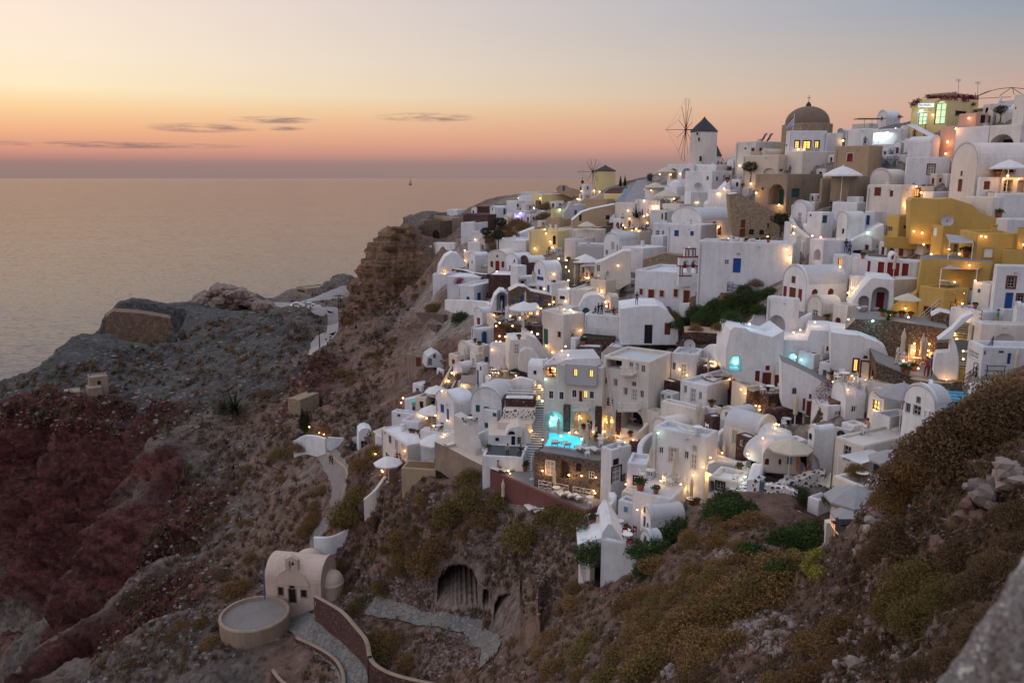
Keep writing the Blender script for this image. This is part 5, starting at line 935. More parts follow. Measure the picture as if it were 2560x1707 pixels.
fa('white cave mouth arch with dark blue door', 640, 690, [(505, 690), (540, 600), (575, 490), (640, 420), (700, 425), (745, 480), (755, 640), (740, 690)], 4, 4, 'white', [('n', 'F', 660, 560, 130, 230, 'B', 2.5)])
h('white house with blue door above the round white wall', 320, 560, 365, 125, 640, 58, f=[('w', 'R', 383, 495, 46, 92, 'B'), ('w', 'R', 487, 480, 28, 52, 'B'), ('w', 'L', 245, 515, 38, 34, 'B')])
wall('long white terrace wall with bushy foot', [(-20, 530, 640), (150, 535, 670), (350, 545, 690), (490, 560, 700), (520, 600, 720)], .6)
wall('red stone parapet under the red shuttered houses', [(60, 150, 215), (200, 165, 235), (320, 200, 270), (495, 220, 290)], 1.0, 'red_stone', cap='white')
h('red stone terrace block below the dining deck', 780, 350, 235, 495, 860, 80, 'slab', 'red_stone', rmat='white')
h('white terrace strip with magenta bougainvillea', 400, 330, 260, -10, 500, 75, rmat='white', par=.1)
h('tall white round wall of the cascade house', 860, 380, 120, 765, 960, 40, rmat='white', par=.1)
h('white vaulted house with blue shutters and dark ledge', 1190, 460, 195, 1052, 1390, 35, 'vR', f=[('w', 'L', 1115, 195, 24, 60, 'B'), ('w', 'L', 1130, 275, 80, 44, 'B')], rise=9)
h('dark stone flower ledge right of the blue shuttered vault', 1250, 330, 260, 1195, 1440, 20, 'slab', 'red_stone')
h('white vault with open grey front and folded parasol', 860, 390, 275, 832, 1085, 25, 'vR', f=[('b', 'R', 915, 330, 90, 90, 'k', .6)], rise=1.6)
h('white block with narrow blue shutter above the candle cafe', 1275, 520, 330, 1200, 1480, 35, f=[('w', 'L', 1228, 400, 28, 84, 'B')])
h('white house with veranda post and blue door', 1180, 470, 350, 985, 1200, 80, f=[('d', 'L', 1135, 400, 36, 85, 'B'), ('b', 'L', 1040, 400, 80, 80, 'N', .8)], dt=1)
h('tall white cube tower with dark green door and lamps', 1412, 1160, 720, 1160, 1660, 38, f=[('w', 'L', 1365, 960, 38, 68, 'k', 'cream'), ('d', 'L', 1198, 985, 52, 185, 'G')], mat='white_warm')
h('white roofed cube behind the tower with plunge pool', 1290, 830, 680, 1150, 1640, 55, 'slab', 'white', rmat='white_warm')
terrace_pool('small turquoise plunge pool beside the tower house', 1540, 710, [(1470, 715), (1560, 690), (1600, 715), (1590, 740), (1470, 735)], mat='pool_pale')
fa('white arched house with black green door under the tourists', 1690, 850, [(1600, 850), (1600, 640), (1660, 520), (1740, 480), (1840, 475), (1920, 520), (1925, 720), (1800, 800), (1700, 860)], 0, 4, 'white', [('D', 'F', 1690, 720, 84, 175, 'G')], rmat='white_warm')
h('white balcony block with tourists standing on top', 2085, 1060, 735, 1668, 2130, 74, f=[], par=.25)
h('pale white block right of the tourist balcony', 2110, 1090, 800, 2080, 2352, 25, rmat='white')
h('large white wall house below the bell church path', 2352, 1000, 610, 2085, 2500, 70, rmat='white', par=.1)
h('lamp lit cream wall curving above the tourists', 1930, 500, 300, 1740, 2100, 50, mat='cream', rmat='cream', par=.1)
h('white pale roof block under the lamp lit wall', 1720, 600, 415, 1500, 1940, 70, mat='white_warm', rmat='white_warm', par=.2)
h('small white vault with bright goods shop below', 1490, 560, 440, 1345, 1520, 60, 'vL', f=[('w', 'L', 1400, 510, 60, 40, 'k')], rise=.9)
fa('tall pale house side with round bay under the dish antenna', 2100, 420, [(1790, 250), (1800, 90), (1900, 60), (2150, -60), (2240, -60), (2240, 330), (2080, 420), (1900, 300)], 0, 5, 'white_warm', [('w', 'F', 1843, 150, 44, 80, 'K'), ('A', 'F', 1843, 260, 34, 60, 'Y')])
h('white cube right of the tower with round chimney wall', 1560, 1260, 1010, 1500, 1700, 40)
h('long dark red stone planter wall above the hotel', 2030, 1160, 1015, 1610, 2060, 84, 'slab', 'red_stone', rmat='leaf_dark')
h('dark stone parapet band over the hotel wing', 1880, 1260, 1120, 1575, 1920, 84, 'slab', 'dark_stone', rmat='white')
h('white room with reed pergola over a dark balcony', 2145, 1440, 1200, 1880, 2352, 80, f=[('b', 'L', 2040, 1290, 200, 150, 'n', 2)], par=.1)
fa('white house with slatted shutter and long sloping shoulder', 900, 1400, [(745, 1400), (745, 1220), (770, 1030), (960, 1020), (965, 960), (1100, 1020), (1200, 1150), (1290, 1250), (1200, 1380), (960, 1400)], 8, 5, 'white_warm', [('w', 'F', 840, 1140, 62, 120, 'D'), ('d', 'F', 930, 1340, 34, 100, 'k'), ('A', 'F', 975, 1330, 20, 30, 'k')], rmat='white')
fa('white round shouldered house under the slatted shutter', 850, 1480, [(870, 1290), (890, 1170), (950, 1130), (1060, 1150), (1130, 1250), (1140, 1480), (870, 1400)], 8, 3, 'white_warm', dt=-.5)
h('small white vault with one square window', 1190, 1530, 1390, 975, 1260, 76, 'vL', f=[('w', 'L', 1065, 1425, 36, 48, 'k')], rise=1.0)
h('white wall house left of the slatted shutter', 750, 1330, 1085, 510, 790, 72, f=[])
h('lamp lit cafe parapet beside the agaves', 950, 1060, 960, 770, 1010, 70, rmat='cream', par=.4)
wall('glowing white wall of the agave terrace', [(490, 700, 800), (560, 770, 860), (640, 850, 930)], .5, 'cream')
fa('dark low vault roof among the cafe parasols', 870, 700, [(720, 690), (760, 620), (850, 585), (930, 600), (970, 660), (960, 720), (740, 740)], 4, 4, 'grey_plaster', rmat='grey_plaster')
fa('small cream arch hut with lit niche', 1010, 730, [(960, 730), (970, 660), (1010, 630), (1060, 660), (1080, 730)], 6, 3, 'cream', [('A', 'F', 1015, 690, 60, 70, 'Y')])
h('cafe terrace floor with folded parasols', 1150, 960, 860, 560, 1180, 72, 'slab', 'red_stone', rmat='paving')
# ================================================================ FAR HEADLAND HOUSES (photo window 1000,400)
Z(1000, 400)
h('ruined stone fort bastion with dark cave door', 490, 960, 750, 300, 775, 50, 'flat', 'brown_stone', [('A', 'L', 440, 910, 90, 100, 'k')], rmat='old_tan', name='castle_ruin', cat='castle ruin')
h('tan upper wall of the fort ruin', 575, 750, 690, 410, 780, 40, 'flat', 'old_tan', dt=2, name='castle_ruin', cat='castle ruin')
h('tan block on the fort bastion', 640, 830, 710, 490, 775, 30, 'slab', 'old_tan', name='castle_ruin', cat='castle ruin', dt=1)
h('low white building on the fort top', 700, 665, 610, 575, 800, 50, 'slab', 'white', rmat='white', name='house', dt=3)
h('dark grey long wall right of the fort', 1080, 765, 670, 775, 1310, 55, 'slab', 'red_stone', name='wall', cat='wall')
h('white house wall below the long dark wall', 920, 950, 770, 748, 1240, 60, 'flat', 'white', [('w', 'R', 1100, 850, 120, 50, 'R')])
h('white cube house with small fort like chimney', 1010, 1000, 880, 870, 1150, 50)
h('white pointed gable house on the headland', 1165, 690, 590, 1100, 1320, 30, 'vR', f=[('w', 'L', 1132, 600, 10, 30, 'k'), ('d', 'R', 1280, 630, 26, 80, 'B')], rise=.6)
h('dark stone hut on the headland ridge', 1100, 660, 570, 945, 1110, 70, 'slab', 'red_stone')
h('white arch hut on the headland ridge', 935, 665, 610, 875, 945, 40, 'vR', f=[('A', 'L', 898, 640, 22, 50, 'B')], rise=.7)
h('white terrace house with blue shutters on the far ridge', 1430, 610, 500, 1305, 1560, 45, f=[('w', 'R', 1405, 560, 24, 34, 'k'), ('w', 'R', 1555, 575, 20, 30, 'B')])
h('violet lit party terrace house', 1540, 740, 625, 1385, 1600, 70, f=[('b', 'L', 1460, 670, 130, 90, 'n', 1.5)])
h('white cube pillar left of the violet terrace', 1390, 745, 650, 1310, 1410, 60)
h('white roof terrace house with parasols on the far ridge', 1700, 520, 440, 1450, 1760, 65, f=[])
h('dark tiled flat roof house on the far ridge', 1730, 430, 395, 1480, 1760, 70, 'slab', 'white', rmat='stones_red')
fa('cream rock house with blue door on the skyline', 2050, 470, [(1910, 345), (1960, 308), (2030, 305), (2080, 340), (2190, 365), (2220, 430), (2120, 470), (1930, 400)], 0, 5, 'tan', [('d', 'F', 2005, 350, 26, 56, 'B')])
h('grey barrel roofed house below the skyline rock house', 1740, 560, 420, 1600, 2120, 25, 'slab', 'shop_yellow', rmat='roof_grey')
h('brown stone wall under the grey roofed house', 1700, 570, 500, 1660, 2040, 20, 'slab', 'brown_stone')
h('glowing green lit terrace wall', 1870, 700, 600, 1850, 2050, 20, 'slab', 'shop_yellow')
fa('pale green plaster house with rounded gable and blue window', 2080, 740, [(2000, 740), (2010, 640), (2060, 580), (2080, 520), (2110, 520), (2120, 560), (2200, 540), (2310, 560), (2330, 640), (2200, 720)], 4, 5, 'roof_grey', [('w', 'F', 2152, 650, 30, 70, 'B')])
h('tan house with two white shuttered windows on the spur', 1950, 880, 720, 1803, 2130, 45, 'flat', 'tan', [('w', 'L', 1840, 820, 34, 76, 'W'), ('w', 'L', 1905, 825, 34, 76, 'W'), ('d', 'R', 2090, 835, 60, 110, 'D')])
fa('long tan house gable with brown door', 2300, 880, [(2110, 890), (2110, 740), (2230, 640), (2352, 600), (2650, 540), (2700, 620), (2640, 720), (2300, 850)], 4, 6, 'tan', [('w', 'F', 2210, 710, 28, 76, 'k'), ('w', 'F', 2545, 705, 46, 54, 'k'), ('w', 'F', 2160, 853, 24, 36, 'k')], rmat='white')
h('lamp lit cream round house with arched window', 1930, 1110, 870, 1580, 2130, 62, 'flat', 'shop_yellow', [('A', 'L', 1890, 980, 36, 110, 'k')])
h('white stairs house with red pole beside the lamp', 1600, 1070, 900, 1565, 1790, 30, f=[])
h('large plain white cube house facing the sea', 1545, 1160, 985, 1185, 1730, 66, f=[])
fa('white sloping roof slab above the plain cube', 1500, 990, [(1220, 975), (1400, 925), (1650, 830), (1660, 1000), (1540, 1010)], 2, 5)
h('white pointed gable house with red shutters and folded parasol', 1300, 1360, 1180, 1075, 1560, 66, 'vR', f=[('w', 'L', 1125, 1275, 34, 74, 'R'), ('d', 'L', 1193, 1295, 50, 118, 'R'), ('w', 'L', 1260, 1280, 34, 74, 'R'), ('w', 'L', 1190, 1178, 22, 30, 'R')], rise=1.1)
h('white small gable house left of the red shutters', 925, 1330, 1180, 845, 1090, 30, 'vR', f=[('w', 'L', 882, 1250, 12, 40, 'R')], rise=.8)
h('white round gabled house with two red doors', 1440, 1400, 1240, 1285, 1620, 50, 'vR', f=[('w', 'L', 1352, 1330, 26, 78, 'R'), ('w', 'L', 1400, 1330, 28, 78, 'R'), ('w', 'L', 1402, 1238, 18, 34, 'R')], rise=1.4)
h('stone faced vault with blue arched door', 1560, 1370, 1260, 1470, 1780, 35, 'vR', 'red_stone', [('A', 'L', 1520, 1310, 46, 90, 'B')], rise=1.2, rmat='white')
fa('white plastered rock hut with dark pebbles and lit arch', 600, 1440, [(470, 1440), (490, 1300), (560, 1180), (640, 1130), (720, 1150), (790, 1230), (820, 1300), (700, 1340), (580, 1420)], 6, 5, 'white', [('A', 'F', 545, 1390, 46, 90, 'Y')], rmat='white')
wall('white curved path wall on the cliff top', [(365, 1060, 1085), (440, 1010, 1060), (560, 1010, 1070), (690, 1010, 1060)], 1.2)
h('white glowing courtyard wall with lamp on the cliff', 930, 1180, 1120, 780, 950, 60, mat='white_warm')
h('low white cafe with straw parasols on the cliff', 980, 1090, 1010, 830, 1000, 70)
h('white house ledge at the end of the cliff', 590, 1480, 1400, 400, 620, 80)
h('white long wall house with red flowers below the stone parapet', 700, 1520, 1390, 575, 1000, 70, f=[])
h('small white church tower with iron cross near the little windmill', 2260, 460, 300, 2225, 2330, 40, f=[('w', 'R', 2300, 345, 22, 40, 'T')], name='church_tower', cat='church tower')
# ================================================================ LITTLE WINDMILL AND STEPS (photo window 1280,400)
Z(1280, 400)
windmill('small cream windmill lit from below near the point', 1012, 1260, 375, 132, 62, (990, 143), [(918, 20), (965, -5), (1035, -5), (1080, 38), (1110, 140), (1088, 188), (1052, 265), (1022, 375), (985, 300), (918, 258), (862, 141), (925, 80)], 226, 'shop_yellow', 'thatch', [(1222, 188, 12, 24, 'k', 'window'), (1208, 308, 36, 60, 'N', 'door')], taper=1.04)
fa('brown stone oval terrace wall below the small windmill', 1280, 420, [(1130, 400), (1200, 350), (1300, 335), (1420, 330), (1400, 380), (1330, 412), (1150, 412)], 0, 3, 'stones_red', rmat='stones_red')
h('cream rounded wall beside the long blue steps', 1340, 490, 415, 1120, 1370, 60, mat='shop_yellow', rmat='shop_yellow', par=.1)
stairs('long pale blue steps rising toward the tall windmill', (1540, 480), (1680, 250), 5.5, 22, 'roof_grey', 'roof_grey')
stairs('narrower blue steps beside the stone oval', (1410, 510), (1500, 350), 4.5, 14, 'lightblue', 'roof_grey')
h('brown stone house ruin left of the blue steps', 1165, 600, 480, 900, 1250, 50, 'flat', 'tan', [('w', 'R', 1003, 565, 20, 46, 'k')], rmat='white')
h('white wide roof terrace in the middle of the slope', 1500, 700, 530, 1260, 1800, 60, rmat='white', par=.15)
h('white wall with two round lamps under the cafe parasols', 1810, 640, 490, 1530, 2100, 62, par=.2)
h('cream crowded cafe terrace house full of guests', 1560, 1030, 880, 1285, 1720, 66, 'flat', 'cream', rmat='cream', par=.3)
h('upper crowded cafe terrace with warm candle lights', 1560, 860, 700, 1370, 1700, 60, 'flat', 'cream', rmat='cream', par=.3)
h('white columned house right of the crowded cafe', 1900, 760, 620, 1690, 1980, 60, f=[('d', 'L', 1885, 690, 26, 96, 'H'), ('w', 'L', 1840, 690, 20, 70, 'N')])
h('white framed cafe front with blue canopy bar', 1905, 1000, 780, 1715, 1985, 76, f=[('w', 'L', 1785, 890, 46, 60, 'K'), ('w', 'L', 1850, 890, 26, 50, 'K')])
h('white balcony with blue railing below the framed cafe', 1850, 1060, 930, 1700, 1900, 70, par=.3)
h('white house with tall arched windows and balcony', 1310, 1250, 1000, 1118, 1530, 62, 'vR', f=[('A', 'L', 1235, 1050, 40, 100, 'D'), ('w', 'L', 1160, 1130, 30, 60, 'K'), ('A', 'L', 1290, 1080, 18, 80, 'D')], rise=1.4, rmat='roof_grey')
h('small white arch gable house with slit window', 1320, 1010, 940, 1190, 1380, 40, 'vR', f=[('w', 'L', 1240, 970, 8, 46, 'N')], rise=1.4)
h('big plain white cube wall left of the bell church', 1602, 1340, 1080, 1340, 1885, 48, rmat='white', par=.1)
h('pale grey roof house right below the cream round house', 1120, 1130, 1030, 800, 1180, 72, rmat='roof_grey', par=.1)
h('white terrace house with small blue door and pots', 1010, 1020, 860, 750, 1150, 66, f=[('w', 'L', 1000, 980, 12, 50, 'B')])
h('white stepped wall house under the long tan gable', 1000, 900, 845, 560, 1250, 72, par=.2)
h('grey white house wall behind the black palm tree', 1110, 1240, 1060, 780, 1200, 70, mat='grey_plaster', rmat='roof_grey')
h('white block with three bay window left of the palm', 780, 1200, 970, 640, 1000, 60)
fa('small white triangle gable left of the palm terrace', 1240, 770, [(1185, 770), (1200, 710), (1260, 660), (1270, 770)], 0, 2)
h('white vaulted bench house below the arched windows', 1400, 1120, 1020, 1290, 1560, 50)
h('pale narrow stone column house beside the dark steps', 815, 1500, 1220, 700, 830, 70, mat='old_tan')
h('white umbrella cafe hut beside the dark steps', 1010, 1400, 1300, 830, 1060, 70, f=[('b', 'L', 920, 1355, 120, 70, 'n', 1)])
stairs('dark stone steps with warm lamps in the town centre', (680, 1480), (660, 1240), 3.0, 16, 'stair_dark', 'ochre')
stairs('orange lit lower steps with lamps in the town centre', (720, 1560), (690, 1480), 3.0, 7, 'stair_dark', 'ochre')
# ================================================================ CHAPEL ON THE LOWER SLOPE (photo window 600,1300)
Z(600, 1300)
ch = h('small cream chapel with crosswise barrel roof and dark door', 1002, 1010, 785, 320, 1190, 66, 'vL', 'chapel', [('d', 'L', 642, 925, 84, 165, 'k', 'old_tan'), ('w', 'L', 500, 868, 56, 92, 'k', 'old_tan'), ('w', 'L', 782, 898, 62, 84, 'k', 'old_tan'), ('w', 'L', 632, 745, 52, 90, 'k', 'old_tan')], rise=2.6, rmat='chapel', name='chapel', cat='chapel', ft=104)
_c = HOUSES[-1]; C, dR, dL, LL, LR, H = _c[1:]; up = Vector((0, 0, 1)); cf = Face(C, dL, -dR, LL, H)
gp = [cf.at(U(a), V(b)) for a, b in ((850, 785), (790, 680), (740, 630), (700, 605), (560, 600), (490, 640), (450, 715))]; gp = [(a, b) for a, b in gp]; gp = [(gp[0][0], H - .5)] + gp + [(gp[-1][0], H - .5)]
m = MB(); m.prism([cf.P(a, b, .12) for a, b in gp], dR * .6); m.build('gable', 'chapel', ch)
def small_belfry(root, fc, x0, x1, yt, yb, mat):
    a = fc.at(U((x0 + x1) / 2 - (x1 - x0) / 2), V(yb)); b_ = fc.at(U(x1), V(yb)); t_ = fc.at(U((x0 + x1) / 2), V(yt)); s0, s1 = sorted((a[0], b_[0])); h0, h1 = a[1], t_[1]; w = s1 - s0; m = MB(); f2 = Face(fc.C, fc.d, fc.n, fc.L, fc.H)
    out = [(s0, h0), (s1, h0), (s1, h0 + (h1 - h0) * .75), ((s0 + s1) / 2, h1), (s0, h0 + (h1 - h0) * .75)]; hl = [arch_pts(s0 + w * .28, s1 - w * .28, h0 + .1, h0 + (h1 - h0) * .72)]
    for ofs, sg in ((.1, 1), (-.5, -1)):
        f3 = Face(fc.C + fc.n * ofs, fc.d, fc.n * sg, fc.L, fc.H); wall_poly(m, f3, out, hl)
    f3 = Face(fc.C + fc.n * .1, fc.d, fc.n, fc.L, fc.H); opening(m, f3, hl[0], .6, False)
    for k in range(5): p, q = out[k], out[(k + 1) % 5]; m.quad(f3.P(*p), f3.P(*q), f3.P(*q, -.6), f3.P(*p, -.6))
    m.build('belfry', mat, root); m = MB(); q = fc.P((s0 + s1) / 2, h0 + (h1 - h0) * .35, -.2); m.lathe(q, [(.22, 0), (.15, .2), (.1, .4), (.02, .5)], 10); m.build('bell', 'bronze', root)
    m = MB(); q = fc.P((s0 + s1) / 2, h1, -.2); m.bar(q, q + up * .6, .04); m.bar(q + up * .4 - fc.d * .2, q + up * .4 + fc.d * .2, .04); m.build('cross', 'white_paint', root)
small_belfry(ch, cf, 562, 716, 440, 606, 'chapel')
q = W(U(845), V(450), 110); m = MB(); r = 190 / ZS / FP * 110; m.lathe(q - up * .75, [(r, -1.5), (r, 0)] + [(r * math.cos(k * math.pi / 20), r * .85 * math.sin(k * math.pi / 20)) for k in range(11)], 28); m.build('dome', 'chapel', ch, smooth=True)
q = W(U(1130), V(860), 106.5); m = MB(); r = 150 / ZS / FP * 106; m.lathe(q, [(r, -3), (r, 1.2), (r * 1.03, 1.3)] + [(r * .97 * math.cos(k * math.pi / 20), 1.3 + r * 1.0 * math.sin(k * math.pi / 20)) for k in range(11)], 28); m.build('apse', 'chapel', ch, smooth=True)
q = W(U(638 * 1.0 - 0) if 0 else 637, 1540, 101); r = 4.35; root = thing('round_terrace', 'round threshing floor like terrace with plastered rim before the chapel', 'terrace', q); m = MB(); m.lathe(q, [(r * .93, -5), (r, .35), (r - .12, .5), (r - .4, .5), (r - .45, .05)], 40); m.build('rim_wall', 'retaining', root, smooth=False); m = MB(); m.lathe(q, [(0.01, .06), (r - .4, .06)], 40); m.build('floor', 'path', root)
HOUSES.append((root, q + Vector((-r, -r, 0)), Vector((1, 0, 0)), Vector((0, 1, 0)), 2 * r, 2 * r, .5))
m = MB(); q = W(U(305), V(965), 101); tp = Vector((q.x, q.y, zat(q.x, q.y, V(490)))); m.bar(q, tp, .09, .05); o = m.build('flagpole', 'shirt_blue', None, org=q, label='blue and white striped flagpole beside the cream chapel', category='flagpole')
m = MB(); q = W(U(965), V(1290), 99); tp = Vector((q.x, q.y, zat(q.x, q.y, V(1010)))); m.bar(q, tp, .04); m.box(tp, (.25, .25, .3)); o = m.build('street_lamp', 'roof_grey', None, org=q, label='thin unlit lamp post before the red stone wall', category='street lamp')
# retaining walls (photo window 600,1067 at 2.45)
Z(600, 1067, 2.45)
wall('long red stone retaining wall curving down past the chapel', [(470, 1030, 1190), (560, 1078, 1260), (640, 1130, 1320), (710, 1210, 1390), (780, 1300, 1470), (800, 1400, 1560)], .5, 'red_stone', cap='old_tan')
wall('red stone wall with pale cap around the rubble pit', [(790, 1330, 1500), (810, 1420, 1560), (880, 1480, 1600), (1000, 1525, 1640), (1200, 1570, 1700)], .5, 'red_stone', cap='old_tan')
wall('low red stone kerb wall curving beside the lower lane', [(350, 1285, 1310), (480, 1345, 1380), (580, 1410, 1450), (630, 1490, 1530), (640, 1590, 1640)], .45, 'red_stone', cap='old_tan')
wall('short red stone wall at the bottom edge left of the lane', [(205, 1480, 1550), (250, 1540, 1610), (330, 1600, 1680)], .45, 'red_stone', cap='old_tan')
wall('white plastered wall where the donkey path bends', [(455, 672, 706, 111), (540, 672, 706, 111), (600, 655, 690, 111.5), (660, 620, 655, 112), (735, 562, 610, 113)], .5, 'white')
wall('thin stone kerb following the downhill path', [(530, 150, 162), (590, 200, 212), (655, 260, 272), (640, 360, 372), (620, 460, 472), (560, 590, 602), (480, 665, 677)], .35, 'tan')
wall('white sloping wall below the lit parasol', [(760, 440, 470, 107), (830, 380, 420, 107), (890, 300, 340, 108)], .6, 'white_warm')
wall('lamp lit white parapet at the head of the path', [(330, 85, 100, 137), (400, 50, 80, 136), (480, 55, 95, 134), (530, 70, 110, 132)], .5, 'white')
fa('white parapet with rounded posts along the path head', 600, 140, [(535, 130), (540, 65), (640, 70), (725, 60), (728, 110), (650, 150), (545, 145)], 4, .4, 'white', carve=False, name='wall', cat='wall', ft=131)
fa('white round topped shed with blue grey door at the path head', 765, 162, [(726, 162), (728, 30), (745, 12), (770, 6), (800, 14), (812, 30), (812, 162)], 6, 3, 'white', [('d', 'F', 762, 122, 42, 76, 'H')], ft=128)
Z(920, 880)
h('ruined stone hut with brown door on the scrubby slope', 690, 190, 40, 480, 760, 60, 'flat', 'old_tan', [('d', 'L', 620, 120, 60, 110, 'N')])
fa('grey ruined arch shed beside the stone hut', 850, 190, [(710, 190), (730, 60), (820, 0), (900, 40), (960, 190)], 10, 4, 'roof_grey', [('w', 'F', 815, 50, 30, 50, 'R'), ('n', 'F', 760, 120, 50, 90, 'n', 1), ('n', 'F', 860, 120, 60, 100, 'n', 1)])
stairs('narrow railed steps on the scrubby slope', (510, 400), (545, 270), 1.4, 10, 'stair_dark', 'tan')
# the old stone terraces beyond the village edge
Z(1000, 760)
wall('crumbling grey stone terrace wall above the hut', [(60, 120, 180), (250, 100, 160), (420, 110, 170), (560, 130, 190)], .8, 'dark_stone')
wall('lower crumbling stone terrace wall above the hut', [(40, 260, 300), (250, 240, 290), (480, 250, 300)], .8, 'dark_stone')
# ================================================================ FAR HEADLAND (photo window 0,640 at 2.45)
Z(0, 640, 2.45)
fa('tall tan quarry wall standing on the far headland', 850, 560, [(640, 585), (645, 375), (690, 340), (850, 350), (1045, 382), (1072, 480), (1060, 552), (950, 545), (790, 548), (790, 585)], 0, 10, 'quarry', name='quarry_wall', cat='quarry wall', ft=332)
fa('lower stepped block under the quarry wall', 700, 640, [(665, 640), (668, 520), (740, 530), (735, 610), (700, 700), (680, 700)], -10, 5, 'quarry', name='quarry_ramp', cat='ruin', ft=318)
fa('rust red masonry band below the quarry wall', 900, 620, [(735, 630), (745, 592), (1090, 585), (1070, 605), (900, 630)], 0, 4, 'red_plaster', name='quarry_wall', cat='quarry wall', ft=322)
h('small ruined square tower with one dark window', 552, 805, 745, None, 664, 5, 'flat', 'retaining', [('w', 'R', 607, 777, 22, 24, 'k')], t=240, name='ruined_tower', cat='ruin', ft=240)
h('narrow masonry footing below the ruined tower', 548, 925, 812, None, 635, 5, 'slab', 'retaining', name='ruined_tower', cat='ruin', ft=238)
h('low ruined wall left of the ruined tower', 400, 915, 840, None, 500, 0, 'slab', 'retaining', name='ruined_wall', cat='ruin', ft=238)
h('broken red stone hut near the cliff edge', 640, 985, 890, None, 762, -5, 'slab', 'red_stone', [('A', 'R', 692, 965, 40, 40, 'k')], name='ruined_hut', cat='ruin', ft=233)
h('long flat roofed concrete shed beside the coast road', 1880, 255, 200, 1818, 2027, 30, 'flat', 'old_tan', [('w', 'L', 1845, 214, 44, 12, 'k')], name='shed', cat='shed', ft=395)
h('small hut with pale roof behind the coast road', 2160, 235, 205, 2150, 2240, 20, 'slab', 'tan', rmat='roof_grey', name='shed', cat='shed', ft=390)
h('ruined stone tunnel portal with dark opening above the path', 1845, 1020, 880, 1770, 1960, 50, 'slab', 'tan_stone', [('A', 'R', 1905, 995, 30, 60, 'k')], name='tunnel_portal', cat='ruin')
fa('pale stone slab shelter on the red cliff', 250, 1420, [(210, 1425), (218, 1350), (300, 1290), (305, 1380)], -20, 3, 'roof_grey', [('n', 'F', 262, 1375, 60, 40, 'n', 1)], name='ruined_shelter', cat='ruin')

# caves in the slope: arch centre, width, height in photo pixels, depth
CAVES = [(1145, 1460, 100, 86, 9), (1215, 1497, 14, 34, 3), (1269, 1528, 66, 76, 9), (1326, 1583, 46, 62, 8)]
# lanes: photo points, width in metres, look
PATHS = [('narrow downhill donkey path of packed grey dirt', [(775, 1118), (800, 1120), (829, 1154), (849, 1191), (846, 1232), (841, 1265), (812, 1312), (775, 1362)], 2.6, 'path'),
 ('pale dirt road curving along the far headland', [(560, 772), (640, 768), (700, 762), (745, 765), (785, 767), (815, 778), (836, 800), (838, 822), (822, 840), (800, 858), (795, 880)], 5.5, 'road'),
 ('coast road climbing toward the cliff', [(745, 760), (790, 748), (830, 738), (880, 731)], 5.5, 'road'),
 ('grey lane leading down past the round terrace', [(700, 1532), (735, 1545), (770, 1572), (820, 1610), (865, 1645), (885, 1690), (880, 1760)], 3.2, 'lane'),
 ('light trodden track by the cave mouths', [(925, 1515), (985, 1530), (1050, 1549), (1130, 1562), (1185, 1580), (1225, 1608), (1215, 1660)], 1.8, 'lane')]
PATHW = [(l, [W(u, v, T(u, v) or 100) for u, v in pts], w, m) for l, pts, w, m in PATHS]
PATHW = [(l, catmull(pts, 8), w, m) for l, pts, w, m in PATHW]
for l, pts, w, m in PATHW:
    mb = MB(); L_ = []
    for k in range(len(pts)):
        d = pts[min(k + 1, len(pts) - 1)] - pts[max(k - 1, 0)]; d.z = 0; d.normalize(); nn = Vector((-d.y, d.x, 0)); row = []
        for a in (-.5, -.25, 0, .25, .5): q = pts[k] + nn * (w * (a + .04 * math.sin(k * 1.7 + a * 9))); row.append(Vector((q.x, q.y, ground(q.x, q.y) + .22)))
        L_.append(row)
    for a, b_ in zip(L_, L_[1:]):
        for k in range(4): mb.quad(a[k], a[k + 1], b_[k + 1], b_[k])
    o = mb.build('path', m, None); o['kind'] = 'structure'; o['label'] = l
Z(1600, 1067, 2.45)
fa('rough stone front wall with white coping below the lamp lit landing', 1050, 1080, [(895, 885), (1000, 925), (1210, 1030), (1215, 1100), (1060, 1180), (930, 1010)], -22, 1.2, 'tan_stone', rmat='white', t=42, carve=False, name='wall', cat='wall')
fa('pink lit swooping wall of the lowest walkway', 1150, 990, [(1125, 985), (1165, 850), (1215, 715), (1260, 690), (1440, 655), (1445, 700), (1300, 735), (1300, 800), (1310, 880), (1250, 1010)], 18, .6, 'salmon', rmat='white', t=45, carve=False, name='wall', cat='wall')
fa('white curled wall end at the head of the lowest walkway', 1150, 760, [(1135, 590), (1170, 585), (1195, 650), (1180, 720), (1150, 775), (1120, 765)], 5, .6, 'white', t=49, carve=False, name='wall', cat='wall')
h('grey paved landing between the lamp lit walls', 1150, 1000, 960, 960, 1260, 30, 'slab', 'tan_stone', rmat='paving', t=44, name='landing', cat='terrace')
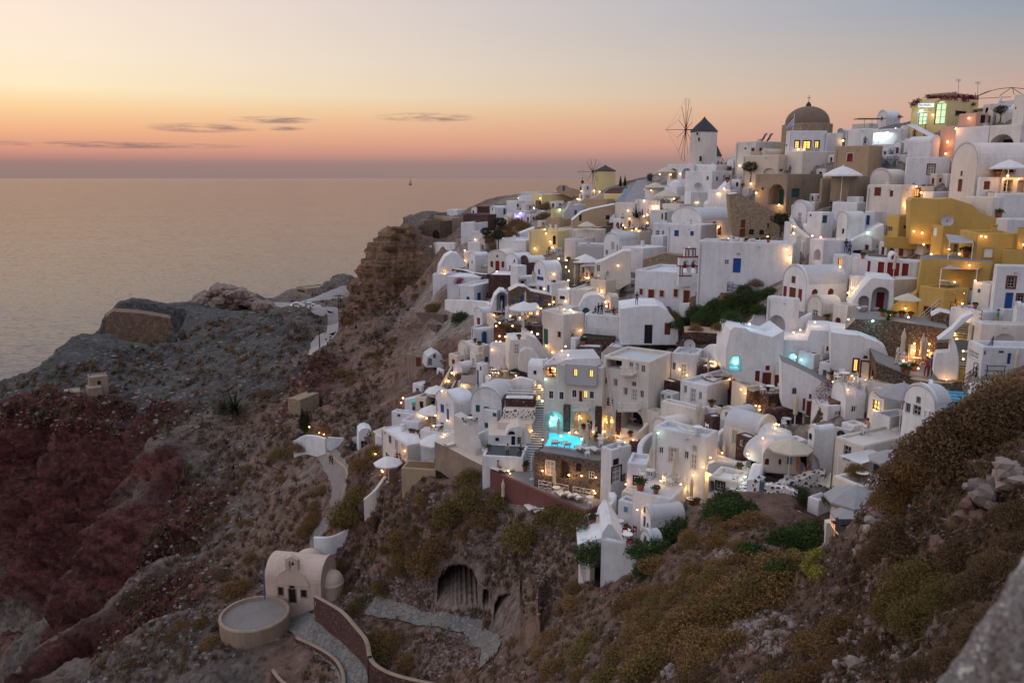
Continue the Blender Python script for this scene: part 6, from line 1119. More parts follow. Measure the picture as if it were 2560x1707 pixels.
# ---------------------------------------------------------------- ground mesh
def build_ground():
    A, B = 1050, 1150
    th = np.linspace(TH0, TH1, A)[:, None] * np.ones((1, B)); lr = np.linspace(LR0, LR1, B)[None] * np.ones((A, 1))
    q = _bil(_gq, th, lr); r = np.exp(lr); x = r * np.sin(th); y = r * np.cos(th); z = CZ + r * q
    # colour kinds, looked up with a warped position so borders wander
    wx = fbm(x * .05, y * .05, z * .05, 4) * 0.05; wy = fbm(x * .05 + 40, y * .05, z * .05, 4) * 0.06
    c = _bil(_gc, th + wx * .6, lr + wy); vil = c[..., 3]; cl = c[..., 4]
    # terraces: the slope is cut back round every house that stands on it
    cut = np.zeros_like(z)
    for (_, C, dR, dL, LL, LR, H) in HOUSES:
        cx, cy = C.x, C.y; rad = max(LL, LR) * 1.5 + 16; msk = (np.abs(x - cx) < rad) & (np.abs(y - cy) < rad)
        if not msk.any(): continue
        X, Y = x[msk] - cx, y[msk] - cy; a = X * dR.x + Y * dR.y; b_ = X * dL.x + Y * dL.y
        da = np.maximum(np.maximum(-a, a - LR), 0); db = np.maximum(np.maximum(-b_, b_ - LL), 0); dd = np.hypot(da, db)
        back = np.where((a > LR) | (b_ > LL), 1.6, .42)
        tg = C.z - .15 + np.maximum(0, dd - .8) * back + np.maximum(0, dd - 3) ** 2 * .3
        zz = z[msk]; nz_ = np.minimum(zz, tg); cut[msk] = np.maximum(cut[msk], zz - nz_); z[msk] = nz_
    vil = np.clip(vil + np.clip(cut, 0, 1), 0, 1)
    P = np.stack([x, y, z], -1)
    gx = np.gradient(P, axis=0); gy = np.gradient(P, axis=1); nn = np.cross(gx, gy); nn /= np.linalg.norm(nn, axis=-1, keepdims=True) + 1e-9; nn *= np.sign(nn[..., 2:3] + 1e-9)
    steep = np.clip(1.1 - nn[..., 2], 0, 1)
    farf = np.clip(r / 120, .12, 2.2)
    d = fbm(x * .045, y * .045, z * .06, 6, .55) * 2.2 * farf * .8 + fbm(x * .25, y * .25, z * .3, 5, .55) * .55 * np.clip(farf, .25, 1.2)
    d += steep * fbm(x * .1, y * .1, z * .22, 6, .6, True) * 3.0 * np.clip(r / 150, .05, 1.6)
    d += cl * (fbm(x * .12, y * .12, z * .5, 6, .6, True) * 2.4) * np.clip(r / 150, .1, 1.5)
    d += cl * fbm(x * .5, y * .5, z * 1.2, 5, .6, True) * .8
    gul = (1 + cl * 2.2) * fbm((x * .7 - y * .7) * .09, (x + y) * .012, z * .02, 5, .6, True) * 2.4 * np.clip(r / 140, 0, 1.5)
    d += gul * np.clip(1 - vil * 1.5, 0, 1) * .45
    nearf = np.clip(1.4 - r / 60, 0, 1); d += nearf * (fbm(x * .55, y * .55, z * .8, 6, .6, True) * .75 + fbm(x * 2, y * 2, z * 2, 4, .6) * .16)
    d += (1 - nearf) * fbm(x * .35, y * .35, z * .4, 5, .62, True) * .75
    d *= (1 - vil * .93) * np.where((th > R(-7)) & (r > 140), .35, 1) * np.where((th <= R(-7)) & (th > R(-27)) & (r > 230), .75, 1)
    flatm = np.ones_like(d)
    for l_, pts, w, m_ in PATHW:
        for a_, b2 in zip(pts, pts[1:]):
            mx_, my_ = (a_.x + b2.x) / 2, (a_.y + b2.y) / 2; k_ = (np.abs(x - mx_) < w + 9) & (np.abs(y - my_) < w + 9)
            if k_.any():
                dd = np.hypot(x[k_] - mx_, y[k_] - my_); flatm[k_] = np.minimum(flatm[k_], np.clip((dd - w * .8) / (w * .8 + .6), 0, 1))
    d *= flatm
    far_edge = np.clip((r - 60) / 40, 0.5, 1); P = P + nn * (d * far_edge)[..., None] - np.array([0, 0, 1.0]) * (vil * .35)[..., None]
    # hollow out the caves
    zz = P[..., 2] - CZ; tt = P[..., 1] * cP - zz * sP; tt = np.maximum(tt, 1); uu = 1280 + FP * P[..., 0] / tt; vv = 853.5 - FP * (P[..., 1] * sP + zz * cP) / tt
    for cu, cv, cw, ch_, dp in CAVES:
        du = (uu - cu) / (cw / 2); top = cv - ch_ / 2; dv = (vv - (top + cw / 2)) / (cw / 2)
        ins = (np.abs(du) < 1) & (vv < cv + ch_ / 2) & (vv > top) & ((dv > 0) | (du ** 2 + dv ** 2 < 1)) & (tt > 55) & (tt < 106)
        dirx, diry = math.sin(math.atan2(cu - 1280, FP)), math.cos(math.atan2(cu - 1280, FP)); P[ins, 0] += dirx * dp; P[ins, 1] += diry * dp
    me = bpy.data.meshes.new('hillside'); me.vertices.add(A * B); me.vertices.foreach_set('co', P.reshape(-1).astype(np.float32))
    i = np.arange(A - 1)[:, None] * B + np.arange(B - 1)[None]; f = np.stack([i, i + B, i + B + 1, i + 1], -1).reshape(-1, 4)
    nf = len(f); me.loops.add(nf * 4); me.loops.foreach_set('vertex_index', f.reshape(-1).astype(np.int32))
    me.polygons.add(nf); me.polygons.foreach_set('loop_start', (np.arange(nf) * 4).astype(np.int32)); me.polygons.foreach_set('loop_total', np.full(nf, 4, np.int32))
    me.update(); me.polygons.foreach_set('use_smooth', np.ones(nf, bool))
    for nm, arr in (('soil', np.concatenate([c[..., :3], np.ones((A, B, 1))], -1)), ('kind', np.concatenate([c[..., 3:5], np.zeros((A, B, 1)), np.ones((A, B, 1))], -1))):
        at = me.color_attributes.new(nm, 'FLOAT_COLOR', 'POINT'); at.data.foreach_set('color', arr.reshape(-1).astype(np.float32))
    me.materials.append(MATS['soil']); ob = bpy.data.objects.new('hillside', me); COL.objects.link(ob); ob['kind'] = 'structure'; ob['label'] = 'steep scrubby volcanic hillside with red cliffs dropping to the sea'
    return ob
build_ground()
# ================================================================ placing small things: sight line pick, then drop to the floor
bpy.context.view_layer.update()
DG = bpy.context.evaluated_depsgraph_get()
def cast(o, d, far=2000):
    hit, loc, nrm, idx, ob, mx = sc.ray_cast(DG, o, d, distance=far); return (loc, nrm, ob) if hit else None
def pick(x, y):
    r = ray(U(x), V(y)).normalized(); q = cast(CAMP + r * 40, r)
    if q is None: return None
    return q
def toplab(ob):
    while ob.parent is not None: ob = ob.parent
    return ob.get('label', '')
def short(s, n):
    w = s.split(); w = w[:n]
    while w and w[-1] in ('with', 'and', 'of', 'the', 'on', 'in', 'at', 'by', 'to', 'a', 'under', 'below', 'above', 'beside', 'behind', 'left', 'right', 'one', 'its', 'into', 'two', 'round', 'small', 'white', 'tiny', 'three', 'from', 'over', 'between', 'blue', 'red', 'grey', 'brown', 'narrow', 'wide', 'long', 'around', 'tall'): w.pop()
    return ' '.join(w)
USED = {}
def lab(prefix, ob, cat, grp=None):
    host = toplab(ob) if ob is not None else ''
    if not host or 'hillside' in host: host = 'scrubby slope'
    n = 16 - len(prefix.split()) - 1
    l = prefix + ' the ' + short(host, n); USED[l] = USED.get(l, 0) + 1; return l
def floor_at(x, y, off=.5):
    q = pick(x, y)
    if q is None: return None
    loc, nrm, ob = q
    if nrm.z < .6:
        p = loc + Vector((nrm.x, nrm.y, 0)).normalized() * off + Vector((0, 0, .3)); r = cast(p, Vector((0, 0, -1)), 12)
        if r: return r[0], r[1], r[2]
    return q
def put(proto, x, y, prefix, rz=None, s=1, group=None, off=.5, sink=0):
    q = floor_at(x, y, off)
    if q is None: return None
    loc, nrm, ob = q; c = clone(proto, loc - Vector((0, 0, sink)), random.uniform(0, 6.28) if rz is None else rz, s, lab(prefix, ob, None), group); return c
random.seed(5)
# small annexes fill the gaps between the houses
Z(0, 0, 1); VP = [(1150, 650), (1250, 530), (1480, 490), (1700, 440), (1900, 390), (2300, 310), (2560, 270), (2560, 860), (2230, 1040), (2150, 1200), (1900, 1230), (1640, 1300), (1500, 1250), (1260, 1110), (1010, 1080), (985, 1010), (1110, 940), (1195, 860), (1190, 770)]; fr_ = random.Random(3); nf = 0; made = []
def in_poly(poly, u, v):
    c = False
    for (a, b), (e, f) in zip(poly, poly[1:] + poly[:1]):
        if (b > v) != (f > v) and u < (e - a) * (v - b) / (f - b) + a: c = not c
    return c
for _ in range(6000):
    if nf >= 85: break
    u, v = fr_.uniform(980, 2560), fr_.uniform(280, 1300)
    if not in_poly(VP, u, v) or (1600 < u < 1970 and 680 < v < 880) or (u > 1800 and v > 1060) or (1290 < u < 1600 and 1020 < v < 1300) or (1640 < u < 1800 and v > 1180) or any(abs(u - a) < 26 and abs(v - b) < 20 for a, b in made): continue
    q = pick(u, v)
    if q is None or not q[2].name.startswith('hillside'): continue
    t = (q[0] - CAMP).dot(Vector((0, cP, -sP))); k = FP / t; w, hh = fr_.uniform(1.8, 3.6) * k, fr_.uniform(1.1, 2.1) * k; made.append((u, v)); nf += 1; rf = fr_.choice(('flat', 'flat', 'vR', 'slab')); c_ = fr_.choice('KNBRHk')
    fl = [('w', 'R', u + w * .3, v - hh * .5, w * .16, hh * .3, c_)] if fr_.random() < .7 else []
    if fr_.random() < .5: fl.append(('d', 'L', u - w * .2, v - hh * .36, w * .16, hh * .6, c_))
    h(short('small %s annex in the gap beside ' % ('flat roofed', 'vaulted')[rf == 'vR'] + fr_.choice(('the stepped lane', 'a narrow alley', 'the neighbouring terrace', 'a stone wall', 'a shared court')), 16), u, v + 2, v - hh, u - w * .45, u + w * .6, fr_.uniform(25, 60), rf, fr_.choice(('white', 'white_b', 'white_c', 'white_warm', 'white', 'cream')), fl, ft=t, under=5, dl=3, dr=3, group='small annexes between the houses', name='annex')
bpy.context.view_layer.update(); DG = bpy.context.evaluated_depsgraph_get()
PROTO = []
def proto(name, cat): 
    o = thing(name, 'prototype', cat, (0, 0, 0)); PROTO.append(o); return o
def part(root, name, mat, m, smooth=False): return m.build(name, mat, root, smooth=smooth)
V3 = Vector
# --- open parasol
def make_parasol(mat):
    r = proto('parasol', 'parasol'); m = MB(); m.lathe(V3((0, 0, 2.15)), [(1.55, -.12), (1.55, 0), (.8, .42), (.03, .72)], 8); part(r, 'canopy', mat, m)
    m = MB(); m.bar((0, 0, 0), (0, 0, 2.95), .035); part(r, 'pole', 'white_paint', m); m = MB(); m.lathe(V3((0, 0, 0)), [(.3, 0), (.3, .08), (.05, .1)], 12); part(r, 'base', 'roof_grey', m); return r
P_open, P_openg = make_parasol('canvas_white'), make_parasol('canvas_grey'); P_opent = make_parasol('canvas')
r = proto('parasol', 'parasol'); m = MB(); m.lathe(V3((0, 0, .9)), [(.05, 0), (.17, .1), (.14, .7), (.17, 1.2), (.1, 1.5), (.02, 1.7)], 8); part(r, 'folded_canopy', 'canvas', m); m = MB(); m.bar((0, 0, 0), (0, 0, 2.7), .03); part(r, 'pole', 'white_paint', m); m = MB(); m.lathe(V3((0, 0, 0)), [(.28, 0), (.28, .08), (.04, .1)], 12); part(r, 'base', 'roof_grey', m); P_fold = r
# --- lounger
r = proto('sun_lounger', 'sun lounger'); m = MB(); m.box((0, -.2, .32), (.33, .68, .05)); part(r, 'mattress', 'canvas_white', m); m = MB(); a = R(35); m.box((0, .72, .52), (.33, .33, .04), (V3((1, 0, 0)), V3((0, math.cos(a), math.sin(a))), V3((0, -math.sin(a), math.cos(a))))); part(r, 'backrest', 'canvas_white', m)
for sx in (-.28, .28):
    for sy in (-.8, .4): m = MB(); m.box((sx, sy, .13), (.03, .03, .14)); part(r, 'leg', 'wicker', m)
P_lounge = r
# --- table and chair
r = proto('table', 'table'); m = MB(); m.lathe(V3((0, 0, .7)), [(.02, 0), (.42, 0), (.42, .04), (.02, .04)], 14); part(r, 'table_top', 'white_paint', m); m = MB(); m.bar((0, 0, .02), (0, 0, .7), .035); m.lathe(V3((0, 0, 0)), [(.25, 0), (.25, .03), (.02, .05)], 10); part(r, 'pedestal', 'roof_grey', m); P_table = r
def make_chair(mat, seatm):
    r = proto('chair', 'chair'); m = MB(); m.box((0, 0, .44), (.22, .22, .03)); part(r, 'seat', seatm, m); m = MB(); m.box((0, .22, .72), (.22, .025, .1)); m.box((-.2, .22, .66), (.02, .02, .24)); m.box((.2, .22, .66), (.02, .02, .24)); part(r, 'backrest', mat, m)
    for sx in (-.19, .19):
        for sy in (-.19, .2): m = MB(); m.bar((sx, sy, 0), (sx, sy, .43), .022, n=5); part(r, 'leg', mat, m)
    return r
P_chair, P_chairw, P_chairr, P_chairb = make_chair('pole_wood', 'wicker'), make_chair('white_paint', 'white_paint'), make_chair('redbrown', 'red_paint'), make_chair('blue', 'blue')
# --- potted plant, amphora, dish, air conditioner, chimney pot
def leafball(rad, n, size, mats=None, flat=.8, seed=1, hollow=.45, full=False):
    rnd = random.Random(seed); m = MB()
    for _ in range(n):
        u_ = rnd.uniform(-1, 1); th = rnd.uniform(0, 6.283); q = math.sqrt(1 - u_ * u_); k = rad * (hollow + (1 - hollow) * rnd.random() ** .5) * (1 + .18 * math.sin(3 * th + seed) * math.cos(2.3 * u_ + seed))
        c = V3((q * math.cos(th) * k, q * math.sin(th) * k, (u_ if full else abs(u_)) * k * flat)); d = V3((rnd.gauss(0, 1), rnd.gauss(0, 1), rnd.gauss(.5, 1))).normalized(); e = d.cross(V3((rnd.gauss(0, 1), rnd.gauss(0, 1), rnd.gauss(0, 1)))).normalized(); s_ = size * rnd.uniform(.6, 1.4)
        m.poly((c - e * s_ * .35, c + e * s_ * .35, c + d * s_ * 1.5))
    return m
r = proto('potted_plant', 'potted plant'); m = MB(); m.lathe(V3((0, 0, 0)), [(.02, 0), (.16, 0), (.24, .38), (.26, .42), (.2, .42), (.02, .36)], 12); part(r, 'pot', 'terracotta', m); m = leafball(.34, 170, .1, seed=3); 
for k, v in enumerate(m.v): m.v[k] = v + V3((0, 0, .42))
part(r, 'leaves', 'leaf_green', m); P_pot = r
r = proto('satellite_dish', 'satellite dish'); m = MB(); pts = [(.55 * math.sin(k * .28), .16 * (1 - math.cos(k * .28))) for k in range(6)]; m.lathe(V3((0, 0, 0)), [(a, b) for a, b in pts], 18)
for k, v in enumerate(m.v): m.v[k] = V3((v.x, -v.z * 1.8, v.y + .75))
part(r, 'dish', 'roof_grey', m, True); m = MB(); m.bar((0, 0, 0), (0, 0, .8), .03); m.bar((0, 0, .75), (0, -.45, .85), .015); part(r, 'mast', 'iron', m); P_dish = r
r = proto('air_conditioner', 'air conditioner'); m = MB(); m.box((0, 0, .3), (.42, .16, .28)); part(r, 'case', 'roof_grey', m); m = MB(); m.lathe(V3((0, 0, 0)), [(.02, 0), (.2, 0), (.2, .02)], 16)
for k, v in enumerate(m.v): m.v[k] = V3((v.x - .08, -.165 - v.z, v.y + .3))
part(r, 'fan_grille', 'iron', m); P_ac = r
# --- people: a skinned skeleton per pose
def make_person(pose):
    J = {'stand': [(0, 0, .93), (0, 0, 1.18), (0, 0, 1.42), (0, 0, 1.52), (0, -.02, 1.66), (.19, 0, 1.4), (.27, .03, 1.13), (.25, -.08, .88), (-.19, 0, 1.4), (-.27, .03, 1.13), (-.25, -.08, .88), (.1, 0, .88), (.11, -.02, .48), (.12, 0, .08), (.12, -.14, .04), (-.1, 0, .88), (-.13, .04, .48), (-.13, .1, .08), (-.13, -.04, .04)],
         'sit': [(0, 0, .48), (0, .04, .75), (0, .02, 1.0), (0, 0, 1.1), (0, -.04, 1.24), (.19, 0, .98), (.26, -.06, .74), (.15, -.28, .62), (-.19, 0, .98), (-.26, -.06, .74), (-.15, -.28, .62), (.1, -.02, .47), (.12, -.42, .5), (.12, -.44, .08), (.12, -.58, .04), (-.1, -.02, .47), (-.12, -.42, .5), (-.12, -.44, .08), (-.12, -.58, .04)],
         'recline': [(0, 0, .42), (0, .2, .6), (0, .38, .82), (0, .42, .9), (0, .44, 1.05), (.19, .36, .8), (.3, .2, .6), (.24, -.06, .5), (-.19, .36, .8), (-.3, .2, .6), (-.24, -.06, .5), (.1, -.04, .42), (.12, -.42, .52), (.12, -.85, .4), (.12, -.95, .48), (-.1, -.04, .42), (-.12, -.42, .46), (-.12, -.85, .38), (-.12, -.95, .46)]}[pose]
    E = [(0, 1), (1, 2), (2, 3), (3, 4), (2, 5), (5, 6), (6, 7), (2, 8), (8, 9), (9, 10), (0, 11), (11, 12), (12, 13), (13, 14), (0, 15), (15, 16), (16, 17), (17, 18)]
    Rr = [.14, .13, .15, .06, .105, .07, .05, .035, .07, .05, .035, .1, .07, .05, .045, .1, .07, .05, .045]
    me = bpy.data.meshes.new('body'); me.from_pydata(J, E, []); o = bpy.data.objects.new('body', me); COL.objects.link(o); md = o.modifiers.new('s', 'SKIN'); o.modifiers.new('ss', 'SUBSURF').levels = 1
    for v, r_ in zip(me.skin_vertices[0].data, Rr): v.radius = (r_ * 1.0, r_ * .85)
    me.skin_vertices[0].data[0].use_root = True
    bpy.context.view_layer.update(); ev = o.evaluated_get(bpy.context.evaluated_depsgraph_get()); nm = bpy.data.meshes.new_from_object(ev); bpy.data.objects.remove(o)
    JV = [V3(p) for p in J]
    for k in ('skin', 'shirt_white', 'shirt_dark', 'hair'): nm.materials.append(MATS[k])
    seg = {0: 1, 1: 1, 2: 0, 3: 0, 4: 1, 5: 1, 6: 0, 7: 1, 8: 1, 9: 0, 10: 2, 11: 2, 12: 2, 13: 3, 14: 2, 15: 2, 16: 2, 17: 3}
    for p in nm.polygons:
        best, bi = 9, 0
        for i, (a, b) in enumerate(E):
            A, B = JV[a], JV[b]; t = max(0, min(1, (p.center - A).dot(B - A) / (B - A).length_squared)); d = (p.center - (A + (B - A) * t)).length
            if d < best: best, bi = d, i
        p.material_index = seg[bi]; p.use_smooth = True
    r = proto('person', 'person'); ob = bpy.data.objects.new('body', nm); COL.objects.link(ob); ob.parent = r; hd = JV[4]; m = MB(); m.lathe(hd + V3((0, .025, -.02)), [(.115 * math.cos(k * math.pi / 12), .125 * math.sin(k * math.pi / 12)) for k in range(-1, 7)], 12); x = part(r, 'hair', 'hair', m, True)
    m = MB(); m.box(hd + V3((0, -.115, -.01)), (.016, .02, .028)); m.box(hd + V3((.035, -.095, .02)), (.013, .01, .007)); m.box(hd + V3((-.035, -.095, .02)), (.013, .01, .007)); part(r, 'face', 'terracotta', m); return r
PP = {k: make_person(k) for k in ('stand', 'sit', 'recline')}
def person(x, y, pose='stand', shirt='shirt_dark', legs='shirt_dark', what='person standing on', rz=None, off=.5, sink=None):
    c = put(PP[pose], x, y, what, random.uniform(-1, 1) if rz is None else rz, random.uniform(.94, 1.04), None, off)
    if c is None: return
    for k in c.children:
        if k.name.startswith('body'):
            for i, mt in ((1, shirt), (2, legs)): k.material_slots[i].link = 'OBJECT'; k.material_slots[i].material = MATS[mt]
    return c
# --- lamps
r = proto('lantern', 'lamp'); m = MB(); m.lathe(V3((0, 0, -.13)), [(.01, 0), (.1, .06), (.13, .13), (.1, .2), (.01, .26)], 8); part(r, 'bulb', 'bulb', m, True); m = MB(); m.lathe(V3((0, 0, .12)), [(.12, 0), (.05, .07), (.02, .1)], 8); part(r, 'cap', 'iron', m); P_lamp = r
r = proto('lantern', 'lamp'); m = MB(); m.lathe(V3((0, 0, -.16)), [(.01, 0), (.12, .07), (.16, .16), (.12, .25), (.01, .32)], 8); part(r, 'bulb', 'bulb_white', m, True); m = MB(); m.lathe(V3((0, 0, .15)), [(.12, 0), (.05, .07), (.02, .1)], 8); part(r, 'cap', 'iron', m); P_lampw = r
LC = {'w': (1, .48, .15), 'y': (1, .60, .20), 'o': (1, .36, .10), 'c': (.85, 1, .95), 'a': (.15, .85, 1), 'g': (.55, 1, .6), 'v': (.5, .3, 1)}
def lamp(x, y, e=30, c='w', out=.32, bulb=True):
    q = pick(x, y)
    if q is None: return
    loc, nrm, ob = q; n_ = nrm if nrm.dot(CAMP - loc) > 0 else -nrm; p = loc + n_ * out
    if nrm.z > .7: p = loc + V3((0, 0, .45))
    nm = {'w': 'warm', 'y': 'golden', 'o': 'orange', 'c': 'cold white', 'a': 'aqua', 'g': 'green', 'v': 'violet'}[c]
    ds_ = (p - CAMP).length; root = clone(P_lampw if c in 'cagv' else P_lamp, p, 0, max(.4, min(1.15, ds_ / 120)), lab('small %s lantern by' % nm, ob, None), 'lanterns around the village'); 
    l = bpy.data.lights.new('lamp_light', 'POINT'); l.energy = e * .36; l.color = LC[c]; l.shadow_soft_size = .16; lo = bpy.data.objects.new('lamp_light', l); COL.objects.link(lo); lo.parent = root; lo.location = n_ * .22 + V3((0, 0, -.05))
    if not bulb:
        for k in list(root.children):
            if k.type == 'MESH' and k.name.startswith('bulb'): k.scale = (.6, .6, .6)
def lamps(s, e=30, c='w', **k):
    for w in s.split():
        a = w.split(','); lamp(float(a[0]), float(a[1]), float(a[2]) if len(a) > 2 else e, a[3] if len(a) > 3 else c, **k)
Z(1600, 200); lamps('1040,1345,60 965,1395,30 985,1395,20 1440,1385,130 1720,1530,110,y 170,1550 215,1550 1235,1050,20 150,1350,25 2000,850,20 1930,850,20 430,1455,30,y 690,1500,25 240,1180,40 360,1160,30 1370,1270,40 2320,1180,30,o 60,1480,20')
Z(2080, 200); lamps('125,745,90 540,670,110,c 620,660,110,c 700,650,90,c 775,640,90,c 1000,1305,45 905,1520,160 2090,1215,120 2270,1215,120 2140,1195,30 1415,905,25 1440,760,120,o 1540,600,120,o 960,500,60,c 1120,1380,40 1108,380,60,c 1250,430,40,y 1700,470,40,o')
Z(1600, 480); lamps('950,425,110 1000,570,30 1070,560,30 1180,575,20 1290,590,15 1840,800,160 1800,700,60 1720,165,90,y 170,195,40 215,195,40 2200,570,60 1860,420,60 1900,520,50 2090,560,30 1560,590,10')
Z(2080, 480); lamps('905,145,120 435,495,25,g 1100,500,60 1815,540,35 1870,548,20 1240,760,80 1680,895,60 1780,1110,70 290,1190,170,y 230,1250,60,y 1560,1360,30 1650,1240,40 95,965,15 2330,640,60 1000,480,40,y 1400,700,40,y 1600,760,30,y 900,1420,60,y 1500,1100,30 1120,640,25')
Z(1600, 760); lamps('2140,275,60 1880,400,60,y 1960,370,50,y 960,730,40 1070,935,35 1325,1090,35,y 1270,1040,20,y 1505,1290,40,y 1440,1240,25,y 1670,1455,35,y 580,860,40,y 490,790,35,y 1665,1530,30,y 1172,770,130,a 1900,700,90,a 2000,680,50,a 1340,300,60,a 860,750,25,y')
Z(2080, 760); lamps('235,215,50 1515,355,120,y 1600,640,80,y 1600,740,60,y 1050,850,50 1395,910,50 915,690,35 305,905,30 175,1060,30 5,965,25 1205,620,50 985,560,70,y 985,500,40,y 1190,480,90,o 1180,560,60,o 240,940,25 1600,250,50,y 1540,420,50,y 500,200,60,a 930,220,40,y 700,190,30,y 560,1290,40,y 900,640,25,o 1000,650,25,o 400,920,50')
Z(1000, 400); lamps('800,1115,50 800,1230,70 545,1390,60 1660,1085,60 1945,1240,40 2055,1225,40 1875,1395,30 1640,610,140,v 1480,650,140,v 1420,690,80,v 1950,610,60,g 1450,485,20 1880,1080,30 930,975,30 1185,1395,25 1800,900,60,y 1850,1000,60 1760,850,40 1730,470,40,y 2230,380,20 2200,480,40,y')
Z(1280, 400); lamps('1430,620,25 1740,590,45 1780,590,45 1640,770,35 1530,855,35 1350,800,35 1390,830,25 1300,1290,15 915,1435,40 920,1480,40,y 570,1240,30 685,1225,35 500,1395,20 1015,375,90,y 1060,390,40,y 800,500,50,y 1670,670,30 1450,720,25 1600,700,25 1560,870,20 1450,860,20 660,1340,30,y 700,1390,30,y 690,1470,30,y 1900,160,25,y 1870,170,40,o 2070,170,25,o')
Z(1120, 640); lamps('1465,395,35 1180,435,30 1160,655,35 965,755,35 640,830,60 600,850,25 640,975,30 730,990,20 650,1045,30 600,1040,20 1025,970,35 1105,950,15,c 1225,1095,30 1300,1175,40 1395,1205,45 1440,1150,40,y 1610,905,40 1450,550,35 1240,1370,30 1205,1500,25,g 1880,480,150,y 1900,420,60,y 1940,650,70 1950,560,40 550,1140,30 70,1425,30 15,1520,30 550,1470,30,y 620,1470,25,y 850,1480,25,y 1260,1390,25 1700,260,40 1720,300,30,y 550,720,45 800,850,20,y 880,790,20 1240,590,30 1280,560,30 1080,700,20 760,730,20 1560,690,40,y 1420,690,40 1500,700,50,a 1470,1260,30')
Z(920, 880); lamps('1045,250,35 995,345,35 930,470,45 1185,405,40 430,595,40 425,625,30 690,735,40 850,770,40 995,830,40 1500,275,50,y 1560,290,30,y 440,1200,40,o 700,820,20 180,1500,60,y 1740,1530,40,y 1720,1500,30,y 620,760,30 780,900,20 950,1000,20 2010,950,40,y')
Z(1280, 880); lamps('460,195,45 375,1115,45,y 1335,1040,160 1380,1090,50 1480,1060,25 390,1440,160 710,1490,160 540,1490,50,y 865,1500,50,y 1185,850,60,y 1150,960,40,y 370,640,15,g 370,500,40,y 340,400,50,y 1000,960,40,y 710,975,15,o 750,975,15,o 850,1110,60,a 600,1060,50,a 510,800,170,a 470,900,80,a 1810,975,15,g 790,780,30,y 850,800,30,y 500,250,40 1040,1520,40,y 330,540,30,y')
Z(1640, 960); lamps('1130,110,35,y 1310,310,40,y 1250,280,25,y 1475,475,45,y 1455,600,45,y 1500,560,25,y 1160,860,40 1180,900,25,g 810,885,35 1050,1150,35,c 630,1105,150,y 675,1095,60 445,1270,40,y 55,1240,35 325,1210,15,o 665,960,40,y 1305,725,30,o 600,1000,60,y 480,1100,40,y')
Z(1840, 1040); lamps('1175,1345,120 1220,1400,60,o 1440,1180,60,o 1500,1200,40,o')
Z(1600, 1067, 2.45); lamps('1330,760,120,o 1290,740,40,o 970,885,90,w 1290,820,40,o')
Z(0, 640, 2.45); lamps('1955,1095,130 1985,1105,50 1895,1060,80 2300,1230,60,y 2340,1330,60,y')
Z(1360, 1160); lamps('1185,550,70 1430,265,30,y 625,310,40,y 640,340,30 1000,300,30,o')
# --- parasols
G1 = 'open parasols over the terraces'; G2 = 'folded parasols on the terraces'
def many(pr, s, prefix, group=None, sc_=1, rz=None, off=.6):
    for w in s.split():
        a = [float(q) for q in w.split(',')]; put(pr, a[0], a[1], prefix, rz if rz is not None or len(a) < 4 else a[3], (a[2] if len(a) > 2 else 1) * sc_, group, off)
Z(1600, 200); many(P_opent, '375,1190,1.6 565,1180,1.4 200,1400,1.3 290,1500,1.7', 'beige open parasol at', G1); many(P_fold, '765,1010,1.2 835,1090,1.2 1010,920,1.3', 'folded beige parasol at', G2)
Z(2080, 200); many(P_open, '160,1190,1.7 2200,1370,1.3', 'wide white parasol at', G1)
Z(2080, 760); many(P_fold, '845,740,1.2 1085,670,1.2 250,930,1.1 1215,650,1.1 1780,400,1 2200,790,.9', 'folded beige parasol at', G2); many(P_openg, '750,1440,1.3', 'grey brown open parasol at', G1)
Z(1600, 760); many(P_fold, '885,700,1.1 830,900,1.1 590,1180,1.1 1620,1060,1 1850,1370,1.1 2150,780,1 720,1540,1', 'folded beige parasol at', G2); 
Z(2080, 480); many(P_fold, '750,1050,1 ', 'folded beige parasol at', G2); many(P_opent, '905,1530,.8', 'orange lit square parasol at', G1)
Z(1120, 640); many(P_fold, '655,690,1 685,850,1 720,930,1 860,820,1.1 930,850,1 790,740,1 410,1290,1.2 175,1220,1.1 690,1480,1.2 600,130,.8 1330,690,1.2 945,380,1 1075,130,1 1550,360,1.3', 'folded beige parasol at', G2); many(P_open, '1715,260,1.6 930,900,1.4', 'white open parasol at', G1)
Z(920, 880); many(P_fold, '1285,860,1.2 1895,1220,1.1 1705,1530,1.2 660,720,.9 2010,1560,1.1 1895,430,1.1', 'folded beige parasol at', G2); many(P_open, '740,880,1.3 860,1020,1.5 270,1500,1.25 800,560,1.2 820,600,1.1', 'cream round parasol at', G1)
Z(1280, 880); many(P_fold, '565,1110,1.1 915,1230,1.2 1180,1050,1.2 855,620,.9 1450,600,.9 1740,1330,1.1 2025,1450,1.1 2290,980,1.1 2155,600,1.1', 'folded beige parasol at', G2)
Z(1640, 960); many(P_fold, '880,850,1.1 520,590,1 1660,420,1.1 270,1070,1 475,1170,1', 'folded beige parasol at', G2); many(P_opent, '1660,1180,1.1', 'yellow ochre parasol at', G1)
Z(1840, 1040); many(P_openg, '1765,880,.9 1520,1260,.9 1420,1480,1.0', 'grey brown open parasol at', G1)
Z(1360, 1160); many(P_fold, '150,320,1.1 910,290,1.1', 'folded beige parasol at', G2)
Z(1280, 400); many(P_opent, '1770,460,1.4 1850,490,1.6 930,930,1.2', 'beige open parasol at', G1); many(P_open, '1740,420,1.2', 'white open parasol at', G1)
Z(1000, 400); many(P_opent, '890,1010,1 970,1020,1', 'straw coloured parasol at', G1)
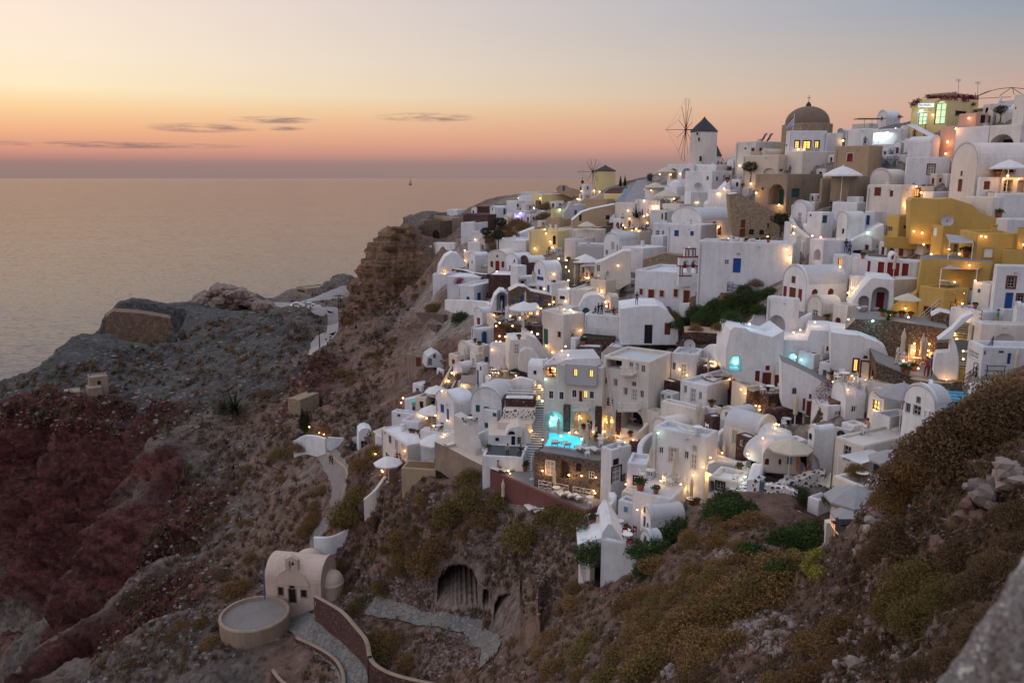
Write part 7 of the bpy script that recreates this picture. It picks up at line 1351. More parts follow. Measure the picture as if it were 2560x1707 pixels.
# --- loungers, tables, chairs
G3 = 'white sun loungers'
Z(1360, 1160); 
for x, y in ((70, 385), (215, 400), (310, 420), (415, 445), (-120, 330), (-50, 345)): put(P_lounge, x, y, 'white cushioned lounger in the row on', 3.5, 1.15, 'white loungers in a row on the sun deck')
Z(1280, 880); many(P_lounge, '510,1160,1.1,3.1 635,1175,1.1,3.3 840,1210,1.1,3.5 1020,1230,1.1,3.5', 'white lounger by the pool on', G3)
Z(920, 880); many(P_lounge, '1590,1290,1,3.9 1700,1300,1,2.2 990,1160,1,2.4', 'white lounger with bather on', G3)
Z(1600, 760); many(P_lounge, '820,720,1,2.5 930,740,1,2.6 810,920,1,3.2 900,960,1,3.6', 'dark framed white lounger on', G3)
Z(2080, 480); many(P_lounge, '1950,530,1.3,3.8 2110,540,1.3,3.8 1350,1150,1.1,2.2 1450,1170,1.1,2.2 360,1460,.9,3 500,1460,.9,3', 'white lounger on', G3)
def dining(x, y, k=2, ch=None, pre='small round table on'):
    q = floor_at(x, y)
    if q is None: return
    loc = q[0]; clone(P_table, loc, 0, 1, lab(pre, q[2], None), 'round cafe tables'); a0 = random.uniform(0, 6)
    for i in range(k): a = a0 + i * 2 * math.pi / k; clone(ch or P_chair, loc + V3((math.cos(a) * .75, math.sin(a) * .75, 0)), a - math.pi / 2, 1, lab('slatted chair beside a table on', q[2], None), 'cafe chairs round the tables')
def dinings(s, k=2, ch=None):
    for w in s.split(): a = w.split(','); dining(float(a[0]), float(a[1]), k, ch)
Z(1280, 880); dinings('1085,1130 1180,1080 1280,1160 910,1250 1560,1090 1730,1350 2025,1490 2015,1070', 2, P_chairw); dinings('1480,890')
Z(920, 880); dinings('1250,870 700,960 900,1030 800,1000 1850,440 1560,320 180,1000 860,960', 3)
Z(1640, 960); dinings('510,620 870,880 250,1100 470,1190 1565,400 1395,110', 2, P_chairw)
Z(2080, 760); dinings('935,660 1000,640 890,700 80,920 150,940 330,1020', 3, P_chairw)
Z(1120, 640); dinings('600,720 760,780 830,760 900,830 1000,820 1060,790 560,1450 700,1470 800,1490 1260,1470 1680,330 1720,360 1250,640', 2)
Z(1280, 400); dinings('1400,860 1470,850 1540,870 1620,870 1680,860 1450,730 1520,740 1600,710 1660,700 1700,470 1780,520 480,1160 880,1470', 2)
Z(1600, 200); dinings('1060,1010 1150,1030 1000,1010 420,1190 600,1180 120,1440 340,1540 2100,850', 2)
Z(1360, 1160); dinings('960,720', 2, P_chairr); dinings('1000,900 1020,960', 2, P_chairr); dinings('560,480 150,360', 1, P_chairw)
Z(1840, 1040); dinings('1460,770 1780,1010', 2, P_chairw)
Z(2080, 200); dinings('60,1190 250,1190 1000,1260 1080,1260 2150,1370', 2)
Z(1600, 480); dinings('1060,600 1220,600 1380,605', 2, P_chairw)
Z(1000, 400); dinings('1450,730 1510,730 1650,720 1720,730 1520,480 1600,490 880,1320 1050,1330', 2)
# --- pots, dishes, air conditioners
many_ = [(1640, 960, '730,250,.9 360,1330,1.1 735,1360,1.4 1115,900 560,1000'), (1280, 880, '190,410,1.5 150,400,1.3 160,1420,1.4 980,940,1.3 1380,1050 880,950 1040,930'), (920, 880, '1480,1200 1930,1400 1940,420,1.4 1990,430,1.4 560,920,.8 590,960,.8 610,1000,.8 640,1050,.8 540,890,.8'),
         (2080, 760, '620,150 700,160,.8 870,830 920,860 1000,820 90,820 140,810 40,830 960,160,.8'), (1120, 640, '360,1080,1.2 330,1060 820,1480,1.6 1000,900,1.8 720,940,1.5 640,920,1.5 870,1020 1550,1010,1.2 1660,1000,1.4 1250,560,1.2 1190,610 1310,600 500,500,1.5'),
         (2080, 200, '1990,1160,1.5 1250,1380 1090,1430,1.2 1400,1430,1.6 1350,1430 2040,1400,1.5 1460,960 930,850,1.2 1120,930,1.2'), (1600, 200, '1090,1110,1.6 1160,1110,1.2 1070,1260,1.4 1230,1330 430,1430,1.5'), (1600, 480, '1040,580 1300,600 1570,620'), (1280, 400, '800,940 1330,510,1.6 715,1140,1.4 490,1500'), (1360, 1160, '1180,320,1.6 1370,360,1.1 580,720,.9 490,560 700,590'), (2080, 480, '1640,800,1.6 440,850 850,1540 760,1530,.8 700,1520,.8 1680,1400,.8'), (1600, 760, '1735,1060,1 925,1250,1.1 2330,860,1.1 2290,200,1')]
for ox, oy, s_ in many_: Z(ox, oy); many(P_pot, s_, 'terracotta potted plant on', 'terracotta potted plants')
Z(1600, 760); many(P_dish, '615,600,1.3,-.6 715,610,1.1,-.6', 'grey satellite dish beside', None)
Z(2080, 760); many(P_dish, '2100,260,1.5,-.5', 'round grey satellite dish on', None)
Z(2080, 480); many(P_dish, '1400,370,1.2,-.5', 'pale satellite dish on', None); many(P_ac, '2015,1130,1,-.3 990,330,1,-.3', 'air conditioner box on', None)
Z(1280, 400); many(P_dish, '1130,1060,1.3,-.6 1150,1290,1.2,1 2310,270,1.3,-.4 210,1000,1,-.6', 'satellite dish on', None)
Z(1600, 200); many(P_dish, '745,1250,1.2,-.5', 'satellite dish on', None)
Z(1600, 480); many(P_ac, '1060,870,1.1,-.1', 'air conditioner by the blue door on', None)
Z(1120, 640); many(P_ac, '2190,1100,1.1,-.2', 'air conditioner unit on', None)
Z(1840, 1040); many(P_ac, '1380,210,1.6,-.7', 'large boxed air conditioner on', None)
# --- people
Z(1120, 640); person(1855, 700, 'stand', 'shirt_dark', 'shirt_dark', 'person in black clothes photographing on'); person(1895, 705, 'stand', 'shirt_dark', 'shirt_dark', 'person in long dark dress standing on'); person(1820, 700, 'sit', 'shirt_dark', 'shirt_dark', 'dark clothed person crouching on'); person(2040, 715, 'sit', 'shirt_dark', 'shirt_red', 'person leaning over a table on'); person(1680, 590, 'sit', 'shirt_white', 'shirt_dark', 'person in white shirt sitting on', 1.5); person(1845, 520, 'stand', 'shirt_dark', 'shirt_dark', 'person with camera standing on')
person(2310, 600, 'stand', 'shirt_dark', 'shirt_blue', 'person in navy shirt standing by'); person(225, 150, 'stand', 'shirt_red', 'shirt_dark', 'person in red top standing by'); person(1065, 830, 'sit', 'shirt_red', 'shirt_dark', 'diner in red sitting on'); person(1250, 1480, 'sit', 'shirt_red', 'shirt_dark', 'diner in red top sitting on')
Z(1280, 880); person(930, 1010, 'stand', 'shirt_white', 'shirt_blue', 'person in white top by the lit pool on'); person(1045, 1020, 'stand', 'shirt_white', 'shirt_dark', 'person in white shirt and dark shorts on'); person(955, 640, 'stand', 'shirt_blue', 'shirt_red', 'person leaning on the balcony rail of')
Z(920, 880); person(1600, 1280, 'sit', 'skin', 'shirt_red', 'bather in red sitting on', 1.5); person(1710, 1250, 'sit', 'skin', 'shirt_dark', 'dark haired bather sitting on'); person(395, 1190, 'stand', 'shirt_red', 'shirt_dark', 'person in red top on'); person(420, 1240, 'sit', 'shirt_dark', 'shirt_dark', 'person in black sitting on'); person(1870, 1270, 'sit', 'shirt_dark', 'shirt_dark', 'person under the folded parasol on'); person(780, 760, 'stand', 'shirt_red', 'shirt_dark', 'waiter in red walking across')
Z(1840, 1040); person(1600, 225, 'sit', 'skin', 'shirt_white', 'sunbathing person in pale shorts sitting on', -1.3); put(P_chairw, 1600, 225, 'white chair of the sunbather on', 1.9)
Z(2080, 760); person(1960, 190, 'stand', 'shirt_green', 'yellow_cloth', 'person in green shirt and yellow shorts on', .8); person(790, 740, 'stand', 'shirt_white', 'shirt_white', 'waiter in white shirt beside tables on'); person(1150, 890, 'stand', 'shirt_red', 'shirt_red', 'person in long red dress on'); person(1200, 880, 'stand', 'shirt_blue', 'shirt_dark', 'person in blue shirt beside the red dress on')
Z(2080, 480); person(40, 590, 'stand', 'yellow_cloth', 'shirt_dark', 'onlooker in yellow top behind'); person(150, 600, 'stand', 'shirt_dark', 'shirt_blue', 'onlooker filming with bright phone behind'); person(195, 600, 'stand', 'shirt_blue', 'shirt_dark', 'onlooker in blue jacket behind'); person(1420, 1120, 'sit', 'shirt_blue', 'shirt_blue', 'guest in pale blue sitting on'); person(1610, 1150, 'sit', 'shirt_dark', 'shirt_dark', 'guest in black sitting on')
Z(2080, 200); person(425, 785, 'stand', 'shirt_blue', 'shirt_dark', 'person in blue coat on'); person(640, 760, 'stand', 'shirt_dark', 'shirt_red', 'shopper in dark coat by'); person(700, 760, 'stand', 'shirt_red', 'shirt_red', 'shopper in red top by'); person(760, 750, 'stand', 'shirt_dark', 'shirt_blue', 'shopper with blue bag by'); person(1035, 630, 'stand', 'shirt_red', 'shirt_dark', 'person in orange top near'); person(1165, 610, 'stand', 'yellow_cloth', 'shirt_dark', 'person in yellow top near'); person(40, 1190, 'sit', 'shirt_dark', 'shirt_dark', 'cafe guest in dark clothes on'); person(985, 1260, 'sit', 'shirt_red', 'shirt_dark', 'guest in orange shirt at the rail of')
Z(1600, 200); person(1800, 1140, 'stand', 'shirt_red', 'shirt_dark', 'person in red leaning on'); person(1888, 1140, 'stand', 'shirt_white', 'shirt_blue', 'person taking a photograph on'); person(2120, 1145, 'sit', 'shirt_red', 'shirt_dark', 'seated onlooker in red on')
for k, (x, y) in enumerate(((950, 1020), (980, 1015), (1010, 1015), (1110, 1015), (1140, 1020), (1210, 1030), (415, 1010), (450, 1015), (480, 1015))): person(x, y, 'stand', ('shirt_red', 'shirt_dark', 'shirt_white')[k % 3], 'shirt_dark', 'sunset watcher in %s on' % ('red', 'black', 'white')[k % 3])
for k, (x, y) in enumerate(((120, 1235), (145, 1240), (100, 1245))): person(x, y, 'stand', 'shirt_dark', 'shirt_dark', 'person in dark clothes walking on')
Z(1280, 400)
for k in range(34):
    x = 1300 + (k % 17) * 24 + random.uniform(-8, 8); y = (840, 700)[k // 17] + random.uniform(-14, 30); person(x, y, 'sit' if k % 3 else 'stand', ('shirt_white', 'shirt_dark', 'shirt_red', 'shirt_blue')[k % 4], 'shirt_dark', 'cafe guest in %s on' % ('white', 'black', 'red', 'blue')[k % 4])
for k, (x, y) in enumerate(((1690, 260), (1715, 255), (760, 400), (830, 390), (840, 410), (50, 735), (90, 735), (130, 735), (480, 1100), (1700, 250))): person(x, y, 'stand', 'shirt_dark', 'shirt_dark', 'distant dark clothed person on')
Z(0, 640, 2.45); person(2005, 1290, 'stand', 'pole_wood', 'shirt_dark', 'walker in brown on the downhill path of'); person(2018, 1298, 'stand', 'shirt_dark', 'shirt_dark', 'walker in black on the downhill path of')
# ================================================================ VEGETATION, STONES
rv = random.Random(11)
def hillpick(u, v):
    q = cast(CAMP, ray(u, v).normalized())
    if any(abs(u - c[0]) < c[2] * .62 and abs(v - c[1]) < c[3] * .75 for c in CAVES): return None
    return q if q and q[2].name.startswith('hillside') else None
def bush(name, mat, n, size, seed, flat=.85, twigs=0):
    r = proto(name, 'bush'); part(r, 'foliage', mat, leafball(1, n, size, seed=seed, flat=flat, hollow=.3))
    m = MB(); rnd = random.Random(seed)
    for _ in range(8 + twigs): a = rnd.uniform(0, 6.28); e = rnd.uniform(.2, 1.3); L_ = rnd.uniform(.7, 1.08); m.bar((0, 0, -.2), (math.cos(a) * math.cos(e) * L_, math.sin(a) * math.cos(e) * L_, math.sin(e) * L_ * flat), .025, .006, n=4)
    part(r, 'stem', 'pole_wood', m); return r
B_brown = [bush('scrub_bush', 'leaf_brown', 3400, .065, k) for k in (1, 2, 3)]; B_olive = [bush('scrub_bush', 'leaf_olive', 3400, .065, k) for k in (4, 5)]; B_green = [bush('scrub_bush', 'leaf_green', 2800, .08, k, 1.0) for k in (6, 7)]
B_dark = [bush('scrub_bush', 'leaf_dark', 1100, .11, k) for k in (8,)]; B_dry = [bush('scrub_bush', 'leaf_dry', 2600, .065, k, .7) for k in (9, 10)]
B_thorn = [bush('thorn_bush', 'leaf_brown', 11000, .045, 21, .9, 60), bush('thorn_bush', 'leaf_dry', 10000, .045, 22, .9, 90)]; B_oliven = [bush('thorn_bush', 'leaf_olive', 12000, .04, 23, .95, 40)]
def inside(poly, u, v):
    c = False; n = len(poly)
    for i in range(n):
        (a, b), (e, f) = poly[i], poly[(i + 1) % n]
        if (b > v) != (f > v) and u < (e - a) * (v - b) / (f - b) + a: c = not c
    return c
def strew(poly, cnt, smin, smax, kinds, label, group, sink=.25):
    us = [p[0] for p in poly]; vs = [p[1] for p in poly]; k = 0; tries = 0
    while k < cnt and tries < cnt * 30:
        tries += 1; u, v = rv.uniform(min(us), max(us)), rv.uniform(min(vs), max(vs))
        if not inside(poly, u, v): continue
        q = hillpick(u, v)
        if q is None or q[1].z < .25: continue
        s = rv.uniform(smin, smax); clone(rv.choice(kinds), q[0] - V3((0, 0, sink * s)), rv.uniform(0, 6.28), (s * rv.uniform(.8, 1.3), s * rv.uniform(.8, 1.3), s * rv.uniform(.7, 1.05)), label, group); k += 1
def bushes_at(s, kinds, label, group):
    for w in s.split():
        u, v, sz = [float(a) for a in w.split(',')]; q = cast(CAMP, ray(u, v).normalized())
        if q is None: continue
        clone(rv.choice(kinds), q[0] - V3((0, 0, .2 * sz)), rv.uniform(0, 6.28), sz, label, group)
# big single shrubs that stand out in the photo
bushes_at('870,1285,3.0 905,1240,2.4 1310,1350,2.6 1390,1300,2.4 1440,1310,1.8 1070,1410,2.6 1100,1370,2.2 1000,1350,2 1130,1290,2.6 1180,1250,2.4 1180,1200,2 1250,1255,1.6 1215,1300,2 905,1165,2 940,1135,1.8 700,1140,2.4 745,1120,1.8 790,1300,2 770,1330,1.8 870,1480,1.2 895,1520,1.4 950,1600,1.8 985,1610,1.6 960,1640,2 1020,1660,1.6 580,1480,2 610,1465,1.6 530,1610,1.6 450,1570,1.4 500,1560,1.2 1010,1400,1.6 960,1470,1.8 1000,1380,1.4', B_brown + B_olive, 'large rounded golden brown bush on the open slope', 'large golden brown slope bushes')
bushes_at('1740,785,1.5 1790,770,1.5 1830,755,1.4 1870,745,1.4 1900,745,1.3 1850,775,1.4 1780,805,1.3 1720,810,1.4 1830,800,1.3 1900,780,1.2 1770,785,1.3 1925,735,1.1 1690,815,1.1 1810,780,1.4 1750,800,1.2 1880,770,1.2 1860,730,1.2', B_green, 'dense green shrub in the garden plot below the bell church', 'green shrubs in the garden plot')
bushes_at('1740,825,1.0 1800,820,1.0 1680,790,1.2 1890,710,1.1 1700,800,1.1', B_brown, 'rusty brown shrub among the green garden plot', 'rusty shrubs in the garden plot')
bushes_at('1660,1350,1.7 1690,1320,1.4 1640,1390,1.5 1600,1380,1.2 2010,1350,1.4 2040,1345,1.4 1985,1370,1.2 1960,1360,1.2 1820,1260,1.4 1850,1290,1.6 1800,1290,1.5 1960,1440,1 1880,1400,1.2 2090,1250,1 2000,1240,.9 1620,1430,1.2 1480,1390,1.6', B_green, 'leafy green bush below the lowest white houses', 'green bushes below the lowest houses')
bushes_at('1985,1385,.5 2000,1400,.5 2015,1395,.5 2035,1410,.5 2050,1390,.5 2030,1425,.5 2050,1435,.5', [bush('flower_bush', 'leaf_yellow', 900, .12, 31)], 'small yellow flowering bush beside the pink lit walkway', 'yellow flowering bushes')
bushes_at('1152,800,2 1090,775,2.2 1075,770,1.4', B_olive + B_green, 'round olive bush below the long white terrace wall', 'olive bushes at the terrace wall')
bushes_at('1260,575,2.4 1290,560,2.2 1310,570,2.4 1370,520,2.4 1360,545,2.2 1280,590,2 1225,600,2.2 1240,620,1.8', B_brown + B_dark, 'brown shrub between the far ridge terraces', 'brown shrubs on the far ridge')
bushes_at('1155,945,1.4', B_brown, 'low brown bush beside the ruined hut', None)
bushes_at('2320,1190,.8 2350,1165,.95 2390,1140,1.0 2440,1100,1.0 2500,1070,1.0 2550,1030,1.0 2260,1250,.6 2280,1210,.9 2340,1170,.9 2140,1180,.8 2250,1260,.8 2420,1110,.9 2480,1080,.9 2540,1050,.9', B_thorn, 'large brown thorn bush on the near crest at the right', 'thorn bushes on the near crest')
bushes_at('2290,1500,.62 2330,1470,.6 2260,1540,.5 2310,1560,.5 2380,1500,.4', B_oliven, 'olive yellow thorn bush below the near rocks', 'olive thorn bushes')
bushes_at('2200,1400,.6 2450,1480,.35 2500,1420,.32 2540,1380,.35 2480,1560,.25 2430,1600,.22 2250,1350,.6 2380,1660,.22 2200,1620,.35 2300,1690,.25 2120,1650,.4 2540,1300,.35 2400,1400,.4', B_thorn[1:], 'dry twiggy bush among the near rocks', 'dry twiggy bushes near the camera')
strew([(1000, 1130), (1190, 1260), (1160, 1400), (1000, 1460), (880, 1400), (900, 1250)], 26, .6, 1.5, B_brown + B_dry, 'brown scrub bush on the slope under the tan retaining wall', 'brown bushes under the retaining wall')
strew([(1500, 1400), (1700, 1290), (1900, 1290), (2060, 1420), (1950, 1560), (1700, 1707), (1350, 1707), (1380, 1480)], 90, .6, 1.35, B_brown + B_olive + B_brown, 'rounded olive brown bush on the slope below the white houses', 'olive brown bushes on the near slope')
strew([(1250, 1600), (1700, 1600), (2180, 1560), (2250, 1707), (1100, 1707)], 26, .35, .8, B_dry + B_brown, 'small dry bush on the stony ground in front', 'small dry bushes in front')
strew([(700, 980), (930, 960), (980, 1080), (900, 1400), (760, 1480), (560, 1450), (520, 1250)], 28, .6, 1.7, B_brown + B_olive + B_dry, 'golden brown scrub bush beside the donkey path', 'scrub bushes beside the donkey path')
strew([(400, 1200), (650, 1100), (700, 1200), (560, 1560), (330, 1700), (300, 1500)], 12, .6, 1.4, B_dark + B_dry, 'dark low bush on the purple brown slope', 'dark bushes on the purple slope')
strew([(830, 780), (1010, 760), (1030, 900), (900, 1000), (780, 900)], 20, .8, 2.0, B_brown + B_olive, 'golden bush on the spur above the lit steps', 'golden bushes on the spur')
strew([(960, 560), (1100, 600), (1130, 700), (1000, 760), (960, 660)], 10, .8, 2.2, B_brown + B_dry, 'wind cut brown bush on the cliff shoulder', 'bushes on the cliff shoulder')
strew([(300, 820), (700, 780), (780, 900), (600, 1040), (260, 1000)], 14, .8, 2.0, B_dark + B_brown, 'dark tuft on the grey headland slope', 'dark tufts on the headland')
# a palm like clump, spiky agaves, cypress like trees
def spiky(name, cat, mat, n, L_, w, up_=.5, droop=.5):
    r = proto(name, cat); m = MB(); rnd = random.Random(3)
    for k in range(n):
        a = rnd.uniform(0, 6.28); e = rnd.uniform(.1, 1.4); p = V3((0, 0, 0)); d = V3((math.cos(a) * math.cos(e), math.sin(a) * math.cos(e), math.sin(e))); sd = V3((-math.sin(a), math.cos(a), 0)); ps = [p]
        for j in range(5): p = p + d * L_ / 5; d = (d + V3((0, 0, -droop / 5))).normalized(); ps.append(p)
        for j in range(5): w0, w1 = w * (1 - j / 5), w * (1 - (j + 1) / 5) + .002; m.quad(ps[j] - sd * w0, ps[j] + sd * w0, ps[j + 1] + sd * w1, ps[j + 1] - sd * w1)
    part(r, 'fronds', mat, m); return r
PALM = spiky('palm_clump', 'palm', 'leaf_dark', 150, 4.2, .10, droop=1.0); AGAVE = spiky('agave', 'agave', 'leaf_green', 34, .8, .05, droop=.1)
for u, v, s, l in ((588, 1030, 1.4, 'big dark palm clump in the dry gully'), (560, 1030, 1.0, 'smaller brown palm beside the big palm clump'), (1592, 545, .55, 'dark palm behind the crowded white cafe'), (1456, 660, .5, 'dark bushy palm in front of the grey wall')):
    q = cast(CAMP, ray(u, v).normalized())
    if q: clone(PALM, q[0], 0, s, l)
for x, y in ((1325, 823), (1270, 830), (1285, 828), (1250, 815), (1430, 840), (2220, 800)):
    q = cast(CAMP, ray(x, y).normalized())
    if q: clone(AGAVE, q[0], x, 1.3, 'spiky agave on the lamp lit cafe terrace edge', 'agaves')
r = proto('cypress_tree', 'tree'); m = leafball(1, 900, .16, seed=40, hollow=.2)
for k, p in enumerate(m.v): m.v[k] = V3((p.x * .38 * (1.15 - p.z * .5), p.y * .38 * (1.15 - p.z * .5), p.z * 2.8 + .1))
part(r, 'crown', 'leaf_dark', m); m = MB(); m.bar((0, 0, -.3), (0, 0, 1.5), .1, .06); part(r, 'trunk', 'pole_wood', m); CYP = r
for u, v, s in ((757, 1072, 1.5), (763, 1078, 1.5), (769, 1072, 1.4), (1551, 466, 1.0), (1562, 466, 1.0)):
    q = cast(CAMP, ray(u, v).normalized())
    if q: clone(CYP, q[0], 0, s, 'dark narrow cypress tree standing in a small row', 'dark narrow cypress trees')
r = proto('olive_tree', 'tree'); m = leafball(1.1, 1800, .13, seed=44, full=True)
for k, p in enumerate(m.v): m.v[k] = V3((p.x, p.y, p.z * .8 + 2.0))
part(r, 'crown', 'leaf_dark', m); m = MB(); m.bar((0, 0, -.3), (.1, 0, 1.5), .12, .07); m.bar((.1, 0, .9), (.5, .1, 1.6), .06, .03); m.bar((.1, 0, .9), (-.4, -.1, 1.7), .06, .03); part(r, 'trunk', 'pole_wood', m); OLV = r
for u, v, s, l in ((1330, 477, 1.6, 'dark round tree on the far ridge skyline'), (1876, 455, 1.3, 'small tree left of the tan ruin arch'), (1245, 620, 1.4, 'dark tree under the fort walls'), (1950, 590, 1.2, 'bushy tree by the stone gable'), (1250, 585, 1.5, 'dark purple tree beside the white wall'), (2500, 305, .8, 'small clipped tree near the veranda'), (1215, 605, 1.3, 'green tree behind the straw parasols')):
    q = cast(CAMP, ray(u, v).normalized())
    if q: clone(OLV, q[0], 0, s, l)
# bougainvillea over the yellow shop and a magenta one on the white terrace
def cluster(label, pts, mat, n, sz, rad, cat='climbing plant', name='climbing_plant'):
    m = MB(); rnd = random.Random(len(label)); O = None
    for (x, y) in pts:
        q = pick(x, y)
        if q is None: continue
        O = O or q[0]
        for _ in range(n):
            c = q[0] + V3((rnd.gauss(0, rad), rnd.gauss(0, rad), rnd.gauss(0, rad * .6))) - ray(U(x), V(y)) * .002; d = V3((rnd.gauss(0, 1), rnd.gauss(0, 1), rnd.gauss(0, 1))).normalized(); e = d.cross(V3((.3, .5, .8))).normalized(); m.poly((c - e * sz * .5, c + e * sz * .5, c + d * sz))
    if O is not None: o = m.build(name, mat, None, org=O, label=label, category=cat)
Z(2080, 200); cluster('purple brown bougainvillea trailing over the yellow shop roof', [(1110 + k * 36, 215 + (12 if k % 2 else -6)) for k in range(18)] + [(1050 - k * 28, 260 + k * 24) for k in range(9)] + [(1640, 250), (1700, 230), (1720, 300), (1600, 240)], 'leaf_purple', 130, .16, .28)
Z(1000, 400); cluster('bright magenta bougainvillea on the low white terrace', [(720, 1470), (740, 1490), (760, 1460), (700, 1500)], 'magenta', 120, .2, .4); cluster('dark trailing creeper at the white cafe corner', [(1150, 850), (1180, 880), (1200, 840), (1190, 920), (1170, 960)], 'leaf_dark', 120, .2, .45)
Z(1600, 760); cluster('sparse reddish climber in front of the sloping white wall', [(2250, 990), (2280, 1040), (2240, 1100), (2260, 1170), (2300, 1000), (2220, 1200), (2200, 1060)], 'leaf_purple', 45, .14, .3)
Z(1600, 760); cluster('pink flowering shrub patch under the garden plot', [(800, 230), (840, 250), (880, 260), (920, 280)], 'leaf_purple', 130, .14, .4)
# scattered stones and dry tufts
def scatter_mesh(name, label, mats, polys, cnt, builder):
    m = MB(); rnd = random.Random(9)
    for poly, k in polys:
        us = [p[0] for p in poly]; vs = [p[1] for p in poly]; j = 0; tr = 0
        while j < k * cnt and tr < k * cnt * 4:
            tr += 1; u, v = rnd.uniform(min(us), max(us)), rnd.uniform(min(vs), max(vs))
            if not inside(poly, u, v): continue
            q = hillpick(u, v)
            if q is None: continue
            builder(m, q[0], (q[0] - CAMP).length, rnd); j += 1
    return m.build(name, mats, None, label=label, kind='stuff')
ICO = [V3(p).normalized() for p in ((0, 0, -1), (.72, -.53, -.45), (-.28, -.85, -.45), (-.89, 0, -.45), (-.28, .85, -.45), (.72, .53, -.45), (.28, -.85, .45), (-.72, -.53, .45), (-.72, .53, .45), (.28, .85, .45), (.89, 0, .45), (0, 0, 1))]
ICF = ((0, 1, 2), (1, 0, 5), (0, 2, 3), (0, 3, 4), (0, 4, 5), (1, 5, 10), (2, 1, 6), (3, 2, 7), (4, 3, 8), (5, 4, 9), (1, 10, 6), (2, 6, 7), (3, 7, 8), (4, 8, 9), (5, 9, 10), (6, 10, 11), (7, 6, 11), (8, 7, 11), (9, 8, 11), (10, 9, 11))
def rock(m, c, s, rnd):
    i = len(m.v); a = (rnd.uniform(.6, 1.3), rnd.uniform(.6, 1.3), rnd.uniform(.4, .9)); t = rnd.uniform(0, 6)
    for p in ICO: k = s * rnd.uniform(.75, 1.2); x, y = p.x * a[0] * k, p.y * a[1] * k; m.v.append(c + V3((x * math.cos(t) - y * math.sin(t), x * math.sin(t) + y * math.cos(t), p.z * a[2] * k)))
    for f in ICF: m.f.append(tuple(i + q for q in f)); m.m.append(m.k)
def rockb(m, c, d, rnd): m.k = rnd.choice((0, 0, 1)); rock(m, c, d * .0011 * rnd.choice((.6, .8, 1, 1, 1.6, 2.6)), rnd)
def tuft(m, c, d, rnd):
    m.k = rnd.choice((0, 0, 1)); s = d * .006 * rnd.uniform(.5, 1.5) + .03
    for _ in range(13): a = rnd.uniform(0, 6.28); e = rnd.uniform(.3, 1.4); t = c + V3((math.cos(a) * math.cos(e), math.sin(a) * math.cos(e), math.sin(e))) * s * rnd.uniform(.6, 1.2); b_ = c + V3((rnd.gauss(0, s * .3), rnd.gauss(0, s * .3), 0)); w = V3((-math.sin(a), math.cos(a), 0)) * s * .09; m.poly((b_ - w, b_ + w, t))
POL = [([(1000, 1180), (1480, 1320), (1400, 1500), (900, 1707), (750, 1707), (900, 1400)], 1.2), ([(1300, 1330), (2100, 1300), (2300, 1707), (1000, 1707)], 2.6), ([(2150, 1150), (2560, 1000), (2560, 1707), (2100, 1707)], 2.4), ([(500, 1100), (960, 950), (960, 1500), (400, 1707), (200, 1707), (420, 1250)], 1.5), ([(0, 960), (900, 700), (1030, 760), (900, 1100), (400, 1100), (0, 1060)], 1.3)]
scatter_mesh('loose_stones', 'loose grey and pinkish stones strewn over the whole slope', ['stones', 'stones_red'], POL, 1300, rockb)
scatter_mesh('dry_grass', 'dry tufts of grass and low thorn scattered over the slope', ['leaf_tuft', 'leaf_dry'], POL, 850, tuft)
RP = [([(905, 1440), (1100, 1430), (1130, 1520), (1060, 1545), (930, 1500)], 1), ([(1060, 1570), (1215, 1590), (1200, 1660), (1060, 1690)], 1)]
scatter_mesh('rubble', 'heaps of dark red rubble between the cave mouths and the pit', ['stones_red', 'stones'], RP, 700, lambda m, c, d, rnd: (setattr(m, 'k', rnd.choice((0, 0, 1))), rock(m, c, .26 * rnd.uniform(.5, 1.3), rnd)))
scatter_mesh('rubble', 'pale broken stones piled on the near slope', ['stones', 'stones_red'], [([(1790, 1380), (1830, 1370), (1870, 1440), (1780, 1440)], .4), ([(1850, 1510), (1990, 1540), (1960, 1640), (1800, 1620)], 1), ([(2100, 1580), (2300, 1560), (2400, 1707), (2050, 1707)], .7)], 350, lambda m, c, d, rnd: (setattr(m, 'k', rnd.choice((0, 0, 1))), rock(m, c, d * .0045 * rnd.uniform(.4, 1.4), rnd)))
for k, (u, v, s, l) in enumerate(((1680, 1680, .5, 'dark grey boulder at the bottom edge'), (1980, 1620, .35, 'tall dark slab rock in the stony foreground'), (2140, 1660, .35, 'brown boulder beside the plastic lids'), (2190, 1560, .3, 'dark boulder under the leaning slab'), (1010, 1440, 1.3, 'dark boulder on the slope above the rubble'), (880, 1370, 1.5, 'grey boulder above the chapel'), (2480, 1230, .35, 'dark rock jutting from the near ledge'), (2440, 1270, .35, 'pale rock on the near ledge'), (2530, 1180, .4, 'cracked rock at the right edge'), (2350, 1360, .25, 'pinkish rock on the near ledge'))):
    q = cast(CAMP, ray(u, v).normalized())
    if q: m = MB(); r2_ = random.Random(k); [rock(m, q[0] + V3((r2_.gauss(0, s * .3), r2_.gauss(0, s * .3), r2_.gauss(0, s * .18))), s * r2_.uniform(.25, .5), r2_) for _ in range(26)]; m.build('boulder', ('stones', 'stones_red')[k % 2], None, org=q[0], label=l, category='boulder')
r2_ = random.Random(77); m = MB()
for k in range(150): f = r2_.random(); rock(m, W(490 + 180 * f, 765 - r2_.random() * 44 * math.sin(math.pi * min(1, f * 1.15)) ** .6, 378 + r2_.uniform(-6, 10)), r2_.uniform(2.2, 4.6), r2_)
m.build('rock_outcrop', 'cave_rock', None, org=W(560, 765, 378), label='craggy rock outcrop at the edge of the flat headland', category='rock')
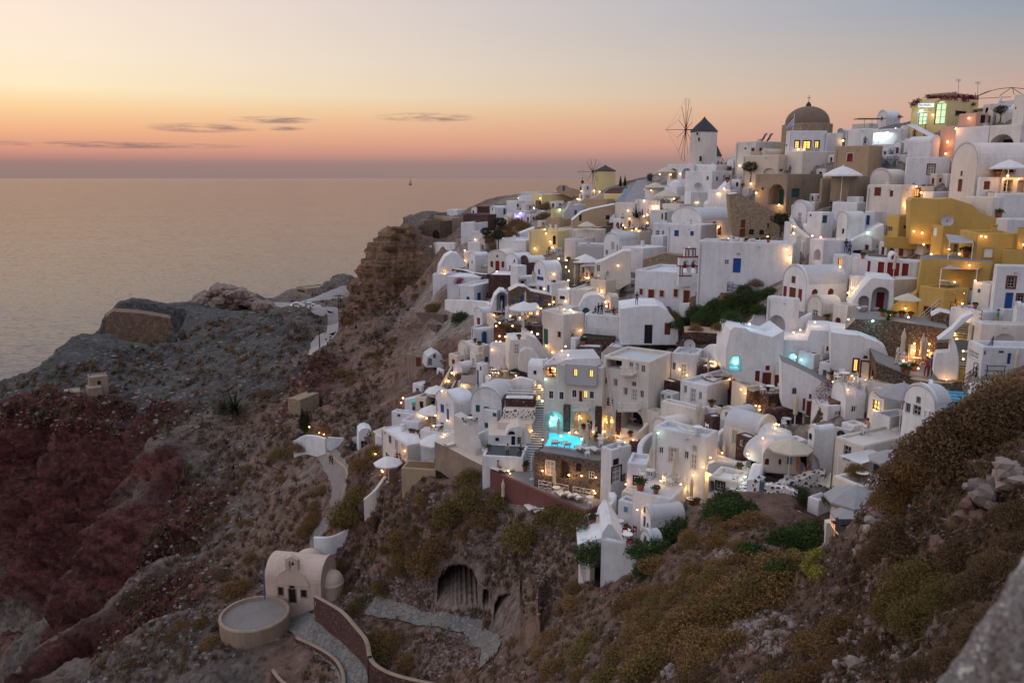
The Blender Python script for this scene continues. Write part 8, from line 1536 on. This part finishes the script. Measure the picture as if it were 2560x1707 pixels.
# ruined rubble pillar and leaning slab in front of the white houses
rnd = random.Random(4); m = MB(); O = W(2130, 1560, 27)
for k in range(110):
    f = rnd.random(); u = 2215 - f * 90 + rnd.uniform(-22, 22); v = 1265 + f * 260 + rnd.uniform(-14, 14); m.k = rnd.choice((0, 1)); rock(m, W(u, v, 27 - f * 1.5 + rnd.uniform(-.3, .6)), rnd.uniform(.16, .34), rnd)
m.build('ruined_wall', ['stones_red', 'stones'], None, org=O, label='crumbling dark stone pillar of a ruined wall in front of the houses', category='ruin')
sl = [(2172, 1345), (2192, 1352), (2188, 1420), (2150, 1520), (2120, 1570), (2088, 1592), (2080, 1560), (2095, 1500)]; m = MB(); pp = [W(a, b, 26.5 - (b - 1345) / 245 * 1.5) for a, b in sl]; m.prism(pp, (W(2100, 1450, 27.2) - W(2100, 1450, 26.4)))
m.build('stone_slab', 'retaining', None, org=pp[0], label='long leaning tan stone slab beside the ruined pillar', category='stone slab')
# whitewashed parapet right at the viewpoint
rnd = random.Random(2); A = W(2560, 1990, 2.7); B = W(3000, 1600, 1.9); m = MB(); d = (B - A).normalized(); x_ = d.cross(V3((0, 0, 1))).normalized(); y_ = d.cross(x_); rows = []
for i in range(70):
    row = []
    for k in range(40):
        w = 2 * math.pi * k / 40; rr = .36 + .02 * math.sin(i * .5 + k * .7) + rnd.uniform(-.006, .006); row.append(A + (B - A) * ((i / 69) * 1.6 - .35) + x_ * rr * math.cos(w) + y_ * rr * math.sin(w))
    rows.append(row)
for a, b_ in zip(rows, rows[1:]):
    for k in range(40): m.quad(a[k], a[(k + 1) % 40], b_[(k + 1) % 40], b_[k])
m.build('parapet_wall', 'spotted_near', None, org=A, smooth=True, label='blurred rough whitewashed parapet close to the viewer', category='wall')
# ================================================================ RAILINGS, SAILS, SIGN, POLES, CARS, BOAT
def rail(label, pts, hgt=.9, mat='white_paint', xpat=False, n=None):
    P = []
    for x, y in pts:
        q = floor_at(x, y, .15)
        if q is None: return
        P.append(q[0])
    z = max(p.z for p in P) if max(p.z for p in P) - min(p.z for p in P) < 1.2 else None
    root = thing('railing', label, 'railing', P[0]); up = V3((0, 0, 1)); m = MB(); r2 = MB()
    if z is not None: P = [V3((p.x, p.y, z)) for p in P]
    for a, b_ in zip(P, P[1:]):
        L_ = (b_ - a).length; k = n or max(1, round(L_ / 1.1))
        for f in (.98, .55, .15): r2.bar(a + up * hgt * f, b_ + up * hgt * f, .028, n=5)
        for i in range(k + 1): c = a + (b_ - a) * i / k; m.bar(c, c + up * hgt, .03, n=5)
        if xpat:
            for i in range(k): c, e = a + (b_ - a) * i / k, a + (b_ - a) * (i + 1) / k; r2.bar(c + up * .1, e + up * hgt * .95, .02, n=4); r2.bar(e + up * .1, c + up * hgt * .95, .02, n=4)
    m.build('posts', mat, root); r2.build('rails', mat, root)
Z(1280, 880); rail('cream X pattern railing on the left of the pool deck edge', [(335, 1250), (490, 1262)], xpat=True, mat='white_paint'); rail('cream X pattern railing in the middle of the pool deck edge', [(545, 1280), (700, 1300)], xpat=True); rail('cream X pattern railing on the right of the pool deck edge', [(760, 1320), (1010, 1345)], xpat=True)
Z(920, 880); rail('white X pattern balcony railing above the red stone band', [(1740, 570), (1965, 575)], xpat=True)
Z(1600, 480); rail('blue railing beside the blue door', [(1090, 990), (1345, 1015)], mat='blue', xpat=True); rail('red gate railing at the church steps', [(1075, 1130), (1140, 1140)], 1.3, 'red_paint')
Z(2080, 480); rail('white railing round the ochre sun terrace', [(1100, 1180), (1340, 1215), (1615, 1230)]); rail('black iron railing on the white terrace', [(1445, 1455), (1850, 1500)], mat='iron'); rail('white railing on the ochre lounger roof', [(1760, 500), (2230, 560)], .5)
Z(2080, 200); rail('blue railing along the terrace of the grey framed window house', [(940, 945), (1280, 945)], mat='blue', xpat=True); rail('blue railing of the lower shop stairs', [(590, 910), (690, 930), (820, 1000)], mat='blue', xpat=True); rail('blue stair railing down from the bright gallery', [(830, 790), (700, 900)], mat='blue')
Z(2080, 760); rail('black iron balcony railing above the green doorway', [(1690, 500), (1830, 520), (1960, 470)], mat='iron', xpat=True); rail('dark picket fence beside the green doorway', [(1760, 790), (1890, 810), (2100, 840)], mat='iron')
Z(1120, 640); rail('white wooden railing round the tourist balcony', [(1705, 770), (1830, 790), (2050, 800)]); rail('white horizontal railing of the dark balcony room', [(1930, 1370), (2085, 1395)])
Z(1280, 880); rail('white X railing of the small hotel balcony', [(752, 690), (955, 705)], xpat=True); rail('white X railing of the right hotel balcony', [(1345, 690), (1540, 710)], xpat=True)
def balcony(label, x0, x1, yb, base, dep=1.0, xp=True):
    C, dR, dL = base[1:4]; a = on_plane(U(x0), V(yb), C, -dR); b_ = on_plane(U(x1), V(yb), C, -dR); root = thing('balcony', label, 'balcony', a); d = (b_ - a).normalized(); L_ = (b_ - a).length; o = -dR; up = V3((0, 0, 1)); m = MB(); m.box((a + b_) / 2 + o * dep / 2, (L_ / 2, dep / 2, .08), (d, o, up)); m.build('slab', 'white_warm', root); m = MB(); c = [a + o * .05, a + o * dep, b_ + o * dep, b_ + o * .05]
    for p, q in zip(c, c[1:]):
        m.bar(p + up * .95, q + up * .95, .03, n=5); m.bar(p + up * .15, q + up * .15, .03, n=5); k = max(1, round((q - p).length / .8))
        for i in range(k + 1): e = p + (q - p) * i / k; m.bar(e, e + up * .95, .025, n=5)
        for i in range(k): e, f = p + (q - p) * i / k, p + (q - p) * (i + 1) / k; m.bar(e + up * .15, f + up * .95, .02, n=4); m.bar(f + up * .15, e + up * .95, .02, n=4)
    m.build('railing', 'white_paint', root); return root
balcony('hotel balcony with X railing under the yellow lit door', 750, 965, 690, _wing); balcony('hotel balcony with X railing under the grey door', 1340, 1590, 700, [h_ for h_ in HOUSES if 'tall white hotel block' in h_[0]['label']][0])
balcony('small third floor hotel balcony with railing', 1365, 1530, 265, [h_ for h_ in HOUSES if 'tall white hotel block' in h_[0]['label']][0])
def sail(label, pts, mat='awning', posts=True, lift=0):
    """shade cloth: (x, y, distance) corners"""
    P = [W(U(x), V(y), t) for x, y, t in pts]; root = thing('shade_sail', label, 'awning', P[0]); m = MB(); n = 6
    for i in range(n):
        for j in range(n):
            def g(a, b_): p = (P[0] * (1 - a) + P[1] * a) * (1 - b_) + (P[3] * (1 - a) + P[2] * a) * b_; return p - V3((0, 0, 1)) * .25 * math.sin(math.pi * a) * math.sin(math.pi * b_)
            m.quad(g(i / n, j / n), g((i + 1) / n, j / n), g((i + 1) / n, (j + 1) / n), g(i / n, (j + 1) / n))
    m.build('cloth', mat, root)
    if posts:
        m = MB()
        for p in P[:2]:
            r_ = cast(p - V3((0, 0, .1)), V3((0, 0, -1)), 6); m.bar(p, r_[0] if r_ else p - V3((0, 0, 2.3)), .05)
        m.build('post', 'white_paint', root)
def TH(name):
    return [h_ for h_ in HOUSES if name in h_[0]['label']][0][0]['t']
Z(2080, 480); t = TH('lit doorway under a grey shade sail'); sail('grey shade sail over the ochre courtyard door', [(800, 385, t), (1250, 320, t - 1), (1430, 280, t + 4), (940, 350, t + 5)], posts=False)
t = TH('white loungers on its roof'); sail('grey shade sail over the ochre middle terrace', [(1440, 622, t - 2), (1730, 625, t - 1), (1730, 550, t + 3), (1390, 515, t + 3)]); t = TH('railed sun terrace'); sail('grey triangular sail above the ochre sun terrace', [(1340, 940, t), (1780, 950, t), (1900, 905, t + 4), (1480, 878, t + 4)])
Z(1840, 1040); t = TH('sunbather on its flat roof'); sail('white square shade sail on poles below the sunbather roof', [(1260, 480, t - 4), (1530, 585, t - 5), (1840, 490, t - 1), (1660, 400, t)], 'canvas_white'); sail('beige cloth awning at the corner of the lower storey', [(1030, 820, t - 3), (1150, 890, t - 3.4), (1165, 690, t - 2), (1150, 700, t - 2)], 'canvas', False)
Z(2080, 200); t = 131; sail('thin pergola cover beside the brown shop storey', [(1680, 370, 120), (2000, 350, 117), (1990, 345, 121), (1750, 360, 122)], 'tan', False)
# shop sign
t = TH('yellow shop front'); C, dR, dL, LL, LR, H = [h_ for h_ in HOUSES if 'yellow shop front' in h_[0]['label']][0][1:]; a = on_plane(U(1060), V(335), C, -dR); b_ = on_plane(U(1250), V(335), C, -dR); tp = on_plane(U(1060), V(290), C, -dR); hh = tp.z - a.z; d = (b_ - a).normalized(); root = thing('shop_sign', 'white shop sign with dark blue letters on the yellow front', 'sign', a - dR * .1); m = MB(); m.box((a + b_) / 2 - dR * .08 + V3((0, 0, hh / 2)), ((b_ - a).length / 2, .05, hh / 2), (d, -dR, V3((0, 0, 1)))); m.build('board', 'sign_board', root)
cu = bpy.data.curves.new('lettering', 'FONT'); cu.body = 'MINI-MARKET'; cu.align_x = 'CENTER'; cu.align_y = 'CENTER'; cu.size = hh * .92; cu.extrude = .01; cu.materials.append(MATS['blue']); to = bpy.data.objects.new('lettering', cu); COL.objects.link(to); to.parent = root
X = d if d.x > 0 else -d; Zv = -dR; Y = V3((0, 0, 1)); to.matrix_parent_inverse = Matrix.Identity(4); M = Matrix(((X.x, Y.x, Zv.x, 0), (X.y, Y.y, Zv.y, 0), (X.z, Y.z, Zv.z, 0), (0, 0, 0, 1))); loc = (a + b_) / 2 - dR * .15 + V3((0, 0, hh / 2)) - root.location; to.matrix_local = Matrix.Translation(loc) @ M; bpy.context.view_layer.update(); wd = to.dimensions.x or 1; sx = (b_ - a).length * .92 / wd; to.matrix_local = Matrix.Translation(loc) @ M @ Matrix.Diagonal((sx, 1, 1, 1)); bpy.context.view_layer.update(); me_ = bpy.data.meshes.new_from_object(to.evaluated_get(bpy.context.evaluated_depsgraph_get())); t2 = bpy.data.objects.new('lettering', me_); COL.objects.link(t2); t2.parent = root; t2.matrix_local = to.matrix_local.copy(); bpy.data.objects.remove(to)
# flag, antennas, pergola hoops, heaters
Z(1600, 200); t = TH('three lit windows'); p = W(U(1860), V(700), t); q = W(U(1893), V(415), t); m = MB(); root = thing('flag', 'blue and white striped flag on a leaning pole before the dome', 'flag', p); m.bar(p, q, .035); m.build('pole', 'white_paint', root); m = MB(); pts = [(1893, 440), (1840, 490), (1800, 545), (1755, 610), (1820, 570), (1885, 565)]
for k in range(7):
    m.k = k % 2; f0, f1 = k / 7, (k + 1) / 7; a = lambda f: W(U(1893 - 3 * f), V(440 + 125 * f), t); e = lambda f: W(U(1760 + 60 * f), V(600 - 20 * f), t + .4); mid = lambda f: (a(f) + e(f)) / 2 + V3((0, .2, -.1)); m.quad(a(f0), a(f1), mid(f1), mid(f0)); m.quad(mid(f0), mid(f1), e(f1), e(f0))
m.build('cloth', ['blue', 'white_paint'], root)
t = TH('solar heaters'); 
for x, y in ((1515, 738), (1582, 740)):
    q = W(U(x), V(y), t + 2); root = thing('solar_heater', 'tilted solar water heater on the mansion roof', 'solar heater', q, 'solar heaters on the mansion roof'); m = MB(); sl_ = V3((.5, 0, .85)).normalized(); m.box(q + V3((0, 0, .5)), (.9, .5, .05), (sl_, V3((0, 1, 0)), sl_.cross(V3((0, 1, 0))))); m.build('panel', 'thatch', root); m = MB(); m.bar(q + V3((.3, -.5, 1.1)), q + V3((.3, .5, 1.1)), .22, n=10); m.build('tank', 'roof_grey', root); m = MB(); m.bar(q, q + V3((.4, 0, 1)), .03); m.build('leg', 'iron', root)
Z(2080, 200)
for x, y0, y1 in ((1553, 150, -5), (1790, 150, 25)):
    p = W(U(x), V(y0), 132); q = W(U(x), V(y1), 132); m = MB(); m.bar(p - V3((0, 0, 1)), q, .03)
    for k in range(3): c = q - V3((0, 0, .15 * k)); m.bar(c - V3((.45, 0, 0)), c + V3((.45, .1, 0)), .02, n=4)
    m.build('tv_antenna', 'iron', None, org=p, label='thin television antenna above the brown shop storey', category='antenna', group='antennas on the shop')
p0 = W(U(1770), V(215), 124); m = MB(); pt = [(1770, 200), (1900, 145), (2050, 110), (2200, 95), (2352, 110), (2500, 160)]; Q = [W(U(a), V(b_), 120) for a, b_ in pt]
for a, b_ in zip(Q, Q[1:]): m.bar(a, b_, .05)
for (a, b_), (c, e) in (((1770, 230), (2190, 210)), ((2050, 250), (2060, 190)), ((2060, 190), (2200, 95)), ((2210, 95), (2230, 180)), ((1770, 540), (1755, 160)), ((2200, 95), (2352, 190)), ((1780, 200), (1950, 135))): m.bar(W(U(a), V(b_), 120), W(U(c), V(e), 120), .045)
m.build('pergola', 'rust', None, org=p0, label='rusty bent pipe pergola frame on the skyline at the right edge', category='pergola')
Z(2080, 200); m = MB(); q = W(U(395), V(590), 143)
m.bar(q, W(U(400), V(480), 143), .04); m.bar(W(U(490), V(590), 143), W(U(490), V(470), 143), .04); m.box(W(U(460), V(478), 143), (2.4, 1.2, .06)); m.build('pergola', 'tan', None, org=q, label='small flat pergola on the skyline left of the tiny vault', category='pergola')
# slatted pergolas
def pergola(label, pts, mat='reed', n=12):
    P = [W(U(x), V(y), t) for x, y, t in pts]; root = thing('pergola', label, 'pergola', P[0]); m = MB()
    for k in range(n):
        f = (k + .5) / n; a = P[0] * (1 - f) + P[3] * f; b_ = P[1] * (1 - f) + P[2] * f; d = (b_ - a).normalized(); w = (P[3] - P[0]).length / n * .36; s_ = (P[3] - P[0]).normalized(); m.box((a + b_) / 2, ((b_ - a).length / 2, w, .03), (d, s_, d.cross(s_)))
    m.build('slats', mat, root); m = MB()
    for p in P:
        r_ = cast(p - V3((0, 0, .12)), V3((0, 0, -1)), 5); m.bar(p, r_[0] if r_ else p - V3((0, 0, 2.2)), .06)
    m.build('posts', 'white_paint', root)
Z(920, 880); t = TH('slatted pergola below the watch house'); pergola('reed pergola over the stepped kiosk terrace', [(1120, 380, t - 1), (1330, 385, t - 1), (1315, 285, t + 2), (1150, 285, t + 2)])
Z(1280, 880); t = _wing[0]['t']; pergola('grey slatted pergola beside the grey upper room', [(375, 175, t - 1), (560, 150, t - 1), (585, 90, t + 3), (380, 100, t + 3)], 'roof_grey'); t = TH('small aqua lit arch'); pergola('striped slatted awning beside the aqua lit suite', [(1950, 900, t - .6), (2230, 960, t + .6), (2110, 810, t + 4), (1960, 880, t + 2)], 'roof_grey', 6)
Z(1120, 640); t = TH('reed pergola over a dark balcony'); pergola('worn reed pergola over the dark balcony room', [(1885, 1180, t - 1), (2150, 1225, t - 1), (2205, 1130, t + 3), (1960, 1105, t + 3)])
# blue canopy bar, white arcade rail, benches
Z(1840, 1040); q = floor_at(1450, 1460)
if q:
    root = thing('bench', 'dark picnic bench under the lowest grey parasol', 'bench', q[0]); m = MB(); m.box(q[0] + V3((0, 0, .72)), (.9, .35, .04)); m.build('table_top', 'thatch', root)
    for s_ in (-.7, .7): m = MB(); m.box(q[0] + V3((0, s_, .42)), (.9, .14, .03)); m.build('seat', 'thatch', root)
    for s_ in (-.7, .7): m = MB(); m.box(q[0] + V3((s_, 0, .35)), (.04, .7, .35)); m.build('leg', 'thatch', root)
# utility poles on the headland
Z(640, 560)
def upole(label, x, yb, yt, t=None, arms=1):
    u, v = U(x), V(yb); t = t or T(u, v) or 280; p = W(u, v, t); z = zat(p.x, p.y, V(yt)); m = MB(); root = thing('utility_pole', label, 'utility pole', p); m.bar(p - V3((0, 0, 1)), (p.x, p.y, z), .2, .13); m.build('pole', 'pole_wood', root); m = MB()
    for k in range(arms): zz = z - .6 - 1.6 * k; m.bar((p.x - 1.5, p.y, zz), (p.x + 1.5, p.y, zz), .1); [m.bar((p.x + dx, p.y, zz), (p.x + dx, p.y, zz + .45), .06) for dx in (-1.3, 0, 1.3)]
    if arms: m.build('crossarm', 'pole_wood', root)
    return V3((p.x, p.y, z))
upole('utility pole nearest the tall cliff with crossarms', 1360, 750, 485, 300, 2); upole('utility pole behind the twin poles with one crossarm', 1165, 1060, 645, None, 1); upole('left one of the twin utility poles by the road', 1025, 1310, 860, None, 1); upole('right one of the twin utility poles by the road', 1047, 1310, 858, None, 1); upole('lone thin pole beside the lower road', 785, 1600, 1265, None, 0); upole('short post standing before the cliff edge', 1542, 540, 455, 250, 0)
Z(0, 1067, 2.45); upole('thin rusty pole above the debris gully', 145, 1160, 965, None, 0)
# two parked cars
r = proto('parked_car', 'car'); m = MB(); m.prism([V3((-2.1, -.85, .35)), V3((2.1, -.85, .35)), V3((2.1, -.85, .8)), V3((1.1, -.85, .95)), V3((.6, -.85, 1.4)), V3((-1.3, -.85, 1.42)), V3((-1.9, -.85, .95)), V3((-2.1, -.85, .9))], (0, 1.7, 0)); part(r, 'body', 'car_white', m); m = MB(); m.prism([V3((.95, -.87, .95)), V3((.52, -.87, 1.33)), V3((-1.25, -.87, 1.33)), V3((-1.7, -.87, .95))], (0, 1.74, 0)); part(r, 'window', 'glass_dark', m)
for sx in (-1.3, 1.3):
    for sy in (-.8, .8): m = MB(); m.bar((sx, sy - .1, .33), (sx, sy + .1, .33), .33, n=14); part(r, 'wheel', 'rubber', m)
for sy in (-.6, .6): m = MB(); m.box((-2.11, sy, .7), (.03, .18, .1)); part(r, 'headlight', 'bulb', m)
for (x, y, rz, l) in ((500, 1015, .25, 'pale car with glowing lamp parked at left on the headland road'), (660, 1012, .1, 'white car with glowing lamp parked at right on the headland road')):
    q = cast(CAMP, ray(640 + x / 4.9, 560 + y / 4.9).normalized())
    if q: clone(r, q[0] + V3((0, 0, .2)), rz, 1.0, l)
# far sailing boat
r = thing('sailing_boat', 'tiny sailing boat on the horizon sea', 'boat', (0, 0, 0)); v_ = 462; u_ = 1026; d0 = CZ / -(ray(u_, v_).z); p = CAMP + ray(u_, v_) * d0; p.z = 0; k = d0 / FP * 9; r.location = p; r['org'] = (0, 0, 0); m = MB(); m.prism([V3((-.45 * k, 0, 0)), V3((.45 * k, 0, 0)), V3((.6 * k, 0, .14 * k)), V3((-.5 * k, 0, .14 * k))], (0, .2 * k, 0)); m.build('hull', 'iron', r, org=(0, 0, 0)); m = MB(); m.prism([V3((0, 0, .2 * k)), V3((.35 * k, 0, .22 * k)), V3((.02 * k, 0, 1.6 * k))], (0, .03 * k, 0)); m.prism([V3((-.05 * k, 0, .2 * k)), V3((-.4 * k, 0, .22 * k)), V3((-.05 * k, 0, 1.1 * k))], (0, .03 * k, 0)); m.build('sail', 'canvas_grey', r, org=(0, 0, 0)); m = MB(); m.bar((0, .02 * k, .1 * k), (0, .02 * k, 1.75 * k), .02 * k); m.build('mast', 'iron', r, org=(0, 0, 0))
# iron cross on the little tower
Z(1280, 400); q = pick(865, 310)
if q: p = W(U(863), V(300), (q[0] - CAMP).length); m = MB(); m.bar(p, W(U(863), V(215), (q[0] - CAMP).length), .06); m.bar(W(U(845), V(255), (q[0] - CAMP).length), W(U(880), V(255), (q[0] - CAMP).length), .06); m.box(p + V3((0, 0, .6)), (.35, .35, .3)); m.build('iron_cross', 'iron', None, org=p, label='iron cross on top of the small white church tower', category='cross')
# prototypes are not part of the place
def wipe(o):
    for k in list(o.children): wipe(k)
    bpy.data.objects.remove(o)
for o in PROTO: wipe(o)
# things that share a label share a group; long labels lose their tail
_by = {}
for o in sc.objects:
    if o.parent is None and o.get('category'): _by.setdefault(o['label'], []).append(o)
for l, obs in _by.items():
    if len(obs) > 1:
        g_ = obs[0].get('group') or (l if len(l) < 60 else short(l, 8))
        for o in obs: o['group'] = g_
